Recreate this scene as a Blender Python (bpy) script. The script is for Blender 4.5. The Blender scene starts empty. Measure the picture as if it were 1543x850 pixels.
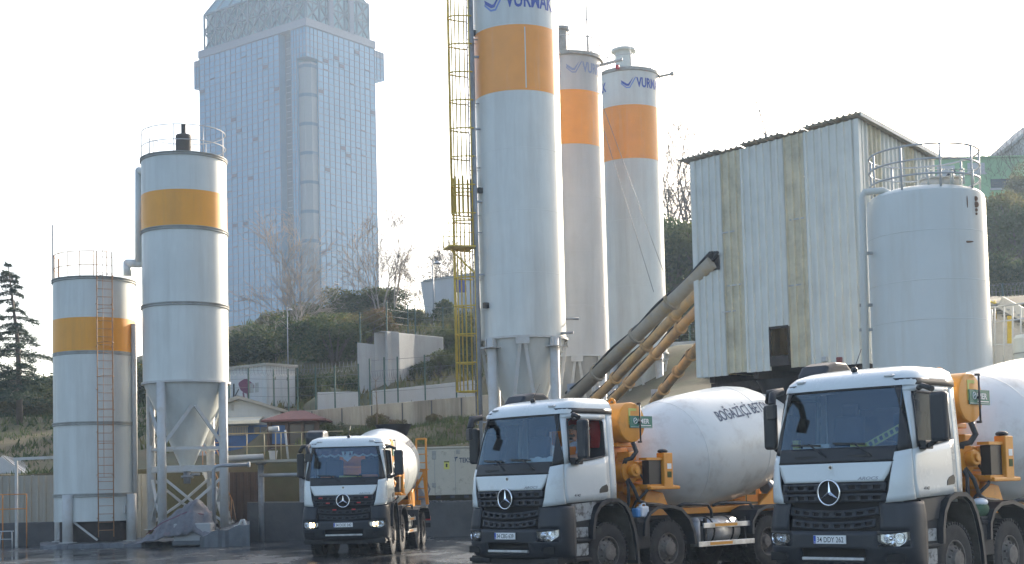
import bpy, bmesh, math, random
import numpy as np
from mathutils import Vector, Matrix

SC = bpy.context.scene
COL = SC.collection
PI = math.pi
R_ = math.radians
rnd = random.Random(11)

# ---------------------------------------------------------------- camera model
F_PX, PITCH, ROLL, CY, HC = 2128.4, .0606, .0246, 612.3, 1.64
_c, _s, _cr, _sr = math.cos(PITCH), math.sin(PITCH), math.cos(ROLL), math.sin(ROLL)
RIGHT, FWD, UP = Vector((1, 0, 0)), Vector((0, _c, _s)), Vector((0, -_s, _c))

def ray(px, py):
    a, b = px - 771.5, py - CY
    u, w = a * _cr - b * _sr, a * _sr + b * _cr
    return RIGHT * (u / F_PX) + FWD - UP * (w / F_PX)

def W(px, py, Y):
    """point seen at a pixel of the photograph, at the real distance Y"""
    d = ray(px, py)
    return Vector((0, 0, HC)) + d * (Y / d.y)

def G(px, py, z=0.0):
    d = ray(px, py)
    return Vector((0, 0, HC)) + d * ((z - HC) / d.z)

def pix(p):
    d = Vector(p) - Vector((0, 0, HC))
    k = d.dot(FWD); u = F_PX * d.x / k; w = -F_PX * d.dot(UP) / k
    return 771.5 + u * _cr + w * _sr, CY - u * _sr + w * _cr

def along(p0, d, px, py=400):
    """distance s along p0 + s*d at which that plan line passes the column of pixel px"""
    r = ray(px, py); k = r.x / r.y
    return (k * p0[1] - p0[0]) / (d[0] - k * d[1])

# ---------------------------------------------------------------- materials
MATS = {}

def mat(name, col, rough=.5, metal=0., var=0., vscale=3., dirt=None, damt=.5, dscale=2., dlo=.45, dhi=.65,
        streak=False, bump=0., bscale=40., spec=.5, coat=0., emit=None, estr=0., trans=0., axis=2):
    m = bpy.data.materials.new(name); m.use_nodes = True
    nt = m.node_tree; N = nt.nodes; L = nt.links
    b = N['Principled BSDF']
    b.inputs['Base Color'].default_value = (*col, 1)
    b.inputs['Roughness'].default_value = rough
    b.inputs['Metallic'].default_value = metal
    b.inputs['Specular IOR Level'].default_value = spec
    b.inputs['Coat Weight'].default_value = coat
    b.inputs['Coat Roughness'].default_value = .08
    if emit:
        b.inputs['Emission Color'].default_value = (*emit, 1); b.inputs['Emission Strength'].default_value = estr
    if trans:
        b.inputs['Transmission Weight'].default_value = trans
    if var or dirt or bump:
        tc = N.new('ShaderNodeTexCoord'); oi = N.new('ShaderNodeObjectInfo')
        ow = N.new('ShaderNodeMath'); ow.operation = 'MULTIPLY'; ow.inputs[1].default_value = 40.; L.new(oi.outputs['Random'], ow.inputs[0])
    last = None
    if var:
        n = N.new('ShaderNodeTexNoise'); n.noise_dimensions = '4D'; L.new(ow.outputs[0], n.inputs['W']); n.inputs['Scale'].default_value = vscale; n.inputs['Detail'].default_value = 6
        n.inputs['Roughness'].default_value = .65
        L.new(tc.outputs['Object'], n.inputs['Vector'])
        mr = N.new('ShaderNodeMapRange'); mr.inputs['From Min'].default_value = .3; mr.inputs['From Max'].default_value = .7
        mr.inputs['To Min'].default_value = 1 - var; mr.inputs['To Max'].default_value = 1 + var
        L.new(n.outputs['Fac'], mr.inputs['Value'])
        mx = N.new('ShaderNodeMix'); mx.data_type = 'RGBA'; mx.blend_type = 'MULTIPLY'
        mx.inputs['Factor'].default_value = 1; mx.inputs['A'].default_value = (*col, 1)
        L.new(mr.outputs['Result'], mx.inputs['B']); last = mx.outputs['Result']
    if dirt:
        mp = N.new('ShaderNodeMapping')
        sc = [1, 1, 1]
        if streak: sc[axis] = .07
        mp.inputs['Scale'].default_value = sc
        L.new(tc.outputs['Object'], mp.inputs['Vector'])
        n = N.new('ShaderNodeTexNoise'); n.noise_dimensions = '4D'; L.new(ow.outputs[0], n.inputs['W']); n.inputs['Scale'].default_value = dscale; n.inputs['Detail'].default_value = 8
        n.inputs['Roughness'].default_value = .7
        L.new(mp.outputs['Vector'], n.inputs['Vector'])
        cr = N.new('ShaderNodeMapRange'); cr.inputs['From Min'].default_value = dlo; cr.inputs['From Max'].default_value = dhi
        cr.inputs['To Max'].default_value = damt
        L.new(n.outputs['Fac'], cr.inputs['Value'])
        mx = N.new('ShaderNodeMix'); mx.data_type = 'RGBA'
        L.new(cr.outputs['Result'], mx.inputs['Factor'])
        if last: L.new(last, mx.inputs['A'])
        else: mx.inputs['A'].default_value = (*col, 1)
        mx.inputs['B'].default_value = (*dirt, 1); last = mx.outputs['Result']
        rr = N.new('ShaderNodeMapRange'); rr.inputs['To Min'].default_value = rough; rr.inputs['To Max'].default_value = min(1, rough + .35)
        L.new(cr.outputs['Result'], rr.inputs['Value']); L.new(rr.outputs['Result'], b.inputs['Roughness'])
    if last: L.new(last, b.inputs['Base Color'])
    if bump:
        n = N.new('ShaderNodeTexNoise'); n.inputs['Scale'].default_value = bscale; n.inputs['Detail'].default_value = 5
        L.new(tc.outputs['Object'], n.inputs['Vector'])
        bp = N.new('ShaderNodeBump'); bp.inputs['Strength'].default_value = bump; bp.inputs['Distance'].default_value = .02
        L.new(n.outputs['Fac'], bp.inputs['Height']); L.new(bp.outputs['Normal'], b.inputs['Normal'])
    MATS[name] = m
    return m

def glass(name, tint, refl=.06, rough=.02, gcol=(1, 1, 1)):
    """thin pane: lets light through tinted, mirrors by Fresnel"""
    m = bpy.data.materials.new(name); m.use_nodes = True
    nt = m.node_tree; N = nt.nodes; L = nt.links; N.clear()
    o = N.new('ShaderNodeOutputMaterial'); t = N.new('ShaderNodeBsdfTransparent'); g = N.new('ShaderNodeBsdfGlossy')
    t.inputs['Color'].default_value = (*tint, 1); g.inputs['Roughness'].default_value = rough; g.inputs['Color'].default_value = (*gcol, 1)
    lw = N.new('ShaderNodeFresnel'); lw.inputs['IOR'].default_value = 1.55
    ad = N.new('ShaderNodeMath'); ad.operation = 'ADD'; ad.inputs[1].default_value = refl; ad.use_clamp = True
    mx = N.new('ShaderNodeMixShader')
    L.new(lw.outputs['Fac'], ad.inputs[0]); L.new(ad.outputs[0], mx.inputs['Fac'])
    L.new(t.outputs[0], mx.inputs[1]); L.new(g.outputs[0], mx.inputs[2]); L.new(mx.outputs[0], o.inputs['Surface'])
    MATS[name] = m
    return m

def leafmat(name, c1, c2, scale=.6, transl=.25):
    m = bpy.data.materials.new(name); m.use_nodes = True
    nt = m.node_tree; N = nt.nodes; L = nt.links; b = N['Principled BSDF']; o = N['Material Output']
    tc = N.new('ShaderNodeTexCoord'); n = N.new('ShaderNodeTexNoise'); n.inputs['Scale'].default_value = scale
    n.inputs['Detail'].default_value = 8; n.inputs['Roughness'].default_value = .8
    L.new(tc.outputs['Object'], n.inputs['Vector'])
    r = N.new('ShaderNodeMapRange'); r.inputs['From Min'].default_value = .35; r.inputs['From Max'].default_value = .65
    L.new(n.outputs['Fac'], r.inputs['Value'])
    mx = N.new('ShaderNodeMix'); mx.data_type = 'RGBA'; mx.inputs['A'].default_value = (*c1, 1); mx.inputs['B'].default_value = (*c2, 1)
    L.new(r.outputs['Result'], mx.inputs['Factor']); L.new(mx.outputs['Result'], b.inputs['Base Color'])
    b.inputs['Roughness'].default_value = .75; b.inputs['Specular IOR Level'].default_value = .25
    t = N.new('ShaderNodeBsdfTranslucent'); L.new(mx.outputs['Result'], t.inputs['Color'])
    ms = N.new('ShaderNodeMixShader'); ms.inputs['Fac'].default_value = transl
    L.new(b.outputs[0], ms.inputs[1]); L.new(t.outputs[0], ms.inputs[2]); L.new(ms.outputs[0], o.inputs['Surface'])
    MATS[name] = m
    return m

# ---------------------------------------------------------------- mesh builder
def frame_of(d, up=(0, 0, 1)):
    d = Vector(d).normalized(); up = Vector(up)
    if abs(d.dot(up)) > .98: up = Vector((0, 1, 0)) if abs(d.y) < .9 else Vector((1, 0, 0))
    x = d.cross(up).normalized(); y = x.cross(d).normalized()
    return x, y, d

class MB:
    def __init__(s): s.v = []; s.f = []; s.mi = []; s.sm = []
    def add(s, vs, fs, m=0, sm=False):
        o = len(s.v); s.v += [tuple(v) for v in vs]
        for f in fs: s.f.append([i + o for i in f]); s.mi.append(m); s.sm.append(sm)
        return s
    def box(s, c, size, rot=None, m=0):
        x, y, z = [k / 2 for k in size]; c = Vector(c)
        vs = [Vector(p) for p in ((-x, -y, -z), (x, -y, -z), (x, y, -z), (-x, y, -z), (-x, -y, z), (x, -y, z), (x, y, z), (-x, y, z))]
        if rot is not None: vs = [rot @ v for v in vs]
        return s.add([v + c for v in vs], [(0, 3, 2, 1), (4, 5, 6, 7), (0, 1, 5, 4), (1, 2, 6, 5), (2, 3, 7, 6), (3, 0, 4, 7)], m)
    def bx(s, x0, x1, y0, y1, z0, z1, m=0):
        return s.box(((x0 + x1) / 2, (y0 + y1) / 2, (z0 + z1) / 2), (abs(x1 - x0), abs(y1 - y0), abs(z1 - z0)), None, m)
    def beam(s, p, q, w, h, up=(0, 0, 1), m=0):
        p, q = Vector(p), Vector(q); x, y, d = frame_of(q - p, up)
        vs = [b + x * (a * w / 2) + y * (c * h / 2) for b in (p, q) for a, c in ((-1, -1), (1, -1), (1, 1), (-1, 1))]
        return s.add(vs, [(0, 3, 2, 1)[::-1], (4, 5, 6, 7)[::-1], (0, 1, 5, 4)[::-1], (1, 2, 6, 5)[::-1], (2, 3, 7, 6)[::-1], (3, 0, 4, 7)[::-1]], m)
    def tube(s, pts, r, n=8, m=0, closed=False, caps=True):
        pts = [Vector(p) for p in pts]; k = len(pts); vs = []; fs = []; px = None
        rs = r if isinstance(r, (list, tuple)) else [r] * k
        for i, p in enumerate(pts):
            if closed: d = pts[(i + 1) % k] - pts[i - 1]
            else: d = pts[min(i + 1, k - 1)] - pts[max(i - 1, 0)]
            if d.length < 1e-9: d = Vector((0, 0, 1))
            d.normalize()
            if px is None: x, y, _ = frame_of(d)
            else:
                x = px - d * px.dot(d)
                x = x.normalized() if x.length > 1e-6 else frame_of(d)[0]
                y = d.cross(x) * -1
                y = x.cross(d)
            px = x
            vs += [p + (x * math.cos(2 * PI * j / n) + y * math.sin(2 * PI * j / n)) * rs[i] for j in range(n)]
        for i in range(k if closed else k - 1):
            a, b = i * n, ((i + 1) % k) * n
            for j in range(n): fs.append((a + j, a + (j + 1) % n, b + (j + 1) % n, b + j)[::-1])
        s.add(vs, fs, m, True)
        if caps and not closed:
            o = len(s.v) - len(vs)
            s.f += [[o + j for j in range(n)], [o + (k - 1) * n + j for j in range(n)][::-1]]; s.mi += [m, m]; s.sm += [False, False]
        return s
    def cyl(s, p, q, r, r2=None, n=24, m=0): return s.tube([p, q], [r, r if r2 is None else r2], n, m)
    def lathe(s, prof, n=48, M=None, a0=0., a1=2 * PI, m=0, sm=True):
        """prof: (radius, z); angle 0 looks at -y, grows towards +x"""
        full = abs(a1 - a0 - 2 * PI) < 1e-6; k = n if full else n + 1; vs = []; fs = []
        pp = [prof[0]]; brk = set()
        for i in range(1, len(prof)):          # split the shading at sharp turns of the profile
            if i > 1:
                u, v = Vector(prof[i - 1]) - Vector(prof[i - 2]), Vector(prof[i]) - Vector(prof[i - 1])
                if u.length > 1e-7 and v.length > 1e-7 and u.angle(v) > .5: brk.add(len(pp) - 1); pp.append(prof[i - 1])
            pp.append(prof[i])
        prof = pp
        for r, z in prof:
            for j in range(k):
                a = a0 + (a1 - a0) * j / n; vs.append(Vector((r * math.sin(a), -r * math.cos(a), z)))
        if M is not None: vs = [M @ v for v in vs]
        for i in range(len(prof) - 1):
            if i in brk: continue
            for j in range(n):
                b = (j + 1) % k
                fs.append((i * k + j, i * k + b, (i + 1) * k + b, (i + 1) * k + j))
        return s.add(vs, fs, m, sm)
    def disc(s, c, r, nrm, n=24, m=0):
        x, y, d = frame_of(nrm); c = Vector(c)
        return s.add([c + x * (r * math.cos(2 * PI * j / n)) + y * (r * math.sin(2 * PI * j / n)) for j in range(n)], [list(range(n))[::-1]], m)
    def prism(s, poly, o, ex, ey, ez, t, m=0):
        """poly in (ex,ey) from o, extruded t along ez"""
        o, ex, ey, ez = Vector(o), Vector(ex), Vector(ey), Vector(ez); n = len(poly)
        a = [o + ex * p[0] + ey * p[1] for p in poly]; b = [v + ez * t for v in a]
        fs = [list(range(n))[::-1], list(range(n, 2 * n))] + [(j, (j + 1) % n, n + (j + 1) % n, n + j) for j in range(n)]
        return s.add(a + b, fs, m)
    def sphere(s, c, r, n=12, k=8, m=0, sc=(1, 1, 1)):
        c = Vector(c); prof = [(math.sin(PI * i / k), -math.cos(PI * i / k)) for i in range(k + 1)]
        vs = []; fs = []
        for pr, pz in prof:
            for j in range(n):
                a = 2 * PI * j / n; vs.append(c + Vector((r * sc[0] * pr * math.cos(a), r * sc[1] * pr * math.sin(a), r * sc[2] * pz)))
        for i in range(k):
            for j in range(n): fs.append((i * n + j, i * n + (j + 1) % n, (i + 1) * n + (j + 1) % n, (i + 1) * n + j))
        return s.add(vs, fs, m, True)
    def mesh(s, name, mats):
        me = bpy.data.meshes.new(name); me.from_pydata(s.v, [], s.f)
        for m in (mats if isinstance(mats, (list, tuple)) else [mats]): me.materials.append(MATS[m] if isinstance(m, str) else m)
        me.polygons.foreach_set('material_index', s.mi); me.polygons.foreach_set('use_smooth', s.sm)
        me.update(); return me
    def obj(s, name, mats, parent=None, bevel=0., seg=2, solid=0., loc=None, ang=35):
        o = bpy.data.objects.new(name, s.mesh(name, mats)); COL.objects.link(o)
        if parent: o.parent = parent
        if loc is not None: o.location = loc
        if solid:
            md = o.modifiers.new('t', 'SOLIDIFY'); md.thickness = solid; md.offset = -1
        if bevel:
            md = o.modifiers.new('b', 'BEVEL'); md.width = bevel; md.segments = seg; md.limit_method = 'ANGLE'; md.angle_limit = R_(ang)
            md.harden_normals = False
        return o

def tag(o, label=None, cat=None, group=None, kind=None):
    if label: o['label'] = label
    if cat: o['category'] = cat
    if group: o['group'] = group
    if kind: o['kind'] = kind
    return o

def thing(name, label, cat, loc=(0, 0, 0), rz=0., group=None):
    o = bpy.data.objects.new(name, None); COL.objects.link(o); o.location = loc; o.rotation_euler = (0, 0, rz)
    o.empty_display_size = .2
    return tag(o, label, cat, group)

def copy_tree(o, parent=None):
    c = o.copy(); COL.objects.link(c)
    if parent is not None: c.parent = parent
    for ch in list(o.children): copy_tree(ch, c)
    return c

def child(o, name):
    for c in o.children:
        if c.name.split('.')[0] == name: return c

def text_geo(body, size=1., bold=0., sub=0, align='LEFT', shear=0.):
    cu = bpy.data.curves.new('t', 'FONT'); cu.body = body; cu.size = size; cu.align_x = align; cu.shear = shear
    cu.offset = bold; cu.resolution_u = 3
    o = bpy.data.objects.new('t', cu); COL.objects.link(o)
    dg = bpy.context.evaluated_depsgraph_get(); me = bpy.data.meshes.new_from_object(o.evaluated_get(dg))
    bm = bmesh.new(); bm.from_mesh(me)
    bmesh.ops.triangulate(bm, faces=bm.faces[:])
    for _ in range(sub):
        es = [e for e in bm.edges if e.calc_length() > size * .22]
        if es: bmesh.ops.subdivide_edges(bm, edges=es, cuts=1); bmesh.ops.triangulate(bm, faces=bm.faces[:])
    vs = [v.co.copy() for v in bm.verts]; bm.verts.index_update(); fs = [[v.index for v in f.verts] for f in bm.faces]
    bm.free(); bpy.data.objects.remove(o); bpy.data.curves.remove(cu); bpy.data.meshes.remove(me)
    return vs, fs

def text_on(mb, body, size, fn, bold=0., sub=0, align='LEFT', m=0, shear=0.):
    vs, fs = text_geo(body, size, bold, sub, align, shear)
    return mb.add([fn(v.x, v.y) for v in vs], fs, m)

def hoop(mb, c, r, z, rad, a0=0, a1=2 * PI, n=36, m=0, k=6):
    full = abs(a1 - a0 - 2 * PI) < 1e-6
    pts = [(c[0] + r * math.sin(a0 + (a1 - a0) * i / n), c[1] - r * math.cos(a0 + (a1 - a0) * i / n), z) for i in range(n if full else n + 1)]
    return mb.tube(pts, rad, k, m, closed=full)
# ---------------------------------------------------------------- palette
mat('silo_white', (.585, .61, .58), .42, var=.06, vscale=.7, dirt=(.36, .34, .30), damt=.5, dscale=1.5, dlo=.46, dhi=.72, streak=True, coat=.15)
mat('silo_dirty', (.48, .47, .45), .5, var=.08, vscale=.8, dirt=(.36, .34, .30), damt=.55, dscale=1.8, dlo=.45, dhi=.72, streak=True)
mat('tank_white', (.56, .585, .55), .45, var=.05, vscale=.6, dirt=(.42, .36, .25), damt=.55, dscale=1.1, dlo=.5, dhi=.75, streak=True)
mat('band_orange', (.82, .30, .022), .4, var=.07, vscale=1.2, dirt=(.62, .45, .30), damt=.35, dscale=2., dlo=.55, dhi=.75, streak=True, coat=.1)
mat('band_amber', (.80, .33, .015), .42, var=.06, vscale=1.2, dirt=(.42, .22, .06), damt=.3, dscale=2., streak=True)
mat('ring_grey', (.33, .34, .32), .6, var=.15, dirt=(.2, .17, .12), damt=.5)
mat('steel_white', (.51, .51, .49), .5, var=.06, dirt=(.40, .36, .30), damt=.6, dscale=3, dlo=.45, dhi=.65)
mat('steel_grey', (.30, .32, .34), .5, metal=.3, var=.12, dirt=(.17, .13, .10), damt=.5)
mat('rail_grey', (.42, .43, .43), .55, var=.1)
mat('rail_rust', (.40, .19, .07), .7, var=.15, dirt=(.5, .44, .38), damt=.5, dscale=4)
mat('yellow_steel', (.66, .46, .05), .5, var=.08, dirt=(.30, .22, .10), damt=.4, dscale=5)
mat('orange_steel', (.62, .25, .06), .6, var=.1, dirt=(.3, .17, .08), damt=.4)
mat('filter_black', (.05, .045, .04), .7, var=.2)
mat('rust_stain', (.16, .09, .05), .8, var=.2, vscale=9)
mat('logo_blue', (.05, .09, .36), .5)
mat('logo_lightblue', (.14, .24, .55), .5)
mat('logo_faded', (.25, .29, .42), .6)
mat('letter_navy', (.035, .055, .10), .5)
mat('screw_yellow', (.58, .37, .15), .55, var=.1, dirt=(.33, .27, .20), damt=.75, dscale=2.2, dlo=.42, dhi=.62)
mat('rail_tan', (.40, .33, .19), .6, var=.12, dirt=(.25, .2, .14), damt=.5)
mat('screw_grey', (.38, .32, .24), .65, var=.12, dirt=(.45, .30, .12), damt=.6, dscale=1.8, dlo=.5, dhi=.65)
mat('cable_black', (.02, .02, .022), .6)
mat('clad_white', (.63, .63, .57), .45, var=.08, vscale=1.5, dirt=(.33, .30, .25), damt=.55, dscale=2.6, dlo=.52, dhi=.75, streak=True)
mat('clad_edge', (.58, .58, .55), .6, var=.1, dirt=(.22, .19, .15), damt=.5, dscale=3)
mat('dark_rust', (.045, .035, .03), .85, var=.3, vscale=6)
mat('concrete', (.42, .38, .30), .85, var=.14, vscale=.9, dirt=(.15, .13, .10), damt=.8, dscale=.8, dlo=.42, dhi=.62, streak=True, bump=.3, bscale=14)
mat('concrete_pale', (.35, .355, .35), .85, var=.12, vscale=.8, dirt=(.17, .165, .15), damt=.6, dscale=1.1, dlo=.5, dhi=.72, streak=True, bump=.25, bscale=14)
mat('concrete_dark', (.085, .085, .085), .8, var=.2, vscale=1.5, dirt=(.07, .07, .07), damt=.7, dscale=1.3, bump=.5, bscale=10)
mat('concrete_wet', (.095, .105, .112), .5, var=.2, vscale=1.5, dirt=(.06, .065, .07), damt=.7, dscale=1.1, bump=.5, bscale=9)
mat('container_cream', (.47, .45, .375), .55, var=.06, dirt=(.24, .21, .16), damt=.7, dscale=3.5, dlo=.56, dhi=.68, bump=.08, bscale=12)
mat('cabin_white', (.43, .46, .46), .6, var=.05, dirt=(.38, .38, .35), damt=.4, dscale=2, streak=True)
mat('sheet_beige', (.33, .315, .265), .6, var=.08, dirt=(.28, .25, .2), damt=.5, dscale=1.5, streak=True)
mat('wall_white', (.48, .49, .49), .7, var=.05, dirt=(.45, .44, .42), damt=.5, streak=True)
mat('roof_maroon', (.13, .045, .04), .75, var=.2, vscale=5)
mat('brown_wood', (.075, .045, .03), .7, var=.2)
mat('awning_cream', (.80, .74, .58), .7, var=.05)
mat('wall_blue', (.035, .11, .28), .6, var=.1, dirt=(.05, .06, .08), damt=.5)
mat('window_dark', (.03, .035, .04), .15)
mat('frame_white', (.7, .7, .7), .5)
mat('tarp', (.13, .13, .14), .6, var=.3, vscale=4, dirt=(.30, .17, .18), damt=.45, dscale=3.2, dlo=.55, dhi=.65, bump=.5, bscale=12)
mat('post_green', (.035, .085, .07), .6)
mat('wire', (.14, .145, .15), .6)
mat('post_grey', (.33, .34, .35), .55, var=.1)
mat('graffiti_purple', (.16, .05, .09), .8, var=.25, vscale=10)
mat('graffiti_black', (.03, .03, .03), .8)
mat('sign_yellow', (.60, .58, .14), .6)
mat('bark', (.12, .095, .075), .9, var=.25, vscale=12)
mat('bark_pale', (.30, .26, .22), .9, var=.2, vscale=12)
mat('dry_twig', (.20, .15, .10), .9)
mat('green_panel', (.27, .47, .24), .6, var=.06)
mat('house_grey', (.32, .34, .34), .8, var=.1)
mat('red_box', (.20, .04, .035), .6)
mat('blue_sign', (.05, .07, .25), .5)
mat('terracotta', (.7, .16, .03), .7)
mat('stair_cream', (.56, .53, .47), .7, var=.08, dirt=(.3, .27, .22), damt=.4)
leafmat('leaf_dark', (.030, .050, .020), (.070, .100, .034), .4, .35)
leafmat('leaf_mid', (.065, .090, .028), (.15, .155, .058), .4, .35)
leafmat('leaf_olive', (.125, .11, .042), (.19, .175, .07), .4, .35)
leafmat('leaf_brown', (.14, .09, .045), (.24, .165, .09), .4, .35)
leafmat('leaf_pine', (.022, .045, .028), (.06, .085, .05))
leafmat('leaf_bright', (.055, .085, .025), (.13, .15, .05), .4)
# truck
mat('cab_white', (.65, .68, .66), .26, var=.03, vscale=2, dirt=(.36, .34, .30), damt=.4, dscale=3.2, dlo=.54, dhi=.75, coat=.5)
mat('plastic_dark', (.013, .017, .024), .5, var=.15, vscale=4, dirt=(.035, .037, .04), damt=.5, dscale=3, dlo=.5, dhi=.75)
mat('plastic_black', (.008, .009, .011), .45)
mat('void_black', (.006, .006, .007), .8)
mat('chrome', (.75, .76, .78), .16, metal=1.)
mat('alu', (.55, .56, .57), .38, metal=.8, dirt=(.30, .27, .23), damt=.6, dscale=5)
mat('rubber', (.013, .013, .015), .8, var=.3, vscale=6, dirt=(.06, .056, .05), damt=.7, dscale=4, dlo=.45, dhi=.65)
mat('rim_dirty', (.17, .15, .13), .75, var=.2, vscale=8, dirt=(.10, .08, .065), damt=.7, dscale=6)
mat('mixer_orange', (.70, .27, .015), .42, var=.07, vscale=3, dirt=(.28, .15, .06), damt=.5, dscale=4, dlo=.55, dhi=.75)
mat('drum_white', (.59, .615, .59), .33, var=.04, vscale=1.2, dirt=(.34, .32, .28), damt=.6, dscale=1.9, dlo=.5, dhi=.70, coat=.3)
mat('chassis', (.015, .015, .017), .7, var=.3, vscale=5, dirt=(.05, .046, .04), damt=.7, dscale=4)
mat('mud_panel', (.40, .40, .38), .8, var=.2, vscale=7, dirt=(.10, .09, .08), damt=.9, dscale=6, dlo=.5, dhi=.6)
mat('liner_mud', (.09, .078, .062), .9, var=.25, vscale=6)
mat('hose_grey', (.03, .032, .035), .55)
mat('sign_green', (.012, .16, .11), .45)
mat('letter_white', (.8, .8, .78), .5)
mat('plate_white', (.80, .80, .78), .45)
mat('plate_blue', (.02, .08, .45), .5)
mat('ink', (.012, .012, .012), .5)
mat('reflector_amber', (.75, .32, .02), .35)
mat('lamp_red', (.5, .02, .02), .3)
mat('cab_inside', (.10, .105, .115), .8)
mat('seat_cloth', (.04, .05, .075), .9, var=.2)
mat('flag_red', (.48, .03, .03), .8)
mat('paper', (.75, .77, .75), .8)
mat('curtain', (.16, .05, .08), .9, var=.25, vscale=6)
mat('lace', (.6, .6, .6), .9)
mat('skin', (.42, .23, .155), .55)
mat('hair_grey', (.12, .11, .10), .8)
mat('shirt', (.42, .46, .55), .85, var=.25, vscale=30)
mat('vest_orange', (.75, .2, .03), .8)
mat('trousers', (.03, .035, .05), .9)
mat('sack_green', (.06, .13, .07), .8, var=.3, vscale=8)
mat('jug_white', (.70, .74, .78), .4)
mat('jug_blue', (.06, .25, .55), .4)
mat('lamp_lit', (.9, .85, .7), .3, emit=(1, .66, .30), estr=10)
mat('lamp_bowl', (.85, .86, .88), .12, metal=1.)
glass('glass_screen', (.66, .76, .80), .07, gcol=(.6, .8, .95))
glass('glass_side', (.09, .105, .115), .0, gcol=(.3, .33, .36))
glass('glass_lens', (.93, .95, .97), .05, .04)
# translucent cladding
def translucent(name, col):
    m = mat(name, col, .5, var=.12, vscale=1.3, dirt=(.46, .42, .31), damt=.6, dscale=1.6, dlo=.45, dhi=.7)
    nt = m.node_tree; N = nt.nodes; L = nt.links; b = N['Principled BSDF']; o = N['Material Output']
    t = N.new('ShaderNodeBsdfTranslucent'); ms = N.new('ShaderNodeMixShader'); ms.inputs['Fac'].default_value = .35
    src = b.inputs['Base Color'].links[0].from_socket
    L.new(src, t.inputs['Color']); L.new(b.outputs[0], ms.inputs[1]); L.new(t.outputs[0], ms.inputs[2]); L.new(ms.outputs[0], o.inputs['Surface'])
translucent('clad_clear', (.80, .74, .56))
translucent('window_film', (.8, .85, .8))
# tower
mat('tower_glass', (.055, .18, .31), .25, metal=0., var=.12, vscale=.12, spec=.6)
mat('tower_glass_dark', (.07, .13, .19), .15, metal=.5, spec=.8)
mat('tower_mullion', (.05, .10, .15), .7)
mat('tower_stone', (.15, .17, .21), .7)
mat('tower_shaft', (.14, .165, .18), .5)
mat('tower_truss', (.05, .10, .13), .6)
mat('tower_core', (.08, .20, .26), .5)
mat('vent_dark', (.012, .035, .07), .6)
# ================================================================= concrete mixer truck
# local axes: x = truck's left, y = backwards from the bumper, z = up
def itp(tab):
    xs = [a for a, _ in tab]; ys = [b for _, b in tab]
    return lambda z: float(np.interp(z, xs, ys))

class Surf:
    """wrapped surface of a cab: t in 0..1 front, 1..2 corner, 2..3 side (negative = other side)"""
    def __init__(s, ws, yf, rc, bow, yend): s.ws, s.yf, s.rc, s.bow, s.yend = itp(ws), itp(yf), rc, bow, yend
    def base(s, z):
        w = s.ws(z); xf = w - s.rc; yb = s.yf(z) + s.bow * xf * xf
        return w, xf, yb
    def pt(s, t, z, off=0.):
        w, xf, yb = s.base(z); a = abs(t); g = 1 if t >= 0 else -1
        if a <= 1:
            x = a * xf; y = s.yf(z) + s.bow * x * x; n = Vector((2 * s.bow * x, -1, 0)).normalized()
        elif a <= 2:
            q = (a - 1) * PI / 2; x = xf + s.rc * math.sin(q); y = yb + s.rc - s.rc * math.cos(q); n = Vector((math.sin(q), -math.cos(q), 0))
        else:
            x = w; y = yb + s.rc + (a - 2) * (s.yend - yb - s.rc); n = Vector((1, 0, 0))
        return Vector((g * (x + n.x * off), y + n.y * off, z))
    def tx(s, x, z):
        w, xf, yb = s.base(z); a = abs(x)
        r = a / xf if a <= xf else 1 + math.asin(min(1, (a - xf) / s.rc)) / (PI / 2)
        return r if x >= 0 else -r
    def ty(s, y, z):
        w, xf, yb = s.base(z)
        if y <= yb + s.rc: return 1 + math.acos(max(-1, min(1, (yb + s.rc - y) / s.rc))) / (PI / 2)
        return 2 + (y - yb - s.rc) / (s.yend - yb - s.rc)

def patch(mb, S, bl, br, tr, tl, nu=8, nv=6, off=0., m=0, mir=False):
    """bilinear patch on a wrapped surface; mir = mirrored to the other side"""
    if mir: bl, br, tr, tl = [(-p[0], p[1]) for p in (br, bl, tl, tr)]
    vs = []; fs = []
    for j in range(nv + 1):
        for i in range(nu + 1):
            a, b = i / nu, j / nv
            t = (bl[0] * (1 - a) + br[0] * a) * (1 - b) + (tl[0] * (1 - a) + tr[0] * a) * b
            z = (bl[1] * (1 - a) + br[1] * a) * (1 - b) + (tl[1] * (1 - a) + tr[1] * a) * b
            vs.append(S.pt(t, z, off))
    for j in range(nv):
        for i in range(nu):
            k = j * (nu + 1) + i; fs.append((k, k + 1, k + nu + 2, k + nu + 1))
    return mb.add(vs, fs, m, True)

def sheet(mb, S, ts, zs, keep, off=0., zfn=None, m=0):
    n = len(ts); vs = []
    for z in zs:
        for t in ts: vs.append(S.pt(t, z, off) + (Vector((0, 0, zfn(t))) if zfn else Vector()))
    fs = [(j * n + i, j * n + i + 1, (j + 1) * n + i + 1, (j + 1) * n + i) for j in range(len(zs) - 1) for i in range(n - 1)
          if keep((ts[i] + ts[i + 1]) / 2, (zs[j] + zs[j + 1]) / 2)]
    return mb.add(vs, fs, m, True)

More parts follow.
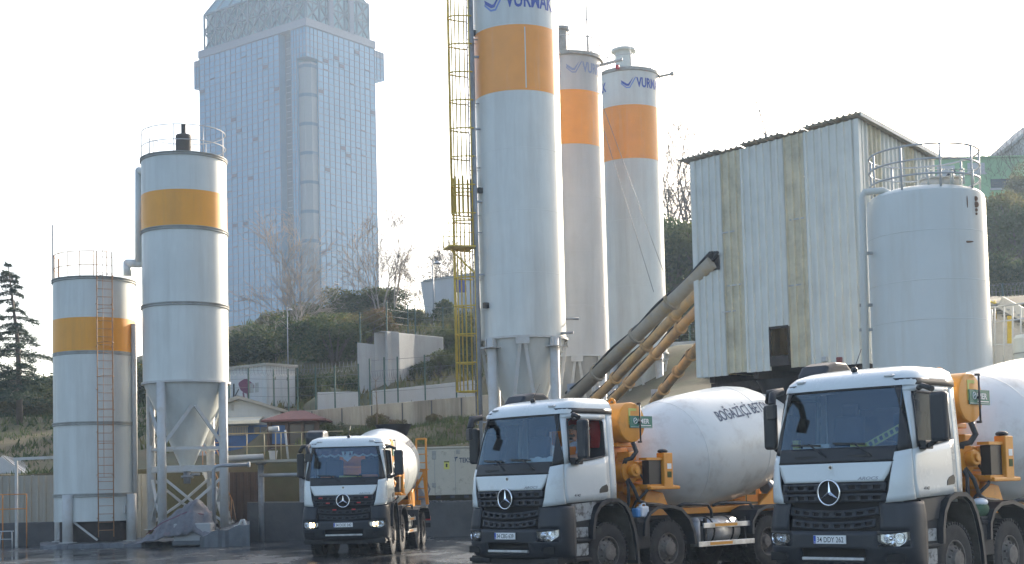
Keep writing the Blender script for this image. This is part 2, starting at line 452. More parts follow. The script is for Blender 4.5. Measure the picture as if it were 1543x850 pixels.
CABS = Surf([(0, 1.13), (1.9, 1.13), (2.1, 1.115), (3.05, 1.05)],
            [(1.0, .03), (1.38, .02), (1.65, .02), (1.93, .06), (2.15, .13), (2.98, .37), (3.05, .40)], .26, .10, 1.66)
ROOF = Surf([(2.98, 1.06), (3.10, 1.055), (3.20, 1.0), (3.27, .88), (3.30, .66)],
            [(2.98, .345), (3.03, .36), (3.12, .43), (3.2, .55), (3.27, .78), (3.30, 1.0)], .24, .10, 1.66)
BUMP = Surf([(.4, 1.14), (.55, 1.18), (.9, 1.19), (1.2, 1.18), (1.38, 1.15)],
            [(.4, .16), (.46, .10), (.58, .02), (.75, -.03), (1.0, -.03), (1.2, 0.), (1.38, .03)], .30, .11, .53)

def sym(ts): return [-t for t in ts[::-1] if t > 0] + ts

DRUM_O, DRUM_TILT = Vector((0, 2.95, 2.02)), R_(9.)
DAX = Vector((0, math.cos(DRUM_TILT), math.sin(DRUM_TILT))); DUP = Vector((0, -math.sin(DRUM_TILT), math.cos(DRUM_TILT)))
DPROF = [(.30, 0), (.50, .0), (.57, .02), (.66, .10), (.77, .35), (.95, .85), (1.08, 1.3), (1.14, 1.65), (1.165, 2.0), (1.175, 2.6), (1.175, 3.2),
         (1.16, 3.6), (1.11, 3.95), (.82, 4.85), (.68, 5.15), (.58, 5.3), (.55, 5.3), (.5, 4.9)]
def drum_pt(s, phi, off=0.):
    r = float(np.interp(s, [z for _, z in DPROF[:16]], [r for r, _ in DPROF[:16]])) + off
    return DRUM_O + DAX * s + Vector((1, 0, 0)) * (r * math.sin(phi)) + DUP * (r * math.cos(phi))

def make_wheel(root, x, y, side, front):
    """outer face towards +x; side=-1 turns it"""
    if 'tyre' not in WCACHE:
        t = MB(); M = Matrix(((0, 0, 1), (1, 0, 0), (0, 1, 0))).to_4x4()   # lathe z -> x
        t.lathe([(.285, -.13), (.30, -.15), (.40, -.158), (.475, -.15), (.515, -.125), (.527, -.10), (.530, 0), (.527, .10), (.515, .125), (.475, .15), (.40, .158), (.30, .15), (.285, .13)], 56, M)
        for k in range(46):
            a = 2 * PI * k / 46
            for sd in (-1, 1):
                c = Vector((sd * .105, .520 * math.cos(a + sd * .03), .520 * math.sin(a + sd * .03)))
                t.box(c, (.085, .042, .045), Matrix.Rotation(a, 3, 'X'), 0)
        WCACHE['tyre'] = t.mesh('tyre', 'rubber')
        for key in ('front', 'rear'):
            r = MB()
            if key == 'front':
                r.lathe([(.288, .14), (.288, .155), (.268, .15), (.262, .10), (.250, .085), (.215, .105), (.19, .125), (.165, .15), (.15, .158), (.135, .205), (.06, .215), (.0, .215)], 40, M)
                for k in range(10):
                    a = 2 * PI * k / 10; r.cyl((.10, .232 * math.cos(a), .232 * math.sin(a)), (.1045, .232 * math.cos(a), .232 * math.sin(a)), .030, n=12, m=1)
                    b = a + PI / 10; r.cyl((.13, .172 * math.cos(b), .172 * math.sin(b)), (.175, .172 * math.cos(b), .172 * math.sin(b)), .018, n=6)
            else:
                r.lathe([(.288, .14), (.288, .155), (.268, .15), (.262, .06), (.255, -.02), (.20, -.05), (.17, -.04), (.16, .02), (.15, .06), (.12, .075), (.10, .12), (0, .13)], 40, M)
                for k in range(10):
                    a = 2 * PI * k / 10; r.cyl((-.03, .226 * math.cos(a), .226 * math.sin(a)), (-.026, .226 * math.cos(a), .226 * math.sin(a)), .028, n=12, m=1)
            r.lathe([(.26, -.14), (.26, .0)], 24, M)
            WCACHE[key] = r.mesh('rim', ['rim_dirty', 'void_black'])
    w = bpy.data.objects.new('wheel', WCACHE['front' if front else 'rear']); COL.objects.link(w); w.parent = root
    w.location = (x, y, .53)
    if side < 0: w.rotation_euler = (0, 0, PI)
    t = bpy.data.objects.new('tyre', WCACHE['tyre']); COL.objects.link(t); t.parent = w
    if not front:
        t2 = bpy.data.objects.new('inner_tyre', WCACHE['tyre']); COL.objects.link(t2); t2.parent = w; t2.location = (-.35, 0, 0)
WCACHE = {}

def sweep(mb, path, x0, x1, th, m=0, lip=0.):
    """strip bent in the (y,z) plane, from x0 to x1, with thickness"""
    n = len(path); P = [Vector((0, y, z)) for y, z in path]; vs = []
    for i, p in enumerate(P):
        d = (P[min(i + 1, n - 1)] - P[max(i - 1, 0)]).normalized(); nn = Vector((0, -d.z, d.y))
        for x, k in ((x0, 0), (x1, 0), (x1, 1), (x0, 1)): vs.append(Vector((x, p.y, p.z)) + nn * (th if k else (-lip if x == x1 else 0)))
    fs = []
    for i in range(n - 1):
        a, b = i * 4, (i + 1) * 4
        for j in range(4): fs.append((a + j, b + j, b + (j + 1) % 4, a + (j + 1) % 4))
    fs += [(0, 1, 2, 3), tuple((n - 1) * 4 + j for j in (3, 2, 1, 0))]
    return mb.add(vs, fs, m, False)

def make_plate(root, text):
    mb = MB(); y = BUMP.pt(0, .87).y - .012
    mb.bx(-.26, .26, y - .012, y, .812, .928, 0)
    mb.bx(-.257, -.222, y - .0145, y - .0122, .815, .925, 1)
    vs, fs = text_geo(text, .115, .0005)
    w = max(v.x for v in vs); sx = .43 / w
    mb.add([(-.205 + v.x * sx, y - .0145, .833 + v.y * .92) for v in vs], fs, 2)
    text_on(mb, 'TR', .035, lambda a, b: (-.253 + a * .7, y - .0165, .822 + b), m=3)
    return mb.obj('license_plate', ['plate_white', 'plate_blue', 'ink', 'letter_white'], root)

def make_truck():
    root = thing('concrete_mixer_truck', '', 'mixer truck')
    c = CABS
    # ---- white cab body: corners, rear pillars, back wall, roof
    for mr in (False, True):
        b = MB()
        # wedge between grille and door
        patch(b, c, (c.tx(.815, 1.37), 1.37), (c.ty(.35, 1.42), 1.41), (c.ty(.35, 2.10), 2.10), (c.tx(.93, 2.03), 2.06), 14, 8, .006, 0, mr)
        b.obj('corner_panel', 'cab_white', root, solid=.02)
        b = MB(); patch(b, c, (c.ty(1.50, 1.46), 1.45), (3, 1.46), (3, 3.06), (c.ty(1.50, 3.06), 3.06), 3, 6, 0, 0, mr); b.obj('rear_pillar', 'cab_white', root, solid=.02)
    b = MB()
    for z0, z1, x0, x1 in ((1.35, 2.2, -1.05, 1.05), (2.75, 3.06, -1.05, 1.05), (2.2, 2.75, -1.05, -.45), (2.2, 2.75, .45, 1.05)):
        b.bx(x0, x1, 1.60, 1.655, z0, z1)
    b.obj('back_wall', 'cab_white', root)
    r = MB(); ts = sym([0, .2, .4, .6, .8, 1, 1.2, 1.4, 1.6, 1.8, 2, 2.25, 2.5, 2.75, 3.0]); zs = [2.985, 3.03, 3.08, 3.12, 3.16, 3.20, 3.235, 3.265, 3.285, 3.30]
    sheet(r, ROOF, ts, zs, lambda t, z: True)
    r.add([ROOF.pt(t, 3.30) for t in ts], [list(range(len(ts)))], 0, True)
    r.add([ROOF.pt(3, z) for z in zs] + [ROOF.pt(-3, z) for z in zs[::-1]], [list(range(2 * len(zs)))])
    rf = r.obj('roof', 'cab_white', root)
    for x in (-.72, .72):
        mk = MB(); mk.box((x, ROOF.pt(ROOF.tx(x, 3.12), 3.12).y + .02, 3.13), (.14, .10, .035), None, 0); mk.obj('marker_lamp', 'alu', rf, bevel=.01)
    an = MB(); an.sphere((.05, .68, 3.27), .05, m=0, sc=(1, 1, .9)); an.tube([(.05, .68, 3.29), (.06, .75, 3.40), (.07, .86, 3.58)], .006, 5)
    an.obj('antenna', 'plastic_black', rf)
    # ---- hood
    h = MB()
    patch(h, c, (c.tx(-.80, 1.665), 1.665), (c.tx(.80, 1.665), 1.665), (c.tx(.91, 1.93), 1.93), (c.tx(-.91, 1.93), 1.93), 24, 8, .008)
    hd = h.obj('hood_panel', 'cab_white', root, solid=.02)
    e = MB()
    text_on(e, 'AROCS', .085, lambda a, bb: c.pt(c.tx(.43 + a * 1.05, 1.69), 1.69 + bb * .7, .012), .002, 0, 'LEFT', 0, .2)
    e.obj('model_lettering', 'steel_grey', hd)
    e = MB(); y0 = c.pt(0, 1.87, .01).y; e.cyl((0, y0 - .006, 1.87), (0, y0 + .002, 1.87), .032, n=16); e.cyl((0, y0 - .008, 1.87), (0, y0 - .004, 1.87), .02, n=12, m=1)
    e.obj('hood_badge', ['chrome', 'plastic_black'], hd)
    # ---- black windscreen surround
    k = MB()
    patch(k, c, (c.tx(-.93, 1.935), 1.935), (c.tx(.93, 1.935), 1.935), (c.tx(.95, 2.15), 2.15), (c.tx(-.95, 2.15), 2.15), 24, 5, .004)
    for mr in (False, True):
        patch(k, c, (c.tx(.955, 2.06), 2.06), (c.ty(.37, 2.10), 2.10), (c.ty(.45, 3.02), 3.02), (c.tx(.915, 2.985), 2.985), 8, 10, .003, 0, mr)
        patch(k, c, (c.ty(.47, 2.985), 2.99), (3, 2.99), (3, 3.085), (c.ty(.38, 3.085), 3.085), 8, 2, .016, 0, mr)
    patch(k, c, (c.tx(-.93, 2.955), 2.955), (c.tx(.93, 2.955), 2.955), (c.tx(.93, 3.0), 3.0), (c.tx(-.93, 3.0), 3.0), 20, 2, .003)
    k.bx(-.62, -.25, c.pt(0, 2.03).y + .0, c.pt(0, 2.03).y + .045, 2.015, 2.04); k.bx(.22, .60, c.pt(0, 2.03).y, c.pt(0, 2.03).y + .045, 2.015, 2.04)
    k.obj('windscreen_surround', 'plastic_black', root, solid=.015)
    g = MB(); patch(g, c, (c.tx(-.965, 2.15), 2.14), (c.tx(.965, 2.15), 2.14), (c.tx(.93, 2.97), 2.97), (c.tx(-.93, 2.97), 2.97), 28, 10, -.006)
    ws = g.obj('windscreen', 'glass_screen', root)
    for x0, x1 in ((.62, .0), (-.08, -.72)):
        w = MB()
        w.tube([c.pt(c.tx(x0, 2.02), 2.02, .03), c.pt(c.tx((x0 + x1) / 2, 2.2), 2.21, .035)], .011, 6)
        w.beam(c.pt(c.tx(x0 - .12, 2.19), 2.185, .025), c.pt(c.tx(x1, 2.2), 2.21, .025), .016, .03)
        w.obj('wiper', 'plastic_black', ws)
    # ---- doors
    for mr in (False, True):
        d = MB(); T = c.ty
        y0, y1, w0, w1 = .36, 1.485, .455, 1.40
        def q(*pts, nu=4, nv=4): patch(d, c, *[(T(y, z), z) for y, z in pts], nu, nv, .010, 0, mr)
        q((y0, 1.425), (y1, 1.465), (y1, 2.24), (y0, 2.09), nu=10, nv=6)
        q((y0, 2.09), (w0 + .0, 2.11), (w0 + .07, 2.90), (.45, 2.90), nu=3)
        q((w1, 2.225), (y1, 2.24), (y1, 2.90), (w1, 2.90), nu=2)
        q((.45, 2.90), (y1, 2.90), (y1, 2.985), (.47, 2.985), nu=8, nv=2)
        do = d.obj('door', 'cab_white', root, solid=.03)
        g = MB(); patch(g, c, (T(w0, 2.11), 2.11), (T(w1, 2.225), 2.225), (T(w1, 2.90), 2.90), (T(w0 + .07, 2.90), 2.90), 6, 4, -.004, 0, mr)
        g.obj('window', 'glass_side', do)
        g = MB()
        P = [(w0 + .005, 2.125), (1.0, 2.18), (w1 - .01, 2.24), (w1 - .01, 2.88), (w0 + .08, 2.89)]
        P2 = []
        for i in range(len(P)):
            a, bb = P[i], P[(i + 1) % len(P)]
            P2 += [(a[0] * (1 - f) + bb[0] * f, a[1] * (1 - f) + bb[1] * f) for f in (.06, .5, .94)]
        pts = [c.pt((-1 if mr else 1) * T(y, z), z, .012) for y, z in P2]
        g.tube(pts, .018, 6, closed=True); g.obj('window_seal', 'plastic_black', do)
        hn = MB(); sx = -1 if mr else 1
        poly = [(1.20, 1.585), (1.40, 1.60), (1.425, 1.63), (1.42, 1.70), (1.385, 1.735), (1.27, 1.70), (1.21, 1.65)]
        hn.prism(poly, (sx * 1.139, 0, 0), (0, 1, 0), (0, 0, 1), (sx, 0, 0), .008)
        hn.obj('door_handle', 'plastic_black', do)
        if not mr:
            e = MB(); text_on(e, '4142', .075, lambda a, bb: (1.1435, .55 + a, 1.535 + bb * .8), .002, 0, 'LEFT', 0, .25); e.obj('number_lettering', 'plastic_dark', do)
    # ---- grille
    gr = MB(); void = MB()
    patch(void, c, (c.tx(-.80, 1.37), 1.36), (c.tx(.80, 1.37), 1.36), (c.tx(.83, 1.66), 1.66), (c.tx(-.83, 1.66), 1.66), 16, 3, -.05)
    patch(void, BUMP, (-.84, .95), (.84, .95), (.84, 1.38), (-.84, 1.38), 16, 3, -.07)
    void.bx(-.56, .56, .12, .14, .56, .80)
    xs = sorted(set([0, .1, .2] + [v for h0 in (.27, .45, .63) for v in (h0, h0 + .12)] + [.79, .83]))
    ts = sym([c.tx(x, 1.5) for x in xs]); cols = [(c.tx(a, 1.5), c.tx(a + .12, 1.5)) for a in (.27, .45, .63)]
    for z0 in (1.385, 1.53):
        sheet(gr, c, ts, [z0, z0 + .035, z0 + .085, z0 + .118], lambda t, z: not (z0 + .035 < z < z0 + .085 and any(a < abs(t) < b_ for a, b_ in cols)), .006)
    xs = sorted(set([0.] + [v for h0 in (.045, .215, .385, .555) for v in (h0, h0 + .11)] + [.72]))
    tb = sym([x / .88 for x in xs]); cols2 = [(a / .88, (a + .11) / .88) for a in (.045, .215, .385, .555)]
    V = lambda t: -.055 * (1 - min(1, (abs(t) * .88 / .74)) ** 2)
    for z0, kx in ((1.215, 1.), (1.055, .93)):
        sheet(gr, BUMP, [t * kx for t in tb], [z0, z0 + .03, z0 + .08, z0 + .112], lambda t, z: not (z0 + .03 < z < z0 + .08 and any(a * kx < abs(t) < b_ * kx for a, b_ in cols2)), -.012, V)
    grl = gr.obj('grille', 'plastic_dark', root, solid=.035)
    void.obj('grille_recess', 'void_black', grl)
    st = MB(); yc = c.pt(0, 1.52).y - .045; cc = Vector((0, yc, 1.52))
    st.tube([cc + Vector((.175 * math.sin(2 * PI * i / 36), 0, .175 * math.cos(2 * PI * i / 36))) for i in range(36)], .014, 8, closed=True)
    for kk in range(3):
        a = 2 * PI * kk / 3; u = Vector((math.sin(a), 0, math.cos(a))); v = Vector((math.cos(a), 0, -math.sin(a))); o_ = Vector((0, -.02, 0))
        b0 = Vector((math.sin(a + PI / 3), 0, math.cos(a + PI / 3))) * .028; b1 = Vector((math.sin(a - PI / 3), 0, math.cos(a - PI / 3))) * .028
        st.add([cc + u * .17, cc + b0, cc + o_, cc + b1], [(0, 1, 2), (0, 2, 3)])
    st.cyl(cc + Vector((0, .03, 0)), cc + Vector((0, .012, 0)), .178, n=32, m=1)
    st.obj('star_emblem', ['chrome', 'void_black'], grl)
    # ---- bumper
    bm_ = MB(); ts = sym([0, .2, .4, .59, .70, .79, .84, .92, 1.0, 1.12, 1.25, 1.42, 1.58, 1.7, 1.85, 2, 2.3, 2.65, 3]); zs = [.46, .52, .58, .62, .66, .70, .745, .775, .85, .92, .985, 1.06, 1.13, 1.2, 1.27, 1.33, 1.38]
    def keep(t, z):
        a = abs(t)
        if a < .84 and z > .985: return False
        if a < .59 and .58 < z < .745: return False
        if .79 < a < 1.58 and .775 < z < .985: return False
        if .92 < a < 1.25 and .58 < z < .66: return False
        return True
    sheet(bm_, BUMP, ts, zs, keep)
    for mr in (False, True):
        patch(bm_, BUMP, (.79, .935), (1.58, .975), (1.58, .985), (.79, .985), 8, 2, .002, 0, mr)
        patch(bm_, BUMP, (.79, .775), (1.12, .775), (.84, .80), (.79, .86), 6, 3, .002, 0, mr)
        patch(bm_, BUMP, (1.25, .775), (1.58, .775), (1.58, .88), (1.54, .86), 6, 3, .002, 0, mr)
    bo = bm_.obj('bumper', 'plastic_dark', root, solid=.045)
    ft = MB(); ft.beam((-.50, .03, .60), (.50, .03, .60), .06, .045); ft.obj('bumper_step', 'alu', bo, bevel=.01)
    ur = MB(); ur.bx(-1.1, 1.1, .16, .32, .36, .50); ur.bx(-1.12, -.6, .12, .5, .40, .47); ur.bx(.6, 1.12, .12, .5, .40, .47); ur.bx(.80, 1.08, .08, .09, .56, .68, 1); ur.bx(-1.08, -.80, .08, .09, .56, .68, 1)
    ur.obj('underrun_beam', ['chassis', 'void_black'], root, bevel=.015)
    make_plate(root, '34 CBG 639')
    for mr in (False, True):
        h = MB(); patch(h, BUMP, (.76, .76), (1.60, .76), (1.60, 1.0), (.76, 1.0), 10, 5, -.075, 0, mr)
        sx = -1 if mr else 1
        for tt, rr in ((.98, .085), (1.27, .082)):
            p = BUMP.pt(sx * tt, .885, -.055); nrm = (BUMP.pt(sx * tt, .885, .1) - p).normalized(); x, y, d = frame_of(nrm)
            M = Matrix((x, y, d)).transposed().to_4x4(); M.translation = p
            h.lathe([(0, -.03), (rr * .5, -.02), (rr * .85, .01), (rr, .045), (rr * 1.05, .045)], 20, M, m=0)
        hl = h.obj('headlight', 'lamp_bowl', root)
        g = MB(); patch(g, BUMP, (.785, .77), (1.585, .77), (1.585, .985), (.785, .985), 10, 4, -.012, 0, mr); g.obj('lens', 'glass_lens', hl)
        p = BUMP.pt(sx * 1.0, .885, -.03); g = MB(); g.sphere(p, .032, 10, 6); g.obj('bulb', 'lamp_bowl', hl)
    # ---- mirrors
    m_ = MB(); m_.box((1.46, .47, 2.52), (.26, .13, .68), Matrix.Rotation(-.25, 3, 'Z')); mi = m_.obj('mirror', 'plastic_dark', root, bevel=.05, seg=3)
    m_ = MB(); m_.tube([(1.09, .62, 2.94), (1.2, .52, 2.96), (1.38, .46, 2.90)], .04, 8); m_.obj('mirror_arm', 'plastic_black', mi); m_ = MB(); m_.tube([(1.12, .60, 2.14), (1.25, .55, 2.14), (1.4, .48, 2.2)], .04, 8); m_.box((1.17, .60, 2.15), (.12, .22, .12)); m_.obj('mirror_arm', 'plastic_black', mi, bevel=.02)
    m_ = MB(); m_.box((-1.24, .42, 2.50), (.20, .13, .66), Matrix.Rotation(.25, 3, 'Z')); mi = m_.obj('mirror', 'plastic_black', root, bevel=.05, seg=3)
    m_ = MB(); m_.tube([(-.98, .40, 3.02), (-1.14, .25, 3.0), (-1.24, .38, 2.88)], .055, 8); m_.obj('mirror_arm', 'plastic_black', mi); m_ = MB(); m_.tube([(-.98, .36, 3.02), (-.98, .12, 2.96), (-.93, .02, 2.80)], .06, 8)
    m_.box((-.92, .0, 2.70), (.20, .07, .22), Matrix.Rotation(-.4, 3, 'Z')); m_.obj('front_mirror', 'plastic_black', mi, bevel=.02); m_ = MB(); m_.tube([(-1.12, .60, 2.14), (-1.20, .5, 2.16), (-1.24, .44, 2.24)], .035, 8); m_.obj('mirror_arm', 'plastic_black', mi, bevel=.02)
    # ---- intake behind the roof
    s_ = MB(); s_.prism([(1.25, 3.0), (1.20, 3.30), (1.32, 3.44), (1.55, 3.50), (1.85, 3.50), (2.0, 3.40), (2.02, 1.6), (1.72, 1.6), (1.70, 3.0)], (-1.28, 0, 0), (0, 1, 0), (0, 0, 1), (1, 0, 0), .50)
    s_.obj('air_intake', 'plastic_dark', root, bevel=.06, seg=3)
    # ---- inside of the cab
    i_ = MB(); i_.bx(-1.02, 1.02, .25, 1.6, 1.40, 1.44); i_.bx(-1.02, 1.02, .24, .27, 1.44, 2.08); i_.bx(-.98, .98, .55, 1.6, 3.07, 3.09)
    i_.bx(-1.03, -1.0, .4, 1.6, 1.44, 2.10); i_.bx(1.0, 1.03, .4, 1.6, 1.44, 2.10); i_.bx(-1.0, -.45, 1.57, 1.60, 1.44, 3.05); i_.bx(.45, 1.0, 1.57, 1.6, 1.44, 3.05); i_.bx(-.45, .45, 1.57, 1.6, 1.44, 2.2); i_.bx(-.45, .45, 1.57, 1.6, 2.75, 3.05)
    i_.obj('cab_interior', 'cab_inside', root)
    i_ = MB(); i_.prism([(.28, 1.9), (.26, 2.10), (.45, 2.13), (.62, 2.08), (.66, 1.9)], (-.98, 0, 0), (0, 1, 0), (0, 0, 1), (1, 0, 0), 1.96); i_.obj('dashboard', 'plastic_black', root, bevel=.02)
    for x in (.5, -.5):
        i_ = MB(); i_.box((x, 1.05, 1.88), (.5, .5, .14)); i_.box((x, 1.36, 2.28), (.5, .13, .75), Matrix.Rotation(-.12, 3, 'X')); i_.box((x, 1.43, 2.74), (.28, .10, .20)); i_.box((x, 1.05, 1.62), (.36, .36, .40)); i_.obj('seat', 'seat_cloth', root, bevel=.05, seg=3)
    i_ = MB(); cw = Vector((.5, .74, 2.12)); tl = Matrix.Rotation(R_(-38), 3, 'X')
    i_.tube([cw + tl @ Vector((.22 * math.cos(2 * PI * j / 24), .22 * math.sin(2 * PI * j / 24), 0)) for j in range(24)], .016, 6, closed=True); i_.tube([cw, cw + tl @ Vector((0, 0, -.35))], .035, 8)
    i_.beam(cw - Vector((.2, 0, 0)), cw + Vector((.2, 0, 0)), .04, .02); i_.obj('steering_wheel', 'plastic_black', root)
    # ---- side below the door, fenders
    for sx in (1, -1):
        s_ = MB(); s_.prism([(.50, 1.40), (1.22, 1.445), (1.06, 1.36), (1.0, 1.22), (.98, 1.13), (.62, 1.10), (.56, 1.2)], (sx * 1.085, 0, 0), (0, 1, 0), (0, 0, 1), (sx, 0, 0), .03)
        s_.obj('door_skirt', 'mud_panel', root)
        s_ = MB(); s_.bx(sx * .75, sx * 1.10, .50, .97, .44, 1.115); s_.bx(sx * 1.0, sx * 1.15, .55, .95, .40, .47); s_.bx(sx * 1.0, sx * 1.145, .60, .95, .74, .79); s_.bx(sx * 1.05, sx * 1.108, .60, .92, .50, .72, 1); s_.bx(sx * 1.05, sx * 1.108, .60, .92, .82, 1.0, 1)
        s_.obj('step_box', ['chassis', 'mud_panel'] if sx > 0 else ['chassis', 'chassis'], root, bevel=.015)
        f_ = MB(); sweep(f_, [(.985, .78), (1.0, 1.0), (1.06, 1.22), (1.2, 1.385), (1.4, 1.45), (1.66, 1.45), (1.84, 1.36), (1.97, 1.18), (2.08, .9), (2.14, .6), (2.16, .30)], sx * .80, sx * 1.185, .035, 0, .03)
        f_.obj('fender', 'plastic_dark', root)
        f_ = MB(); sweep(f_, [(1.05, 1.15), (1.24, 1.33), (1.42, 1.39), (1.64, 1.39), (1.80, 1.31), (1.92, 1.14), (2.02, .88), (2.08, .6), (2.10, .36)], sx * .40, sx * 1.14, .02); f_.bx(sx * .40, sx * .42, 1.0, 2.1, .7, 1.35); f_.obj('wheel_arch_liner', 'liner_mud', root)
        f_ = MB(); sweep(f_, [(2.38, .78), (2.40, 1.02), (2.52, 1.19), (2.74, 1.29), (3.10, 1.31), (3.42, 1.24), (3.64, 1.07), (3.78, .82), (3.82, .58)], sx * .72, sx * 1.18, .03, 0, .03); f_.obj('fender', 'plastic_dark', root)
        f_ = MB(); f_.bx(sx * .55, sx * 1.12, 2.20, 2.56, .55, 1.12); f_.bx(sx * .98, sx * 1.14, 2.22, 2.40, 1.0, 1.06); f_.obj('battery_box', 'chassis', root, bevel=.02)
        f_ = MB(); sweep(f_, [(5.60, .70), (5.62, .95), (5.78, 1.14), (6.05, 1.22), (6.9, 1.24), (7.9, 1.22), (8.18, 1.1), (8.32, .85)], sx * .55, sx * 1.2, .03, 0, .03); f_.obj('rear_mudguard', 'plastic_dark', root)
        # guard rails with amber strips
        for zz, ya, yb in ((.91, 4.12, 5.62), (.56, 3.95, 5.72)):
            f_ = MB(); f_.bx(sx * 1.10, sx * 1.135, ya, yb, zz - .05, zz + .05); gd = f_.obj('side_guard', 'alu', root, bevel=.008)
            f_ = MB(); f_.bx(sx * 1.1352, sx * 1.139, ya + .35, ya + 1.05, zz - .028, zz + .028); f_.obj('reflector', 'reflector_amber', gd)
        for yb in (4.2, 5.45):
            f_ = MB(); f_.bx(sx * 1.05, sx * 1.10, yb, yb + .06, .45, 1.05); f_.bx(sx * .5, sx * 1.052, yb + .005, yb + .055, .9, 1.0); f_.obj('guard_bracket', 'chassis', root)
        f_ = MB(); f_.cyl((sx * .80, 4.25, .80), (sx * .80, 5.35, .80), .27, n=20)
        for yy in (4.5, 5.1): f_.cyl((sx * .80, yy, .80), (sx * .80, yy + .05, .80), .278, n=20, m=1)
        f_.obj('fuel_tank', ['alu' if sx > 0 else 'chassis', 'chassis'], root)
        f_ = MB(); f_.cyl((sx * 1.0, 4.02, .52), (sx * 1.0, 4.02, .98), .10, n=14); f_.sphere((sx * 1.0, 4.02, .98), .10, 12, 6); f_.obj('air_bottle', 'steel_grey', root)
        for ya, yb in ((3.6, 4.55), (4.7, 5.9)):
            f_ = MB(); f_.tube([(sx * .9, ya, 1.28), (sx * .98, ya + .12, 1.33), (sx * .98, yb - .1, 1.31), (sx * .98, yb, 1.2), (sx * .98, yb + .02, 1.05)], .03, 8); f_.obj('fender_stay', 'hose_grey', root)
        for yy, fr in ((1.42, True), (3.08, True), (6.28, False), (7.63, False)):
            make_wheel(root, sx * (.96 if fr else .93), yy, sx, fr)
    # ---- chassis
    f_ = MB()
    for sx in (-1, 1): f_.bx(sx * .36, sx * .44, .55, 8.75, .84, 1.12)
    for yy in (.8, 2.2, 3.9, 5.0, 5.6, 7.0, 8.6): f_.bx(-.36, .36, yy - .06, yy + .06, .9, 1.08)
    f_.bx(-.42, .42, .5, 2.1, .75, 1.35); f_.obj('chassis_frame', 'chassis', root)
    for yy in (1.42, 3.08, 6.28, 7.63):
        f_ = MB(); f_.cyl((-.8, yy, .53), (.8, yy, .53), .09, n=12); f_.sphere((0, yy, .55), .2 if yy > 5 else .12, 12, 8); f_.obj('axle', 'chassis', root)
    for sx in (-1, 1):
        f_ = MB(); f_.bx(sx * .33, sx * .47, 2.35, 8.6, 1.125, 1.25); f_.obj('mixer_subframe', 'mixer_orange', root, bevel=.01)
    # ---- mixer
    M = Matrix((Vector((1, 0, 0)), DAX.cross(Vector((1, 0, 0))), DAX)).transposed().to_4x4(); M.translation = DRUM_O
    f_ = MB(); f_.lathe(DPROF, 72, M)
    dr = f_.obj('mixer_drum', 'drum_white', root)
    for s in (1.45, 3.4, 4.7):
        f_ = MB(); r0 = float(np.interp(s, [z for _, z in DPROF[:16]], [r for r, _ in DPROF[:16]]))
        f_.lathe([(r0 - .003, s - .014), (r0 + .005, s - .006), (r0 + .005, s + .006), (r0 - .003, s + .014)], 72, M); f_.obj('weld_seam', 'drum_white', dr)
    vs, fs = text_geo('BOĞAZİÇİ BETON', 1., .010, 1); wd = max(v.x for v in vs)
    for sg in (1, -1):
        f_ = MB()
        f_.add([drum_pt(2.05 + (v.x / wd if sg > 0 else 1 - v.x / wd) * 1.8, sg * (R_(60) - v.y * .36 / 1.2), .007) for v in vs], fs)
        f_.obj('drum_lettering', 'letter_navy', dr)
    f_ = MB(); f_.lathe([(0, -.32), (.26, -.32), (.30, -.28), (.30, -.14), (.36, -.12), (.36, -.02), (.50, .0)], 28, M)
    f_.box((0.02, 2.50, 1.80), (.36, .4, .40)); f_.cyl((.15, 2.42, 1.92), (.82, 2.36, 1.96), .19, n=18); f_.cyl((.82, 2.36, 1.96), (.88, 2.355, 1.96), .22, n=18); f_.cyl((.88, 2.36, 1.96), (1.02, 2.34, 1.98), .12, n=14); f_.cyl((1.02, 2.34, 1.98), (1.06, 2.34, 1.98), .07, n=8); f_.box((.8, 2.62, 1.98), (.2, .28, .34)); f_.cyl((.8, 2.62, 2.1), (.95, 2.62, 2.1), .06, n=10); f_.box((.7, 2.45, 2.25), (.3, .22, .16)); f_.cyl((.62, 2.5, 1.6), (.92, 2.5, 1.6), .10, n=12); f_.box((.50, 2.55, 1.72), (.26, .30, .26)); f_.cyl((.55, 2.40, 2.08), (.55, 2.40, 2.22), .07, n=12)
    f_.obj('drum_drive', 'mixer_orange', root, bevel=.02)
    f_ = MB()
    f_.prism([(2.30, 1.30), (3.05, 1.30), (2.95, 1.75), (2.70, 2.42), (2.30, 2.42)], (.44, 0, 0), (0, 1, 0), (0, 0, 1), (1, 0, 0), .05)
    f_.prism([(2.30, 1.30), (3.05, 1.30), (2.95, 1.75), (2.70, 2.42), (2.30, 2.42)], (-.49, 0, 0), (0, 1, 0), (0, 0, 1), (1, 0, 0), .05)
    f_.bx(-.5, .5, 2.26, 2.30, 1.3, 2.45); f_.bx(-.62, .78, 2.10, 2.55, 2.42, 2.50); f_.prism([(2.6, 1.3), (3.35, 1.3), (3.2, 1.56), (2.75, 1.62)], (.50, 0, 0), (0, 1, 0), (0, 0, 1), (1, 0, 0), .42)
    f_.prism([(.5, 1.62), (1.18, 1.62), (1.18, 1.68), (.5, 1.80)], (0, 2.55, 0), (1, 0, 0), (0, 0, 1), (0, 1, 0), .85)
    f_.obj('drum_pedestal', 'mixer_orange', root, bevel=.015)
    f_ = MB(); Mx = Matrix(((0, 0, 1), (1, 0, 0), (0, 1, 0))).to_4x4(); Mx.translation = (0, 2.30, 2.86)
    f_.lathe([(0, -.95), (.34, -.95), (.37, -.92), (.37, .30), (.376, .305), (.376, .325), (.37, .33), (.37, .96), (.355, .985), (.33, .99), (0, .99)], 48, Mx)
    wt = f_.obj('water_tank', 'mixer_orange', root)
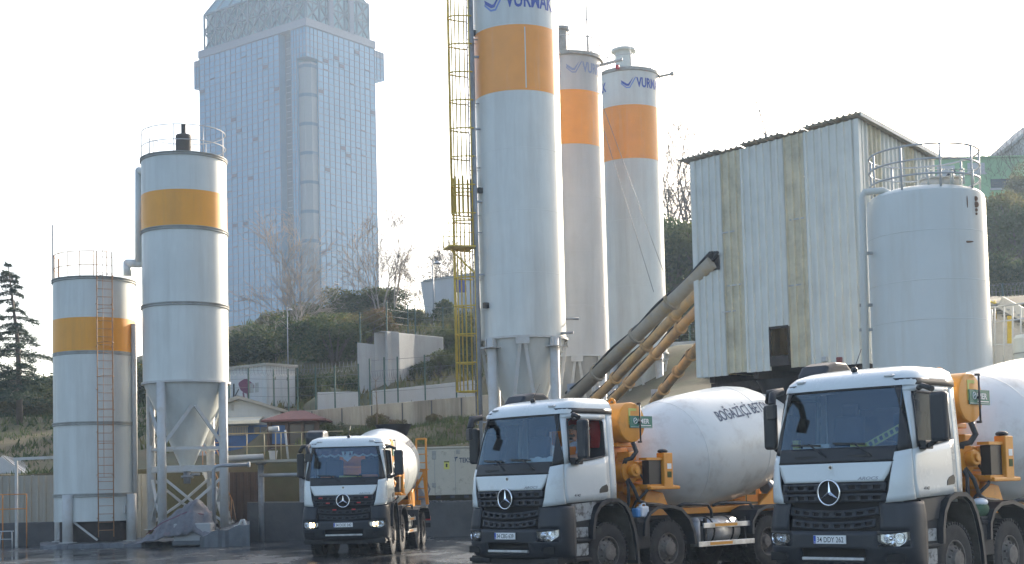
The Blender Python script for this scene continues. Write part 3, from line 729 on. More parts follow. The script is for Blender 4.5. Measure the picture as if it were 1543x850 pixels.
    f_ = MB(); f_.tube([(.0 + .5 + .07 * math.cos(2 * PI * j / 16), 2.30, 3.25 + .07 * math.sin(2 * PI * j / 16)) for j in range(16)], .025, 6, closed=True); f_.bx(.45, .55, 2.22, 2.38, 3.2, 3.24)
    f_.bx(-.55, -.45, 2.1, 2.5, 2.45, 2.54); f_.bx(.45, .55, 2.1, 2.5, 2.45, 2.54); f_.obj('lifting_eye', 'mixer_orange', wt)
    f_ = MB(); f_.bx(.995, 1.015, 2.22, 2.84, 2.76, 2.98)
    f_.bx(1.0155, 1.018, 2.235, 2.825, 2.775, 2.78, 1)
    vs, fs = text_geo('IMER', .15, .004)
    f_.add([(1.0185, 2.44 + v.x * .95, 2.845 + v.y * .8) for v in vs], fs, 1)
    cc = Vector((1.0185, 2.36, 2.89)); f_.tube([cc + Vector((0, .05 * math.cos(2 * PI * j / 20), .05 * math.sin(2 * PI * j / 20))) for j in range(20)], .008, 5, m=1, closed=True); f_.tube([cc + Vector((0, -.04, -.02)), cc + Vector((0, .04, .03))], .008, 5, m=1)
    f_.bx(1.0155, 1.019, 2.46, 2.80, 2.80, 2.815, 1)
    f_.obj('sign_plate', ['sign_green', 'letter_white'], wt)
    f_ = MB(); f_.cyl((1.045, 2.46, 2.50), (1.045, 2.46, 3.22), .016, n=8)
    for zz in (2.50, 2.86, 3.2): f_.bx(.99, 1.06, 2.44, 2.48, zz - .015, zz + .02)
    f_.obj('sight_tube', 'hose_grey', wt)
    f_ = MB(); f_.bx(.992, .996, 2.2, 2.25, 2.82, 3.12); f_.bx(.992, .996, 2.25, 2.42, 3.07, 3.12); f_.obj('warning_stripe', 'sign_yellow', wt)
    f_ = MB(); f_.bx(.96, 1.12, 2.58, 2.92, 1.72, 2.16); f_.obj('oil_cooler', 'plastic_black', root)
    f_ = MB(); f_.bx(.95, 1.14, 2.50, 2.935, 2.165, 2.21); f_.obj('cooler_frame', 'mixer_orange', root); f_ = MB(); f_.bx(.95, 1.14, 2.50, 2.935, 1.66, 1.715); f_.obj('cooler_frame', 'mixer_orange', root)
    f_ = MB(); f_.bx(1.0, 1.18, 2.94, 3.20, 1.66, 2.30); cb = f_.obj('control_box', 'mixer_orange', root, bevel=.015)
    f_ = MB(); f_.bx(1.1805, 1.184, 3.03, 3.15, 2.0, 2.10); f_.bx(1.1805, 1.184, 3.03, 3.15, 1.84, 1.95, 1); f_.obj('label_sticker', ['letter_white', 'leaf_bright'], cb)
    f_ = MB(); f_.sphere((1.09, 3.02, 2.33), .09, 12, 6, sc=(1, 1.3, .5)); f_.obj('box_cap', 'plastic_black', cb)
    for pts, rr in (([(.95, 2.35, 2.50), (1.0, 2.38, 2.32), (.95, 2.30, 2.20), (.85, 2.25, 2.18), (.80, 2.22, 2.0)], .045), ([(.80, 2.30, 1.90), (.98, 2.30, 1.66), (1.0, 2.42, 1.42), (.95, 2.7, 1.36), (.9, 3.2, 1.33)], .032),
                    ([(.75, 2.32, 1.98), (.92, 2.22, 1.7), (.92, 2.22, 1.4), (.8, 2.3, 1.25)], .03), ([(1.05, 2.7, 1.70), (1.1, 2.5, 1.58), (.95, 2.38, 1.40), (.8, 2.4, 1.2)], .026), ([(.7, 2.5, 2.0), (.9, 2.6, 1.9), (.98, 2.66, 1.72)], .022)):
        f_ = MB(); f_.tube(pts, rr, 8); f_.obj('hydraulic_hose', 'hose_grey', root)
    # ---- rear end
    for sx in (1, -1):
        f_ = MB(); f_.prism([(6.35, 1.25), (7.75, 1.25), (7.75, 1.72), (7.45, 1.84), (7.1, 1.72)], (sx * .74, 0, 0), (0, 1, 0), (0, 0, 1), (sx, 0, 0), .06); f_.bx(sx * .3, sx * .74, 7.0, 7.4, 1.25, 1.48); f_.obj('roller_stand', 'mixer_orange', root, bevel=.015)
        f_ = MB(); f_.cyl((sx * .45, 7.05, 1.60), (sx * .45, 7.28, 1.63), .13, n=20); f_.obj('drum_roller', 'steel_grey', root)
    f_ = MB()
    for xx in (.78, 1.10):
        f_.tube([(xx, 8.35, 1.35), (xx, 8.35, 3.35), (xx, 8.42, 3.45)], .035, 8)
    f_.tube([(.78, 8.42, 3.45), (1.10, 8.42, 3.45)], .035, 8)
    for zz in np.arange(1.55, 3.2, .28): f_.tube([(.78, 8.35, zz), (1.10, 8.35, zz)], .018, 6)
    f_.bx(.5, 1.12, 8.25, 8.75, 2.42, 2.47); f_.beam((1.06, 8.3, 2.4), (.5, 8.3, 1.4), .09, .06); f_.beam((1.12, 8.3, 1.3), (1.02, 8.3, 2.45), .1, .07); f_.bx(-.9, .9, 8.25, 8.35, 1.3, 1.45); f_.beam((-.62, 8.3, 1.3), (-.5, 8.2, 3.0), .09, .09); f_.beam((.55, 8.3, 1.3), (.45, 8.2, 3.0), .09, .09)
    f_.obj('rear_ladder', 'mixer_orange', root)
    f_ = MB(); Mh = Matrix.Translation((0, 8.55, 3.15)); f_.lathe([(.30, 0), (.36, .25), (.58, .75), (.62, .80), (.56, .76), (.32, .25)], 28, Mh); f_.obj('feed_hopper', 'plastic_black', root)
    f_ = MB(); f_.prism([(-.3, .12), (-.2, -.1), (0, -.17), (.2, -.1), (.3, .12), (.27, .12), (.18, -.08), (0, -.14), (-.18, -.08), (-.27, .12)], (.25, 8.7, 2.3), (.8, .6, 0), (.1, 0, 1), Vector((.45, .2, -.85)).normalized(), 1.25); f_.cyl((.0, 8.6, 1.3), (.0, 8.6, 2.5), .08, n=10); f_.tube([(1.0, 8.6, 2.2), (1.15, 8.75, 1.8), (1.0, 8.8, 1.5), (.7, 8.8, 1.45)], .03, 8); f_.obj('discharge_chute', 'steel_grey', root)
    f_ = MB(); f_.bx(-1.15, 1.15, 8.72, 8.80, .55, .70); f_.bx(.85, 1.15, 8.66, 8.76, .78, .92, 1); f_.bx(-1.15, -.85, 8.66, 8.76, .78, .92, 1); f_.obj('rear_bumper', ['chassis', 'lamp_red'], root)
    return root

def free(o, truck, label, cat):
    """a loose thing lying in a cab: top-level, at the same place"""
    o.parent = None; o.matrix_basis = truck.matrix_basis.copy(); tag(o, label, cat)

T0 = make_truck()
TRUCKS = {}
for key, x, y, h, plate, label in (
        ('R', 4.414, 19.80, .788, '34 DDY 262', 'closest white cab mixer truck at the right edge with its plate reading 34 DDY 262'),
        ('L', -4.60, 38.02, .078, '34 DOE 542', 'farther white cab mixer truck facing the camera with headlights on'),
        ('M', -.147, 24.97, .801, None, 'white cab mixer truck in the middle with driver at the window and lettered drum')):
    o = T0 if key == 'M' else copy_tree(T0)
    o.location = (x, y, 0); o.rotation_euler = (0, 0, -h)
    tag(o, label, 'mixer truck', 'concrete mixer trucks in the yard'); TRUCKS[key] = o
    if plate:
        bpy.data.objects.remove(child(o, 'license_plate')); make_plate(o, plate)
        for ch in o.children:
            if ch.name.startswith('door_skirt'):
                ch.data = ch.data.copy(); ch.data.materials[0] = MATS['plastic_dark']
            if ch.name.startswith('rear_ladder') or ch.name.startswith('step_box'):
                pass
    if key == 'L':
        for ch in o.children:
            if ch.name.startswith('headlight'):
                bl = child(ch, 'bulb'); bl.data = bl.data.copy(); bl.data.materials[0] = MATS['lamp_lit']
        # red lamps in the grille, curtain and lace
        for x_, z_ in ((-.62, 1.60), (.62, 1.60), (-.42, 1.46), (.42, 1.46), (-.24, 1.28), (.28, 1.28)):
            mb = MB(); yy = CABS.pt(CABS.tx(x_, z_), z_).y; mb.box((x_, yy - .02, z_), (.10, .02, .03)); mb.obj('grille_lamp', 'lamp_red', o, bevel=.005)
        mb = MB(); vs = []; nn = 40
        for i in range(nn + 1):
            x_ = -.9 + 1.8 * i / nn; sc = abs(math.sin(i * PI / 5)) * .05; yy = .62 + .1 * x_ * x_ * 1 + .015 * math.sin(i * 1.9)
            vs += [(x_, yy, 2.95), (x_, yy - .02, 2.80 - sc), (x_, yy - .022, 2.75 - sc)]
        mb.add(vs, [(3 * i, 3 * i + 1, 3 * i + 4, 3 * i + 3) for i in range(nn)], 0, True); mb.add(vs, [(3 * i + 1, 3 * i + 2, 3 * i + 5, 3 * i + 4) for i in range(nn)], 1, True)
        mb.obj('curtain', ['curtain', 'lace'], o, solid=.006)
        mb = MB()
        mb.prism([(-.16, 2.86), (.16, 2.86), (.10, 2.66), (0, 2.58), (-.10, 2.66)], (.02, .60, 0), (1, 0, 0), (0, 0, 1), (0, 1, 0), .01, 0)
        free(mb.obj('pennant', 'paper', o), o, 'white pennant hanging behind the windscreen of the farther truck', 'pennant')
        mb = MB(); mb.bx(-.72, -.35, .50, .60, 2.13, 2.18, 0); mb.bx(-.2, .40, .50, .60, 2.13, 2.20, 1); mb.bx(.42, .85, .52, .62, 2.13, 2.22, 0); free(mb.obj('dashboard_cloth', ['vest_orange', 'sign_yellow'], o, bevel=.02), o, 'orange and yellow cloth on the dashboard of the farther truck', 'cloth')
    if key == 'M':
        for d_ in [c_ for c_ in o.children if c_.name.startswith('door') and 'skirt' not in c_.name]:
            if any('number' in q_.name for q_ in d_.children): bpy.data.objects.remove(child(d_, 'window'))   # the driver has it wound down
        mb = MB(); vs = []; fs = []
        for i in range(11):
            for j in range(5):
                vs.append((.1 + .8 * i / 10, 1.50 + .03 * math.sin(i * 1.2 + j), 2.95 - .55 * j / 4))
        for i in range(10):
            for j in range(4): fs.append((i * 5 + j, i * 5 + j + 1, (i + 1) * 5 + j + 1, (i + 1) * 5 + j))
        mb.add(vs, fs, 0, True)
        mb.tube([(.62 + .10 * math.cos(a), 1.46, 2.68 + .10 * math.sin(a)) for a in [R_(40) + R_(280) * j / 20 for j in range(21)]], .022, 6, m=1)
        free(mb.obj('flag', ['flag_red', 'paper'], o), o, 'red flag with pale crescent hung inside the middle truck cab', 'flag')
        mb = MB()
        for i in range(5): mb.sphere((.15 + .16 * i, .52, 2.14 + .02 * (i % 2)), .12, 12, 8, sc=(1.1, .7, .8))
        free(mb.obj('dashboard_cloth', 'paper', o), o, 'crumpled white sheet on the dashboard of the middle truck', 'cloth')
    if key == 'R':
        mb = MB(); P0 = Vector((.30, .48, 2.16)); ex = Vector((.9, .05, .42)).normalized()
        mb.prism([(0, -.05), (.62, -.05), (.62, .05), (0, .05)], P0 + Vector((.02, 0, 0)), ex, (-.42, 0, .9), (0, 1, 0), .01, 0); mb.prism([(-.24, -.04), (.05, -.04), (.05, .05), (-.24, .05)], P0, (1, 0, 0), (0, 0, 1), (0, 1, 0), .012, 0)
        for i in range(6):
            mb.prism([(.05 + .09 * i, -.03), (.10 + .09 * i, -.03), (.10 + .09 * i, .03), (.05 + .09 * i, .03)], P0 + Vector((.02, -.004, 0)), ex, (-.42, 0, .9), (0, 1, 0), .003, 1)
        free(mb.obj('warning_board', ['sign_yellow', 'ink'], o), o, 'slanted yellow and black board behind the windscreen of the nearest truck', 'board')
        mb = MB(); mb.bx(-.72, -.28, .46, .5, 2.13, 2.22); mb.box((-.85, .5, 2.2), (.1, .06, .18), None, 1); free(mb.obj('dashboard_card', ['paper', 'sign_yellow'], o), o, 'pale card on the dashboard of the nearest truck', 'card')
        mb = MB(); mb.bx(-.45, .45, 1.612, 1.617, 2.2, 2.75); mb.obj('rear_window', 'glass_side', o)

# jerrycan between the axles of the middle truck, sack on the near one
def on_truck(key, p):
    return TRUCKS[key].matrix_basis @ Vector(p)
h = .801
t = thing('plastic_jug', 'white and blue plastic jug on the frame between the middle truck axles', 'jug', on_truck('M', (1.06, 2.38, 1.122)), -h)
mb = MB(); mb.box((0, .06, .10), (.14, .22, .20)); mb.obj('body', 'jug_white', t, bevel=.03, seg=3)
mb = MB(); mb.box((0, -.12, .085), (.14, .12, .17)); mb.obj('side_bottle', 'jug_blue', t, bevel=.03, seg=3)
mb = MB(); mb.cyl((0, .0, .20), (0, .0, .235), .03, n=12); mb.tube([(0, .03, .20), (0, .05, .25), (0, .13, .25), (0, .15, .20)], .012, 6); mb.obj('cap', 'jug_white', t)
t = thing('rubble_sack', 'dark green woven sack with white top between the nearest truck axles', 'sack', on_truck('R', (1.02, 2.38, 1.122)), -.788)
mb = MB(); mb.sphere((0, 0, .10), .2, 14, 8, sc=(.55, .95, .62)); mb.obj('sack_body', 'sack_green', t)
mb = MB(); mb.sphere((0, 0, .20), .17, 12, 6, sc=(.6, 1, .4)); mb.obj('sack_lining', 'jug_white', t)
# ================================================================= silos
def ang_pt(c, r, a, z): return Vector((c[0] + r * math.sin(a), c[1] - r * math.cos(a), z))

def silo(name, label, group, px, pr, Y, y_top, y_bot, bands, seams, paint, bandmat, base_z, cone=0., legs=4, phase=0., legr=.14, cone_r=.16, tapered_top=True, vbrace=True, rail=None, leg_shell=0., vtop=.12, vbot=None, vin=.75, plate=True):
    """px, pr: centre column and half width in the photograph; y_*: rows there; Y: distance of its axis"""
    R = pr / F_PX * Y; c0 = W(px, y_bot, Y); X = c0.x
    zt = W(px, y_top, Y - R).z; zb = c0.z if leg_shell else W(px, y_bot, Y - R).z
    zz = lambda y: W(px, y, Y - R).z
    t = thing(name, label, 'silo', (X, Y, base_z), 0, group); b = -base_z
    t['R'] = R
    s = MB(); prof = [(R, zb + b), (R, zt + b), (R * .96, zt + b + .06), (.05, zt + b + .22), (0, zt + b + .22)]
    s.lathe(prof, 96); s.obj('shell', paint, t)
    for ya, yb in bands:
        s = MB(); s.lathe([(R + .001, zz(yb) + b), (R + .005, zz(yb) + b), (R + .005, zz(ya) + b), (R + .001, zz(ya) + b)], 96); s.obj('band', bandmat, t)
    for y, k in seams:
        z = zz(y) + b; s = MB()
        if k: s.lathe([(R, z - .07), (R + .05 * k, z - .06), (R + .05 * k, z - .025), (R + .012, z - .02), (R + .012, z + .02), (R + .05 * k, z + .025), (R + .05 * k, z + .06), (R, z + .07)], 72); s.obj('flange', 'ring_grey', t)
        else: s.lathe([(R, z - .012), (R + .006, z - .004), (R + .006, z + .004), (R, z + .012)], 72); s.obj('weld_seam', paint, t)
    if cone:
        zc = zb - cone
        s = MB(); s.lathe([(cone_r, zc + b), (R - .01, zb + b)], 56); s.lathe([(cone_r + .08, zc + b), (cone_r + .08, zc + b + .05)], 20); s.cyl((0, 0, zc + b - .45), (0, 0, zc + b), cone_r * .8, n=16, m=1); s.cyl((0, 0, zc + b - .25), (0, 0, zc + b - .15), cone_r * 1.4, n=16, m=1); s.cyl((0, 0, zc + b - .12), (.5, -.1, zc + b - .12), .05, n=8, m=1)
        s.obj('cone', [paint, 'steel_grey'], t)
        s = MB(); s.lathe([(R, zb + b - .05), (R + .07, zb + b - .05), (R + .07, zb + b + .03), (R, zb + b + .03)], 64); s.obj('ring_beam', 'steel_white', t)
    for k in range(legs):
        a = phase + 2 * PI * k / legs; rl = R + (.02 if not leg_shell else legr * .6)
        s = MB(); top = zb + b + (leg_shell if leg_shell else -.02)
        p = ang_pt((0, 0), rl, a, 0); s.cyl((p.x, p.y, 0), (p.x, p.y, top), legr, n=18)
        s.cyl((p.x, p.y, 0), (p.x, p.y, .03), legr * 1.7, n=18)
        if cone and plate:
            u = Vector((math.sin(a), -math.cos(a), 0)); w = Vector((u.y, -u.x, 0))
            s.box(p + Vector((0, 0, top - .34)), (legr * 3.4, legr * 3.4, .03), Matrix.Rotation(a, 3, 'Z'))
            for sd in (-1, 0, 1): s.prism([(-.02, 0), (.02, 0), (.02, .33), (-.02, .33)], p + w * (sd * legr * 1.1) + Vector((0, 0, top - .33)), w, (0, 0, 1), u, .14 if sd else .02)
        s.obj('leg', 'steel_white', t)
    if vbrace and cone:
        for k in range(legs):
            a0 = phase + 2 * PI * k / legs; a1 = a0 + 2 * PI / legs; am = (a0 + a1) / 2
            bot = max(.3, zb + b - cone * 1.1) if vbot is None else zb + b - vbot
            for aa in (a0, a1):
                s = MB(); f = .36 if aa == a0 else .36
                q = ang_pt((0, 0), (R - .02) * (1 - max(0, vtop - .3) / (cone * 1.3)), am + (aa - am) * .06, zb + b - vtop); p = ang_pt((0, 0), R * math.cos(PI / legs) * 1.05 if vbot is None else R, am + (aa - am) * vin, bot)
                s.beam(q, p, .12, .10, (math.sin(am), -math.cos(am), 0)); s.obj('brace', 'steel_white', t)
            if vbot is not None: continue
            s = MB(); q = ang_pt((0, 0), R + .04, am, zb + b - .14); s.box(q, (.5, .03, .28), Matrix.Rotation(am, 3, 'Z')); s.obj('gusset', 'steel_white', t)
    return t, R, X, zb, zt, zz

def guardrail(t, R, z0, z1, levels, nposts, matn, a0=0., a1=2 * PI, rad=.02):
    s = MB()
    for f in levels: hoop(s, (0, 0), R, z0 + (z1 - z0) * f, rad, a0, a1)
    for k in range(nposts + (0 if abs(a1 - a0 - 2 * PI) < .01 else 1)):
        a = a0 + (a1 - a0) * k / nposts; p = ang_pt((0, 0), R, a, z0); s.tube([p, p + Vector((0, 0, z1 - z0))], rad * 1.1, 6)
    return s.obj('guardrail', matn, t)

def logo(t, R, b, zc, acen, h, mats=('logo_blue', 'logo_lightblue'), txt='VURMAK', full=True, mark=True):
    """angled tick mark and word wrapped round a shell; acen: angle of the mark's centre"""
    P = lambda x, y: ang_pt((0, 0), R + .012, acen + x / R, zc + b + y * 1.35)
    def poly(pts, m, s):
        o = []
        for i in range(len(pts)):
            p, q = pts[i], pts[(i + 1) % len(pts)]; o += [(p[0] + (q[0] - p[0]) * k / 4, p[1] + (q[1] - p[1]) * k / 4) for k in range(4)]
        s.add([P(*q) for q in o], [list(range(len(o)))], m)
    if mark:
        s = MB(); k = h
        poly([(-.80 * k, .22 * k), (-.72 * k, -.02 * k), (-.20 * k, -.30 * k), (-.12 * k, -.12 * k)], 0, s)
        poly([(-.20 * k, -.30 * k), (.10 * k, -.30 * k), (.02 * k, -.12 * k), (-.12 * k, -.12 * k)], 0, s)
        poly([(.02 * k, -.12 * k), (.10 * k, -.30 * k), (.80 * k, .70 * k), (.62 * k, .45 * k)], 0, s)
        poly([(-.80 * k, .02 * k), (-.80 * k, -.10 * k), (-.22 * k, -.48 * k), (-.20 * k, -.38 * k)], 1, s)
        poly([(-.20 * k, -.38 * k), (-.22 * k, -.48 * k), (.20 * k, -.48 * k), (.14 * k, -.38 * k)], 1, s)
        poly([(.14 * k, -.38 * k), (.20 * k, -.48 * k), (.86 * k, .36 * k), (.84 * k, .50 * k)], 1, s)
        s.obj('logo_mark', list(mats), t)
    s = MB(); vs, fs = text_geo(txt, h * .92, .012, 1); x0 = .95 * h if mark else 0
    s.add([P(x0 + v.x * 1.0, -.36 * h + v.y * 1.2) for v in vs], fs); s.obj('logo_lettering', mats[0], t)

# --- the two silos on the left
GS = 'banded silos of the plant'
sa, RA, XA, zbA, ztA, zzA = silo('cement_silo', 'short white silo with amber band and orange ladder, far left beside the sheet fence', GS, 144, 60, 54, 419, 785, [(477, 528)],
    [(417, 1), (530, .4), (637, 1), (746, 1)], 'silo_white', 'band_amber', .15, 0, 4, R_(-21), .19, leg_shell=1.0)
zt = ztA - .15
guardrail(sa, RA * .97, zt, zt + 1.05, (.5, 1), 7, 'rail_rust', R_(-100), R_(35), .016)
s = MB(); p = ang_pt((0, 0), RA, R_(-80), zt); s.tube([p, p + Vector((0, 0, 2.3))], .03, 8); s.obj('vent_pipe', 'rail_grey', sa)
s = MB()
lad_a = asin_a = math.asin((173 - 144) / 60)
LZ0, LZ1 = .2, zt + 1.0
ax = Vector((math.cos(lad_a), math.sin(lad_a), 0)); an = Vector((math.sin(lad_a), -math.cos(lad_a), 0)); base = an * (RA + .22)
for sx in (-.28, .28):
    s.tube([base + ax * sx + Vector((0, 0, LZ0)), base + ax * sx + Vector((0, 0, LZ1))], .022, 6)
for z in np.arange(LZ0 + .25, LZ1, .30): s.tube([base - ax * .28 + Vector((0, 0, z)), base + ax * .28 + Vector((0, 0, z))], .012, 6)
for z in np.arange(.9, zt, 1.6):
    for sx in (-.28, .28): s.tube([base + ax * sx + Vector((0, 0, z)), an * (RA - .01) + ax * sx + Vector((0, 0, z))], .014, 6)
s.obj('ladder', 'rail_rust', sa)
s = MB()
for z in np.arange(2.4, LZ1 + .1, 1.25):
    s.tube([base + ax * (.30 * math.cos(q)) + an * (.62 * math.sin(q)) + Vector((0, 0, z)) for q in np.linspace(0, PI, 9)], .012, 6)
for q in (.9, 2.2):
    s.tube([base + ax * (.30 * math.cos(q)) + an * (.62 * math.sin(q)) + Vector((0, 0, 2.4)), base + ax * (.30 * math.cos(q)) + an * (.62 * math.sin(q)) + Vector((0, 0, LZ1))], .010, 5)
s.obj('ladder_cage', 'rail_rust', sa)
s = MB(); s.lathe([(RA * .86, .02), (RA * .86, 1.0)], 40); s.obj('dark_void_fill', 'dark_rust', sa)  # added cylinder, its dark brown standing in for the shadowy void between the legs
for k in range(4):
    a0 = R_(-21) + PI / 2 * k; s = MB(); s.beam(ang_pt((0, 0), RA, a0, .9), ang_pt((0, 0), RA * .9, a0 + .7, .08), .09, .07); s.obj('brace', 'steel_white', sa)
s = MB(); pb = ang_pt((0, 0), RA * .98, R_(80), 0); s.cyl((pb.x + .12, pb.y, 1.2), (pb.x + .12, pb.y, zt - 1.6), .10, n=14); s.box((pb.x - .2, pb.y - .5, 1.2), (.18, .14, .3)); s.obj('fill_pipe', 'steel_white', sa)

sb, RB, XB, zbB, ztB, zzB = silo('cement_silo', 'tall white silo with amber band and dark filter on top, on four legs', GS, 280.5, 63.5, 53, 231, 573, [(284, 338)],
    [(229, 1), (341, 1), (456, 1)], 'silo_white', 'band_amber', 0.55, 3.3, 4, R_(-21), .165, .17, plate=False, vtop=.9, vbot=2.35, vin=.97)
zt = ztB - .55
guardrail(sb, RB * .985, zt, zt + 1.12, (.5, 1), 9, 'rail_grey', 0, 2 * PI, .017)
s = MB(); s.lathe([(0, 1.35), (.09, 1.35), (.09, .98), (.27, .95), (.30, .90), (.30, 0)], 24, Matrix.Translation((0, 0, zt + .15))); s.obj('filter_unit', 'filter_black', sb)
# crossing braces and collar lower down, hand rails
s = MB(); zc = 2.25
for k in range(4):
    a0 = R_(-21) + PI / 2 * k; a1 = a0 + PI / 2
    p, q = ang_pt((0, 0), RB, a0, zc), ang_pt((0, 0), RB, a1, zc); s.beam(p, q, .10, .22); s.beam(p + Vector((0, 0, .75)), q + Vector((0, 0, .75)), .07, .10)
s.obj('collar_beam', 'steel_white', sb)
for k in range(4):
    a0 = R_(-21) + PI / 2 * k; a1 = a0 + PI / 2; am = ang_pt((0, 0), RB * .72, (a0 + a1) / 2, 1.0)
    for a in (a0, a1):
        s = MB(); s.beam(ang_pt((0, 0), RB, a, 1.95), am, .11, .09); s.beam(am, ang_pt((0, 0), RB, a, .25), .11, .09); s.obj('brace', 'steel_white', sb)
# dust pipe from the short to the tall silo, a thing of its own
t = thing('dust_pipe', 'pale bent pipe joining the tops of the two left silos', 'pipe', (XB, 53, 0))
s = MB(); pts = [W(192, 416, 53.6), W(192, 397, 53.6), W(210, 397, 53.4), W(210, 258, 53.4), W(228, 258, 52.6)]
pts = [p - Vector((XB, 53, 0)) for p in pts]
for i in range(4): s.cyl(pts[i], pts[i + 1], .16 if i < 3 else .14, n=18)
for p in pts[1:4]: s.sphere(p, .165, 14, 8)
s.obj('pipe_run', 'silo_white', t)
s = MB(); s.cyl(pts[4] + Vector((-.06, 0, 0)), pts[4] + Vector((.22, 0, 0)), .21, n=18); s.obj('pipe_collar', 'ring_grey', t)

# --- the three tall silos
sA, RAA, XAA, zb_, zt_, zzz = silo('cement_silo', 'nearest of the tall orange banded silos, wide and cropped by the top of the photo', GS, 789, 64.5, 52, -60, 506, [(36, 135)],
    [(222, 0), (315, 0), (410, 0)], 'silo_white', 'band_orange', 0, 3.9, 4, R_(43), .175, .2)
logo(sA, RAA, 0, W(745, 0, 52 - RAA).z, math.asin((747 - 779) / 62), .52)
s = MB(); a = math.asin(12 / 62)
s.add([ang_pt((0, 0), RAA + .008, a + da, z) for z in (zzz(132), zzz(80), zzz(40)) for da in (-.012, .012)], [(0, 1, 3, 2), (2, 3, 5, 4)]); s.obj('bare_streak', 'silo_white', sA)
# caged ladder up the left side (fixed to the silo)
la = R_(-74); au = Vector((math.sin(la), -math.cos(la), 0)); aw = Vector((math.cos(la), math.sin(la), 0))
for (y0, y1, off, sh) in ((-20, 376, .50, 0.), (270, 640, .28, -.32)):
    za, zb2 = W(705, y1, 52).z, W(700, y0, 52).z
    base = au * (RAA + off * .55) + aw * sh
    s = MB()
    for sx in (-.22, .22): s.tube([base + aw * sx + Vector((0, 0, za)), base + aw * sx + Vector((0, 0, zb2))], .026, 6)
    for z in np.arange(za, zb2, .3): s.tube([base - aw * .22 + Vector((0, 0, z)), base + aw * .22 + Vector((0, 0, z))], .012, 5)
    for z in np.arange(za + .5, zb2, 2.4):
        for sx in (-.22, .22): s.tube([base + aw * sx + Vector((0, 0, z)), au * (RAA - .02) + aw * (sx + sh) + Vector((0, 0, z))], .02, 5)
    s.obj('ladder', 'steel_grey', sA)
    s = MB(); cr = .36
    for z in np.arange(za + 1.2, zb2, 1.05):
        s.tube([base + aw * (cr * math.cos(q)) + au * (.78 * math.sin(q)) + Vector((0, 0, z)) for q in np.linspace(-.05, PI + .05, 11)], .028, 6)
    for q in np.linspace(.1, PI - .1, 7):
        o_ = base + aw * (cr * math.cos(q)) + au * (.78 * math.sin(q)); s.tube([o_ + Vector((0, 0, za + (1.2 if q > .3 else .0))), o_ + Vector((0, 0, zb2))], .028, 5)
    s.obj('ladder_cage', 'yellow_steel', sA)
s = MB(); z = W(700, 378, 52).z; base = au * (RAA + .5)
s.box(base + au * .3 + Vector((0, 0, z)), (.95, 1.0, .05), Matrix.Rotation(la, 3, 'Z')); s.beam(base + au * .7 + Vector((0, 0, z)), au * (RAA + .05) + Vector((0, 0, z - 1.1)), .05, .05)
for sx in (-.45, .45):
    for k in (.5, 1.0): s.tube([base + aw * sx + au * (-.1) + Vector((0, 0, z + k)), base + aw * sx + au * .78 + Vector((0, 0, z + k))], .018, 5)
    s.tube([base + aw * sx + au * .78 + Vector((0, 0, z)), base + aw * sx + au * .78 + Vector((0, 0, z + 1.0))], .018, 5)
s.obj('rest_platform', 'yellow_steel', sA)
s = MB(); p0 = ang_pt((0, 0), RAA + .22, R_(-66), 0); s.cyl((p0.x, p0.y, .2), (p0.x, p0.y, zt_), .075, n=12)
for z in np.arange(1.5, zt_, 2.7): s.box((p0.x + .1, p0.y, z), (.28, .1, .06))
s.obj('fill_pipe', 'steel_grey', sA)
for (px_, py_) in ((737, 460), (719, 42), (724, 285)):
    a = math.asin(max(-.97, (px_ - (789 if py_ > 300 else 781)) / 64.)); s = MB(); s.box(ang_pt((0, 0), RAA + .09, a, W(px_, py_, 51).z), (.16, .18, .2), Matrix.Rotation(a, 3, 'Z')); s.obj('junction_box', 'plastic_black', sA)
s = MB()
for a, zz2 in ((R_(60), 506), (R_(95), 480)): s.tube([ang_pt((0, 0), RAA, a, W(850, zz2, 52).z), ang_pt((0, 0), RAA + .5, a, W(850, zz2, 52).z)], .05, 8)
s.obj('outlet_spigot', 'steel_grey', sA)

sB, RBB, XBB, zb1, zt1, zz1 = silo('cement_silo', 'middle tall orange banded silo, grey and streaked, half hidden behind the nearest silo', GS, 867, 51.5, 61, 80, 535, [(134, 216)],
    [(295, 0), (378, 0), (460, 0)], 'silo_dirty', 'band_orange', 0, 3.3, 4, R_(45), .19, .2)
logo(sB, RBB, 0, W(867, 100, 61 - RBB).z, math.asin((868 - 861) / 51), .42, ('logo_faded', 'logo_faded'))
s = MB(); s.lathe([(RBB, zt1 - .05), (RBB + .10, zt1 - .03), (RBB + .10, zt1 + .12), (RBB * .9, zt1 + .2)], 48); s.obj('top_rim', 'ring_grey', sB)
guardrail(sB, RBB * .98, zt1 + .1, zt1 + 1.55, (.5, 1), 8, 'rail_grey', rad=.018)
s = MB(); px0 = (852 - 861) / 51 * RBB; s.lathe([(.28, 0), (.28, 1.25), (.40, 1.28), (.40, 1.40), (0, 1.45)], 22, Matrix.Translation((px0, 0, zt1 + .2))); s.obj('filter_unit', 'ring_grey', sB)
s = MB(); s.tube([(RBB * .6, -.3, zt1 + .1), (RBB * .6, -.3, zt1 + 4.2)], .035, 6); s.tube([(RBB * .9, -.4, zt1 - .25), (RBB + .9, -.6, zt1 - .05)], .07, 8); s.obj('antenna_mast', 'rail_grey', sB)

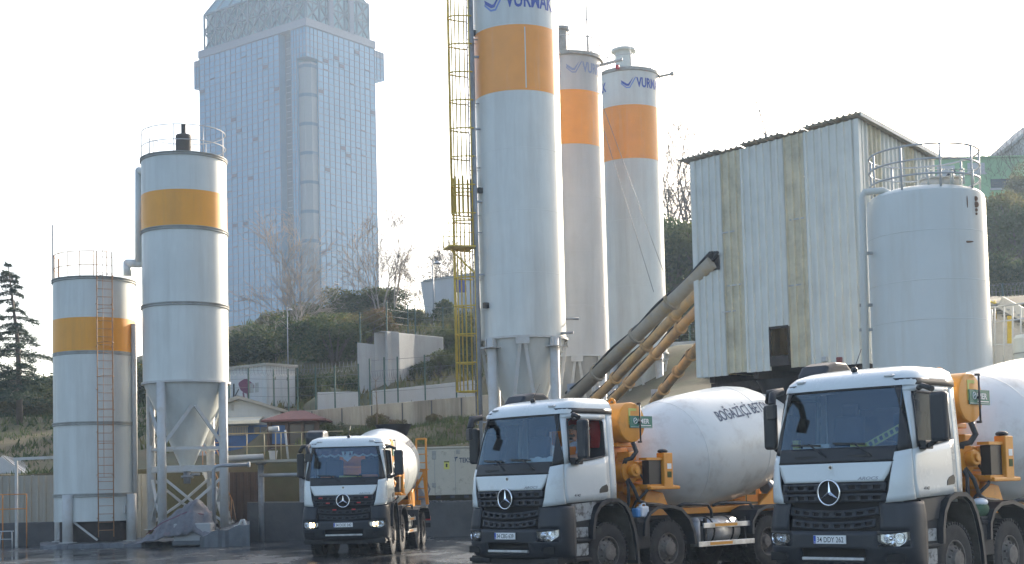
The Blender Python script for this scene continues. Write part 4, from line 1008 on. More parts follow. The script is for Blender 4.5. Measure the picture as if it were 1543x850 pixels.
sC, RCC, XCC, zb2, zt2, zz2 = silo('cement_silo', 'right tall orange banded silo with pale filter drum on its roof', GS, 951, 47.2, 66, 104, 530, [(157, 238)],
    [(330, 0), (430, 0)], 'silo_white', 'band_orange', 0, 3.2, 4, R_(40), .18, .2)
sC.location.x = W(952.5, 330, 66).x
logo(sC, RCC, 0, W(945, 124, 66 - RCC).z, math.asin((944 - 948) / 46.), .42)
logo(sC, RCC, 0, W(910, 127, 66 - RCC).z, math.asin((905 - 948) / 46.), .40, txt='AK', mark=False)
s = MB(); s.lathe([(RCC, zt2 - .05), (RCC + .06, zt2 - .03), (RCC + .06, zt2 + .10), (RCC * .9, zt2 + .2)], 48); s.obj('top_rim', 'ring_grey', sC)
s = MB(); s.lathe([(.42, 0), (.42, 1.05), (.60, 1.1), (.60, 1.2), (.3, 1.32), (0, 1.33)], 28, Matrix.Translation((-.18, -.2, zt2 + .1)))
s.obj('filter_unit', 'tank_white', sC)
guardrail(sC, RCC * .98, zt2 + .1, zt2 + 1.35, (.5, 1), 8, 'rail_grey', rad=.016)
s = MB(); s.tube([(RCC * .9, -.4, zt2 - .1), (RCC + .55, -.7, zt2 - .05)], .06, 8); s.sphere((RCC + .55, -.7, zt2 - .05), .11, 10, 6); s.obj('level_sensor', 'ring_grey', sC); s = MB(); s.box((-.6, -RCC - .02, zt2 + .1), (.16, .12, .2)); s.obj('warning_lamp', 'lamp_red', sC, bevel=.02)
# guy wires crossing in front of the right silo
for (a_, b_) in (((905, 150, 64.2), (1000, 410, 60)), ((905, 180, 64.2), (985, 440, 60))):
    t = MB(); p, q = W(*a_), W(*b_); c = p
    t.tube([p - c, q - c], .012, 5); o = t.obj('guy_wire', 'wire', loc=c)
    tag(o, 'thin guy wire slanting down across the right tall silo', 'wire', 'guy wires at the silos')

# --- screw conveyors from the silo hoppers to the clad building
def screw(name, label, p, q, r, matn, cables=0):
    p, q = Vector(p), Vector(q); t = thing(name, label, 'conveyor', p, 0, 'screw conveyors into the clad building'); d = q - p
    s = MB(); s.cyl((0, 0, 0), d, r, n=24); s.obj('tube', matn, t)
    for f in (.22, .5, .74):
        s = MB(); u = d.normalized(); s.cyl(d * f - u * .05, d * f - u * .012, r + .07, n=24); s.cyl(d * f + u * .012, d * f + u * .05, r + .07, n=24); s.obj('flange', matn, t)
    s = MB(); u = d.normalized(); s.cyl(-u * .5, u * .1, r * .8, n=18); s.cyl(u * .3, u * .3 + Vector((0, 0, .45)), r * .9, n=18); s.obj('inlet', 'steel_grey', t)
    for k in range(cables):
        cr_ = .05 if cables > 3 else .026
        s = MB(); pts = []
        for i in range(25):
            f = i / 24; sag = .10 * math.sin(f * PI * (3 + k)) ** 2
            pts.append(d * f + Vector((-.10 + .07 * k, -.12 - .03 * k, r + .03 - sag * (1 + k * .6))))
        s.tube(pts, cr_ + .008 * (k % 2), 6); s.obj('cable', 'cable_black', t)
    return t
_p0 = W(1296, 300, 40); _d = Vector((-math.cos(R_(43)), math.sin(R_(43)), 0)); _q = Vector((_p0.x, 40, 0)) + _d * along(Vector((_p0.x, 40, 0)), _d, 1075)
screw('screw_conveyor', 'grey dusty screw conveyor draped with cables, entering the clad wall', W(857, 604, 50), W(1075, 394, _q.y - .1), .23, 'screw_grey', 4)
screw('screw_conveyor', 'yellow screw conveyor right below the grey one', W(893, 606, 53), W(1066, 424, 46.2), .175, 'screw_yellow', 2)
screw('screw_conveyor', 'yellow screw conveyor, third from the top, behind the drum', W(918, 608, 56), W(1070, 446, 47.5), .175, 'screw_yellow', 2)
screw('screw_conveyor', 'short brownish screw conveyor nearest the clad building', W(985, 606, 58), W(1066, 505, 48.5), .175, 'screw_yellow', 1)

# ================================================================= clad batching building
P0 = W(1296, 300, 40); P0 = Vector((P0.x, 40, 0))
dA = Vector((-math.cos(R_(43)), math.sin(R_(43)), 0)); dB = Vector((math.sin(R_(43)), math.cos(R_(43)), 0))
LA, LB = along(P0, dA, 1049), along(P0, dB, 1410)
def zat(px, py, d):
    p = P0 + d * along(P0, d, px, py); return W(px, py, p.y).z
zt0, zt1_, ztB_ = zat(1294, 178, dA), zat(1049, 243, dA), zat(1408, 243, dB)
zb0, zb1_ = zat(1300, 552, dA), zat(1053, 566, dA)
zb = (zb0 + zb1_) / 2
bld = thing('batching_building', 'tall raised building clad in white ribbed sheet with yellowish clear strips', 'building', P0)
topA = lambda s: zt0 + (zt1_ - zt0) * s / LA
topB = lambda s: zt0 + (ztB_ - zt0) * s / LB
def corrugated(o, d, n, s0, s1, z0, top, pitch=.25, dep=.06, matn='clad_white', name='cladding_panel', holes=()):
    """trapezoid ribbed sheet along d from s0 to s1; top(s) its upper edge"""
    mb = MB(); xs = []; k0 = int(math.floor(s0 / pitch)) - 1
    for k in range(k0, int(s1 / pitch) + 2):
        for f, h in ((0, 0), (.62, 0), (.70, 1), (.92, 1), (1.0 - 1e-4, 0)):
            s = (k + f) * pitch
            if s0 <= s <= s1: xs.append((s, h))
    xs = [(s0, 0)] + [x for x in xs if s0 + 1e-3 < x[0] < s1 - 1e-3] + [(s1, 0)]
    vs = []; zlev = [0, .25, .5, .75, 1]
    for s, h in xs:
        for f in zlev:
            vs.append(o + d * s + n * (h * dep) + Vector((0, 0, z0 + (top(s) - z0) * f)))
    m = len(zlev); fs = []
    for i in range(len(xs) - 1):
        for j in range(m - 1): fs.append((i * m + j, (i + 1) * m + j, (i + 1) * m + j + 1, i * m + j + 1))
    mb.add(vs, fs)
    return mb.obj(name, matn, bld, solid=.006)
O0 = Vector((0, 0, 0)); nA = Vector((-dA.y, dA.x, 0)) * 1
if nA.y > 0: nA = -nA
nB = Vector((dB.y, -dB.x, 0))
sA_ = lambda px: along(P0, dA, px)
sB_ = lambda px: along(P0, dB, px)
seq = [(1295, 1217, 'clad_white', 552), (1217, 1188, 'clad_clear', 556), (1188, 1121, 'clad_white', 560), (1121, 1092, 'clad_clear', 565), (1092, 1049, 'clad_white', 567)]
hs0, hs1 = sA_(1186), sA_(1157)
for k, (pa, pb, m_, yb) in enumerate(seq):
    a, b_ = max(0, sA_(pa)), sA_(pb); off = .012 if m_ == 'clad_clear' else 0
    z0 = zb + (.06 if m_ == 'clad_clear' else 0) + (.03 if k == 2 else 0)
    if k == 2:
        zh0, zh1 = zat(1170, 552, dA), zat(1170, 494, dA)
        corrugated(O0 + nA * off, dA, nA, hs1, b_, z0, topA, matn=m_)
        corrugated(O0 + nA * off, dA, nA, a, hs1, zh1, topA, matn=m_)
    else: corrugated(O0 + nA * off, dA, nA, a, b_, z0, topA, matn=m_)
for pa, pb, m_ in ((1295, 1313, 'clad_white'), (1313, 1332, 'clad_clear'), (1332, 1368, 'clad_white'), (1368, 1384, 'clad_clear'), (1384, 1410, 'clad_white')):
    a, b_ = max(0, sB_(pa)), sB_(pb); corrugated(nB * (.012 if m_ == 'clad_clear' else 0), dB, nB, a, b_, zb, topB, matn=m_)
# far faces
oC = dA * LA; tC = lambda s: topA(LA) + (ztB_ - zt0) * s / LB
for a, b_, m_ in ((0, .3, 'clad_white'), (.3, .45, 'clad_clear'), (.45, .7, 'clad_white'), (.7, .85, 'clad_clear'), (.85, 1, 'clad_white')):
    corrugated(oC, dB, -nB, a * LB, b_ * LB, zb, tC, matn=m_)
oD = dB * LB; tD = lambda s: topB(LB) + (zt1_ - zt0) * s / LA
for a, b_, m_ in ((0, .2, 'clad_white'), (.2, .4, 'clad_clear'), (.4, .6, 'clad_white'), (.6, .8, 'clad_clear'), (.8, 1, 'clad_white')):
    corrugated(oD, dA, -nA, a * LA, b_ * LA, zb, tD, matn=m_)
# corner trims
for q, zt3 in ((O0, zt0), (dA * LA, topA(LA)), (dB * LB, topB(LB))):
    s = MB(); s.box(q + Vector((0, 0, (zb + zt3) / 2)), (.14, .14, zt3 - zb - .02), Matrix.Rotation(R_(-43), 3, 'Z')); s.obj('corner_trim', 'clad_white', bld)
# roof sheets in lengths, with ribs running down the fall
fall = (ztB_ - zt0) / LB
def roof_sheet(a, b_, lift, over):
    mb = MB(); vs = []; pitch = .2; xs = []; k = a
    while k < b_:
        xs += [(k, 0), (k + pitch * .5, 0), (k + pitch * .62, 1), (k + pitch * .88, 1)]; k += pitch
    for s_, h in xs:
        for v in (-over, LB + .25):
            vs.append(dA * s_ + dB * v + Vector((0, 0, topA(s_) + fall * v + .07 + lift + h * .045)))
    mb.add(vs, [(2 * i, 2 * i + 1, 2 * i + 3, 2 * i + 2) for i in range(len(xs) - 1)])
    return mb.obj('roof_sheet', 'clad_edge', bld, solid=.015)
roof_sheet(-.22, sA_(1222), .02, .2); roof_sheet(sA_(1222), sA_(1190), -.01, .09); roof_sheet(sA_(1190), sA_(1124), 0.015, .2); roof_sheet(sA_(1124), sA_(1094), -.01, .09); roof_sheet(sA_(1094), LA + .3, .02, .22)
s = MB(); s.beam(-dA * .24 + nB * .0 + Vector((0, 0, zt0 + .06)) - dB * .2, dB * (LB + .2) - dA * .24 + Vector((0, 0, topB(LB) + .06)), .03, .12); s.obj('verge_trim', 'clad_white', bld)
# opening frame and dark interior floor, floor beams
s = MB(); q0, q1 = dA * hs0, dA * hs1
s.beam(q0 + nA * .03 + Vector((0, 0, zb + .25)), q0 + nA * .03 + Vector((0, 0, zh1)), .10, .07); s.beam(q1 + nA * .03 + Vector((0, 0, zb + .25)), q1 + nA * .03 + Vector((0, 0, zh1)), .06, .07)
s.beam(q0 + nA * .03 + Vector((0, 0, zb + .30)), q1 + nA * .03 + Vector((0, 0, zb + .30)), .08, .3); s.beam(q0 + nA * .03 + Vector((0, 0, zh1)), q1 + nA * .03 + Vector((0, 0, zh1)), .08, .08)
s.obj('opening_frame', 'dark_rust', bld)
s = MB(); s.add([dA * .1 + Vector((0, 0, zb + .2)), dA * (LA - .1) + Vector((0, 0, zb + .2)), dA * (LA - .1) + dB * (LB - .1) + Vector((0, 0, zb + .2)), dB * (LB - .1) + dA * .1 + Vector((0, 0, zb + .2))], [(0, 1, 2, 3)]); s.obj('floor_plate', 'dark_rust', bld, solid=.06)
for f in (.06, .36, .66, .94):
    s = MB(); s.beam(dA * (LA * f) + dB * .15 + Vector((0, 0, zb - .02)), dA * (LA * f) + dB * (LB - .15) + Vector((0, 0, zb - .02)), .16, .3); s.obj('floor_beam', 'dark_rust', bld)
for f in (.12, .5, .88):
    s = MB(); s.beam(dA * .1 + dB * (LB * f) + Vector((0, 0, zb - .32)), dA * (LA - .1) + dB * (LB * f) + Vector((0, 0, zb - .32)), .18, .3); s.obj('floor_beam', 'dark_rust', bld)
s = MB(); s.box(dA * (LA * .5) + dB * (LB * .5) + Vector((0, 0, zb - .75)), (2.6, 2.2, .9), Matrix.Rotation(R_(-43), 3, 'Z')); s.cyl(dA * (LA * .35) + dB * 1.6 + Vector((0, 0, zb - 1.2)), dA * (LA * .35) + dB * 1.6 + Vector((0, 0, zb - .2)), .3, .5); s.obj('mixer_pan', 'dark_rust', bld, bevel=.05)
for fa, fb in ((.08, .1), (.92, .1), (.08, .9), (.92, .9)):
    s = MB(); q = dA * (LA * fa) + dB * (LB * fb); s.box(q + Vector((0, 0, (zb - .45) / 2)), (.28, .28, zb - .45), Matrix.Rotation(R_(-43), 3, 'Z')); s.obj('column', 'steel_grey', bld)
for pxb, pyb, m_ in ((1240, 542, 'rail_grey'), (1262, 543, 'red_box')):
    s = MB(); q = dA * sA_(pxb) + nA * .1; s.box(q + Vector((0, 0, zat(pxb, pyb, dA))), (.16, .12, .15), Matrix.Rotation(R_(-43), 3, 'Z')); s.obj('lamp_box', m_, bld, bevel=.02)
for (px_, z_) in ((1098, 470), (1107, 430), (1200, 430), (1205, 330), (1100, 350)):
    sa0 = sA_(px_); s = MB(); s.box(dA * sa0 + nA * .066 + Vector((0, 0, zat(px_, z_, dA))), (abs(sA_(1121) - sA_(1092)) * .7, .012, .045), Matrix.Rotation(R_(-43), 3, 'Z')); s.obj('sheet_lap', 'clad_edge', bld)
s = MB(); q = dA * sA_(1075) + nA * .05; s.box(q + Vector((0, 0, zat(1074, 397, dA))), (.52, .03, .46), Matrix.Rotation(R_(-43), 3, 'Z')); s.obj('conveyor_hole', 'dark_rust', bld)

# ================================================================= water tank, right
YT = 34.; RT = 87 / F_PX * YT
tk, RTk, XT, zbT, ztT, zzT = None, RT, W(1399, 420, YT).x, 0, W(1395, 289, YT).z - .1, None
tk = thing('storage_tank', 'pale steel water tank with rust stains and three hoop guardrail, beside the clad building', 'tank', (XT, YT, 0))
s = MB(); s.lathe([(RT, 0), (RT, ztT - .22), (RT - .03, ztT - .10), (RT - .12, ztT - .02), (RT * .7, ztT + .08), (0, ztT + .16)], 80); s.obj('shell', 'tank_white', tk)
for y in (345, 420, 480):
    z = W(1399, y, YT - RT).z; s = MB(); s.lathe([(RT, z - .01), (RT + .004, z - .004), (RT + .004, z + .004), (RT, z + .01)], 80); s.obj('weld_seam', 'tank_white', tk)
guardrail(tk, RT * .93, ztT - .05, ztT + .98, (.32, .66, 1), 9, 'rail_grey', rad=.024)
s = MB()
for a, r in ((R_(5), .55), (R_(35), .7)):
    p = ang_pt((0, 0), r, a, ztT + .05); s.cyl(p, p + Vector((0, 0, .2)), .30, n=20); s.cyl(p + Vector((0, 0, .2)), p + Vector((0, 0, .24)), .33, n=20)
s.obj('manhole', 'stair_cream', tk)
s = MB(); p = ang_pt((0, 0), .8, R_(32), ztT + .3); s.sphere(p, .11, 12, 8); s.cyl(p, p + Vector((.1, 0, .14)), .05, n=8); s.obj('warning_lamp', 'plastic_black', tk)
s = MB()
for i in range(4):
    a = R_(-12 + 13 * i); p = ang_pt((0, 0), RT * .85, a, ztT + .03); s.tube([p, p + Vector((0, 0, .35)), p + Vector((.3, 0, .35)), p + Vector((.3, 0, 0))], .025, 6)
s.obj('top_bracket', 'tank_white', tk)
s = MB(); a = R_(38); p = ang_pt((0, 0), RT + .01, a, ztT - .32)
for dz, rr in ((0, .055), (-.14, .07), (-.27, .04), (-.36, .03)): s.sphere(p + Vector((0, 0, dz)), rr, 10, 6, sc=(1, .3, 1.1))
s.obj('rust_spot', 'rust_stain', tk); s = MB(); a = R_(26); p = ang_pt((0, 0), RT + .005, a, ztT - .42); s.sphere(p, .05, 8, 6, sc=(.3, .2, 3)); s.obj('rust_spot', 'rust_stain', tk); s = MB(); a = R_(24); p = ang_pt((0, 0), RT + .005, a, W(1440, 378, YT).z); s.sphere(p, .05, 8, 6, sc=(3, .2, .5))
s.obj('rust_spot', 'rust_stain', tk)
t = thing('downpipe', 'pale vertical pipe with brackets on the left of the water tank', 'pipe', (XT, YT, 0))
s = MB(); pp = [W(1303, 620, YT - .3), W(1299, 298, YT - .3), W(1302, 290, YT - .3), W(1330, 287, YT - .3), W(1340, 292, YT - .3), W(1343, 300, YT - .3)]; pp = [p - Vector((XT, YT, 0)) for p in pp]; pp[0].z = 0.
s.tube(pp, .085, 14); s.obj('pipe_run', 'tank_white', t)
for y in (382, 460, 497):
    s = MB(); s.box(W(1305, y, YT - .25) - Vector((XT, YT, 0)), (.30, .08, .07)); s.obj('pipe_bracket', 'ring_grey', t)

# stair tower and small tank at the far right
t = thing('steel_stair', 'cream steel stair with pale railings and yellow handrail behind the nearest drum', 'stair', W(1515, 560, 37))
o = W(1515, 560, 37); L_ = lambda px, py, Y: W(px, py, Y) - o
s = MB(); a, b_ = L_(1490, 462, 38), L_(1560, 500, 37)
s.beam(a, b_, .08, .32); s.beam(a + Vector((0, -.9, 0)), b_ + Vector((0, -.9, 0)), .08, .32); s.obj('stringer', 'stair_cream', t)
for i in range(9):
    s = MB(); p = a + (b_ - a) * (i + .5) / 9 + Vector((0, -.45, 0)); s.box(p, (.28, .85, .04)); s.obj('tread', 'ring_grey', t)
s = MB(); s.bx(L_(1488, 560, 38).x, L_(1545, 560, 38).x, .9, 1.1, -6.5, L_(1500, 478, 38).z); s.obj('stair_wall', 'stair_cream', t)
s = MB()
for y in (512, 528): s.box(L_(1508, y, 37.3) + Vector((0, 1.2, 0)), (.7, .03, .10))
s.box(L_(1510, 550, 37.8) + Vector((-.05, .4, 0)), (.22, .05, .5)); s.obj('wall_slot', 'window_dark', t)
s = MB(); q = [L_(1488, 453, 37.8), L_(1545, 472, 37.2)]; s.tube(q, .03, 6); s.tube([q[0] + Vector((.2, 0, 0)), q[0] + Vector((.2, 0, -.5))], .03, 6); s.beam(L_(1521, 476, 36.2), L_(1521, 520, 36.2), .10, .05); s.obj('handrail', 'yellow_steel', t)
s = MB()
for y in (463, 486, 518): s.tube([L_(1480, y + 2, 35.6), L_(1560, y - 8 if y < 500 else y, 35.6)], .022, 6)
for px_ in (1499, 1513, 1526, 1538): s.tube([L_(px_, 462, 35.6), L_(px_, 560, 35.6)], .022, 6)
for px_ in (1486, 1494): s.tube([L_(px_, 466, 35.6), L_(px_, 620, 35.6)], .03, 6)
s.obj('guardrail', 'steel_white', t)
t = thing('small_tank', 'small pale blue grey tank cut by the right edge behind the drum', 'tank', (W(1555, 540, 34.5).x, 34.5, 0))
s = MB(); zt3 = W(1545, 503, 34.5).z; s.lathe([(.42, .0), (.42, zt3 - .12), (.36, zt3 - .03), (0, zt3)], 32); s.obj('shell', 'tank_white', t)
s = MB(); s.lathe([(.42, zt3 - .5), (.43, zt3 - .5), (.43, zt3 - .47), (.42, zt3 - .47)], 32); s.obj('weld_seam', 'ring_grey', t)
# ================================================================= ground and hill
def wetmat():
    m = bpy.data.materials.new('wet_yard'); m.use_nodes = True; nt = m.node_tree; N = nt.nodes; L = nt.links; b = N['Principled BSDF']
    tc = N.new('ShaderNodeTexCoord')
    def noise(s, d=6, r=.6, sc=(1, 1, 1)):
        mp = N.new('ShaderNodeMapping'); mp.inputs['Scale'].default_value = sc; L.new(tc.outputs['Object'], mp.inputs['Vector'])
        n = N.new('ShaderNodeTexNoise'); n.inputs['Scale'].default_value = s; n.inputs['Detail'].default_value = d; n.inputs['Roughness'].default_value = r; L.new(mp.outputs['Vector'], n.inputs['Vector']); return n.outputs['Fac']
    def rng(src, a, b_, c, d):
        r = N.new('ShaderNodeMapRange'); r.inputs['From Min'].default_value = a; r.inputs['From Max'].default_value = b_; r.inputs['To Min'].default_value = c; r.inputs['To Max'].default_value = d; L.new(src, r.inputs['Value']); return r.outputs['Result']
    wet = noise(.22, 7, .65, (1, .45, 1)); track = noise(.9, 5, .6, (.25, 1.2, 1)); fine = noise(9, 6, .7)
    mx = N.new('ShaderNodeMix'); mx.data_type = 'RGBA'; mx.inputs['A'].default_value = (.022, .026, .031, 1); mx.inputs['B'].default_value = (.055, .055, .053, 1)
    mul = N.new('ShaderNodeMath'); mul.operation = 'MULTIPLY'; L.new(rng(wet, .42, .62, .15, 1), mul.inputs[0]); L.new(rng(track, .35, .7, .2, 1), mul.inputs[1]); L.new(mul.outputs[0], mx.inputs['Factor'])
    m2 = N.new('ShaderNodeMix'); m2.data_type = 'RGBA'; m2.blend_type = 'MULTIPLY'; m2.inputs['Factor'].default_value = 1; L.new(mx.outputs['Result'], m2.inputs['A']); L.new(rng(fine, .3, .7, .75, 1.25), m2.inputs['B']); L.new(m2.outputs['Result'], b.inputs['Base Color'])
    L.new(rng(wet, .40, .66, .05, .42), b.inputs['Roughness']); b.inputs['Specular IOR Level'].default_value = .4
    bp = N.new('ShaderNodeBump'); bp.inputs['Distance'].default_value = .02; L.new(rng(wet, .4, .6, .05, .7), bp.inputs['Strength']); L.new(noise(5, 8, .7), bp.inputs['Height']); L.new(bp.outputs['Normal'], b.inputs['Normal'])
    MATS['wet_yard'] = m
wetmat()
mb = MB(); E = 3000; mb.add([(-E, -E, 0), (E, -E, 0), (E, E, 0), (-E, E, 0)], [(0, 1, 2, 3)]); tag(mb.obj('ground', 'wet_yard'), kind='structure')

CP = [(0, 720, 60), (40, 715, 60), (85, 715, 60), (0, 640, 82), (70, 640, 82), (0, 585, 112), (75, 585, 112), (150, 715, 60), (250, 712, 60), (150, 625, 85), (250, 605, 88),
      (330, 705, 60), (345, 700, 62), (400, 700, 61), (330, 694, 66.5), (380, 694, 66.5), (350, 640, 70.5), (410, 650, 69), (440, 692, 62), (400, 613, 71.5), (450, 613, 71), (380, 560, 86), (350, 525, 105), (400, 490, 112), (470, 478, 116), (560, 470, 116), (640, 474, 112), (690, 476, 108),
      (470, 668, 58.5), (560, 672, 58.5), (700, 672, 58.5), (500, 652, 63.4), (600, 650, 63.4), (710, 634, 63.4), (430, 626, 65.5), (560, 614, 66), (700, 606, 66),
      (620, 575, 72), (690, 565, 72), (500, 585, 71), (500, 535, 84), (560, 520, 90), (620, 497, 84), (690, 497, 84), (850, 560, 74), (950, 540, 74), (1030, 520, 74), (1030, 450, 92), (1030, 400, 115),
      (850, 480, 112), (1150, 520, 74), (1250, 510, 74), (1350, 490, 74), (1200, 380, 115), (1350, 340, 115), (1500, 462, 70), (1560, 462, 70), (1500, 388, 93), (1560, 385, 93), (1500, 355, 105), (1560, 355, 105), (1500, 322, 124), (1560, 318, 124), (1450, 322, 124), (1700, 300, 128), (1700, 440, 75)]
CPW = np.array([tuple(W(*p)) for p in CP])
def hill(x, y):
    d2 = (CPW[:, 0] - x) ** 2 + ((CPW[:, 1] - y) * 1.0) ** 2 + .6
    w = 1 / d2 ** 1.7
    z = float((w * CPW[:, 2]).sum() / w.sum())
    if y > 128: z *= max(0., 1 - (y - 128) / 90) * .6 + .4
    return z
soil = mat('hill_soil', (.09, .09, .042), .95, var=.35, vscale=.8, dirt=(.14, .105, .06), damt=.8, dscale=.35, dlo=.42, dhi=.6, bump=.8, bscale=3)
mb = MB(); xs = np.arange(-62, 82, 1.6); ys = np.concatenate([np.arange(58.2, 96, 1.6), np.arange(96, 172, 3.)]); vs = []
for y in ys:
    for x in xs: vs.append((x, y, hill(x, y) + .18 * math.sin(x * 1.7 + y) * math.sin(y * 1.3)))
nx = len(xs)
fs = [(j * nx + i, j * nx + i + 1, (j + 1) * nx + i + 1, (j + 1) * nx + i) for j in range(len(ys) - 1) for i in range(nx - 1)]
mb.add(vs, fs, 0, True)
k = len(vs); mb.add([(v[0], v[1], v[2]) for v in vs[:nx]] + [(v[0], v[1] + .2, -.5) for v in vs[:nx]], [(i, nx + i, nx + i + 1, i + 1)[::-1] for i in range(nx - 1)], 0, True)
tag(mb.obj('hill', 'hill_soil'), kind='structure')
# grass: blades on the slopes that show
mb = MB(); rg = random.Random(5)
for (xa, xb, ya, yb, n) in ((-9, -1.5, 58.3, 63.6, 2600), (-27, -19, 60, 95, 3500), (-8, -3.5, 75, 104, 1700), (24, 27, 70, 95, 700)):
    for _ in range(n):
        x, y = rg.uniform(xa, xb), rg.uniform(ya, yb); z = hill(x, y); a = rg.uniform(0, PI); h = rg.uniform(.10, .34); w = rg.uniform(.02, .05)
        dx, dy = w * math.cos(a), w * math.sin(a); lx, ly = rg.uniform(-.1, .1), rg.uniform(-.1, .1)
        mb.add([(x - dx, y - dy, z - .03), (x + dx, y + dy, z - .03), (x + lx, y + ly, z + h)], [(0, 1, 2)])
tag(mb.obj('grass', 'leaf_bright'), kind='stuff')

mb = MB(); rg = random.Random(6)
for (xa, xb, ya, yb, n, k_) in ((-21, 2, 66.5, 114, 9000, 1.), (-31, -18, 60, 100, 3500, .7), (23, 38, 70, 122, 3500, 1.)):
    for _ in range(n):
        x, y = rg.uniform(xa, xb), rg.uniform(ya, yb); z = hill(x, y); a = rg.uniform(0, PI); h = rg.uniform(.15, .55) * k_; w = rg.uniform(.03, .12)
        dx, dy = w * math.cos(a), w * math.sin(a); lx, ly = rg.uniform(-.25, .25), rg.uniform(-.25, .25)
        mb.add([(x - dx, y - dy, z - .05), (x + dx, y + dy, z - .05), (x + lx, y + ly, z + h)], [(0, 1, 2)], 2 if x < -18 else 0 if math.sin(x * .9) + math.sin(y * .5 + x) + rg.gauss(0, .6) > 0 else 1)
tag(mb.obj('undergrowth', ['leaf_olive', 'leaf_mid', 'leaf_dark']), kind='stuff')

def wall_thing(name, label, pts, zb, thick, m, cat='wall', group=None, d=None, cap=None):
    """pts: [(px, py_top, Y), ...] along the top of the wall's face"""
    P = [W(*p) for p in pts]; mb = MB(); n = len(P); vs = []
    for i, p in enumerate(P):
        q = (P[min(i + 1, n - 1)] - P[max(i - 1, 0)]); nn = Vector((-q.y, q.x, 0)).normalized() * thick
        zz = zb[i] if isinstance(zb, (list, tuple)) else zb
        vs += [Vector((p.x, p.y, zz)), Vector((p.x, p.y, p.z)), Vector((p.x, p.y, p.z)) + nn, Vector((p.x, p.y, zz)) + nn]
    fs = [(0, 1, 2, 3), tuple((n - 1) * 4 + j for j in (3, 2, 1, 0))]
    for i in range(n - 1):
        a, b_ = i * 4, (i + 1) * 4; fs += [(a + j, b_ + j, b_ + (j + 1) % 4, a + (j + 1) % 4) for j in range(4)]
    mb.add(vs, fs); o = mb.obj(name, m, bevel=.03); tag(o, label, cat, group); return o
wall_thing('retaining_wall', 'long weathered concrete retaining wall above the grass slope', [(424, 621, 66.4), (470, 618, 64.8), (560, 610, 64.3), (712, 597, 64), (860, 583, 64)], [2.6, 2.8, 3.6, 3.9, 4.2], .5, 'concrete')
wall_thing('retaining_wall', 'tall narrow concrete wall section at the left of the hill steps', [(538, 516, 71), (580, 521, 71)], 4.5, 1.5, 'concrete_pale')
wall_thing('retaining_wall', 'taller wide pale concrete wall section on the hill under green posts', [(580, 499, 70.6), (583, 499.3, 70.4), (625, 504, 73), (668, 508, 75)], 4.5, .8, 'concrete_pale')
wall_thing('garden_wall', 'low white painted wall under razor wire, left of the tall concrete walls', [(478, 591, 67), (541, 590, 67)], 4.8, .3, 'wall_white')
wall_thing('garden_wall', 'low white painted wall under razor wire, right of the tall concrete walls', [(561, 589, 67), (640, 581, 67), (715, 573, 67)], 4.8, .3, 'wall_white')
wall_thing('retaining_wall', 'beige stained concrete wall behind the middle truck drum', [(850, 570, 70), (1010, 561, 70), (1180, 552, 70), (1280, 548, 70)], -.2, .6, 'sheet_beige')
wall_thing('retaining_wall', 'grey concrete wall topped with razor wire behind the screw conveyors', [(850, 530, 72), (1010, 516, 72), (1180, 505, 72)], 2., .5, 'concrete_pale')
wall_thing('retaining_wall', 'low dark wet concrete wall under the cream container', [(372, 757, 54.6), (500, 757, 54.4), (640, 757, 54.2), (720, 755, 54), (860, 752, 54)], -.2, 4.4, 'concrete_dark')
wall_thing('yard_wall', 'low dark stained concrete wall below the beige sheet fence', [(-60, 790, 56), (84, 786, 56)], -.2, .35, 'concrete_dark')
for o_, pxs in ((bpy.data.objects['retaining_wall'], (470, 515, 560, 606, 650, 695)),):
    for px_ in pxs:
        p = W(px_, float(np.interp(px_, [424, 470, 560, 712], [621, 618, 610, 597])), float(np.interp(px_, [424, 470, 560, 712], [66.4, 64.8, 64.3, 64]))); mb = MB(); mb.bx(p.x - .03, p.x + .03, p.y - .012, p.y - .001, 2.5, p.z - .04); mb.obj('joint', 'concrete_dark', o_)
# rubble on the ledge
mb = MB(); rg = random.Random(3)
for i in range(160):
    px_ = rg.uniform(600, 735); Yy = rg.uniform(54.1, 54.9); p = W(px_, 757, Yy); r = rg.uniform(.03, .10); mb.sphere((p.x, Yy, p.z + r * .3), r, 6, 4, sc=(1, .8, .6))
tag(mb.obj('rubble', 'concrete_dark'), kind='stuff')

# ---- cream generator container
Yc = 55.2; xa, xb = W(566, 700, Yc).x, W(752, 700, Yc).x; zc0, zc1 = W(660, 751, Yc).z, W(660, 676, Yc).z
t = thing('generator_container', 'cream stained generator container lettered TEKSAR on the dark wall', 'container', ((xa + xb) / 2, Yc + 1.2, zc0)); hw = (xb - xa) / 2; hh = zc1 - zc0
mb = MB(); mb.bx(-hw, hw, -1.2, 1.2, .12, hh); mb.obj('body', 'container_cream', t, bevel=.02)
mb = MB(); mb.bx(-hw - .03, hw + .03, -1.24, 1.24, hh + .002, hh + .07); mb.obj('roof_edge', 'container_cream', t, bevel=.015)
for i in range(9):
    mb = MB(); x = -hw + .2 + (2 * hw - .4) * i / 8; mb.bx(x - .09, x + .09, -1.15, -1.0, 0, .118); mb.obj('skid_block', 'concrete_dark', t)
for px_ in (602, 627, 655, 686, 727):
    x = W(px_, 710, Yc).x - t.location.x; mb = MB(); mb.bx(x - .012, x + .012, -1.206, -1.201, .16, hh - .10); mb.obj('panel_seam', 'ring_grey', t)
for px_, py_ in ((654, 683), (654, 689), (654, 731), (602, 684), (690, 681)):
    x = W(px_, py_, Yc).x - t.location.x; mb = MB(); mb.bx(x - .08, x + .08, -1.23, -1.202, W(px_, py_, Yc).z - zc0 - .09, W(px_, py_, Yc).z - zc0 + .09); mb.obj('hinge', 'ring_grey', t, bevel=.02)
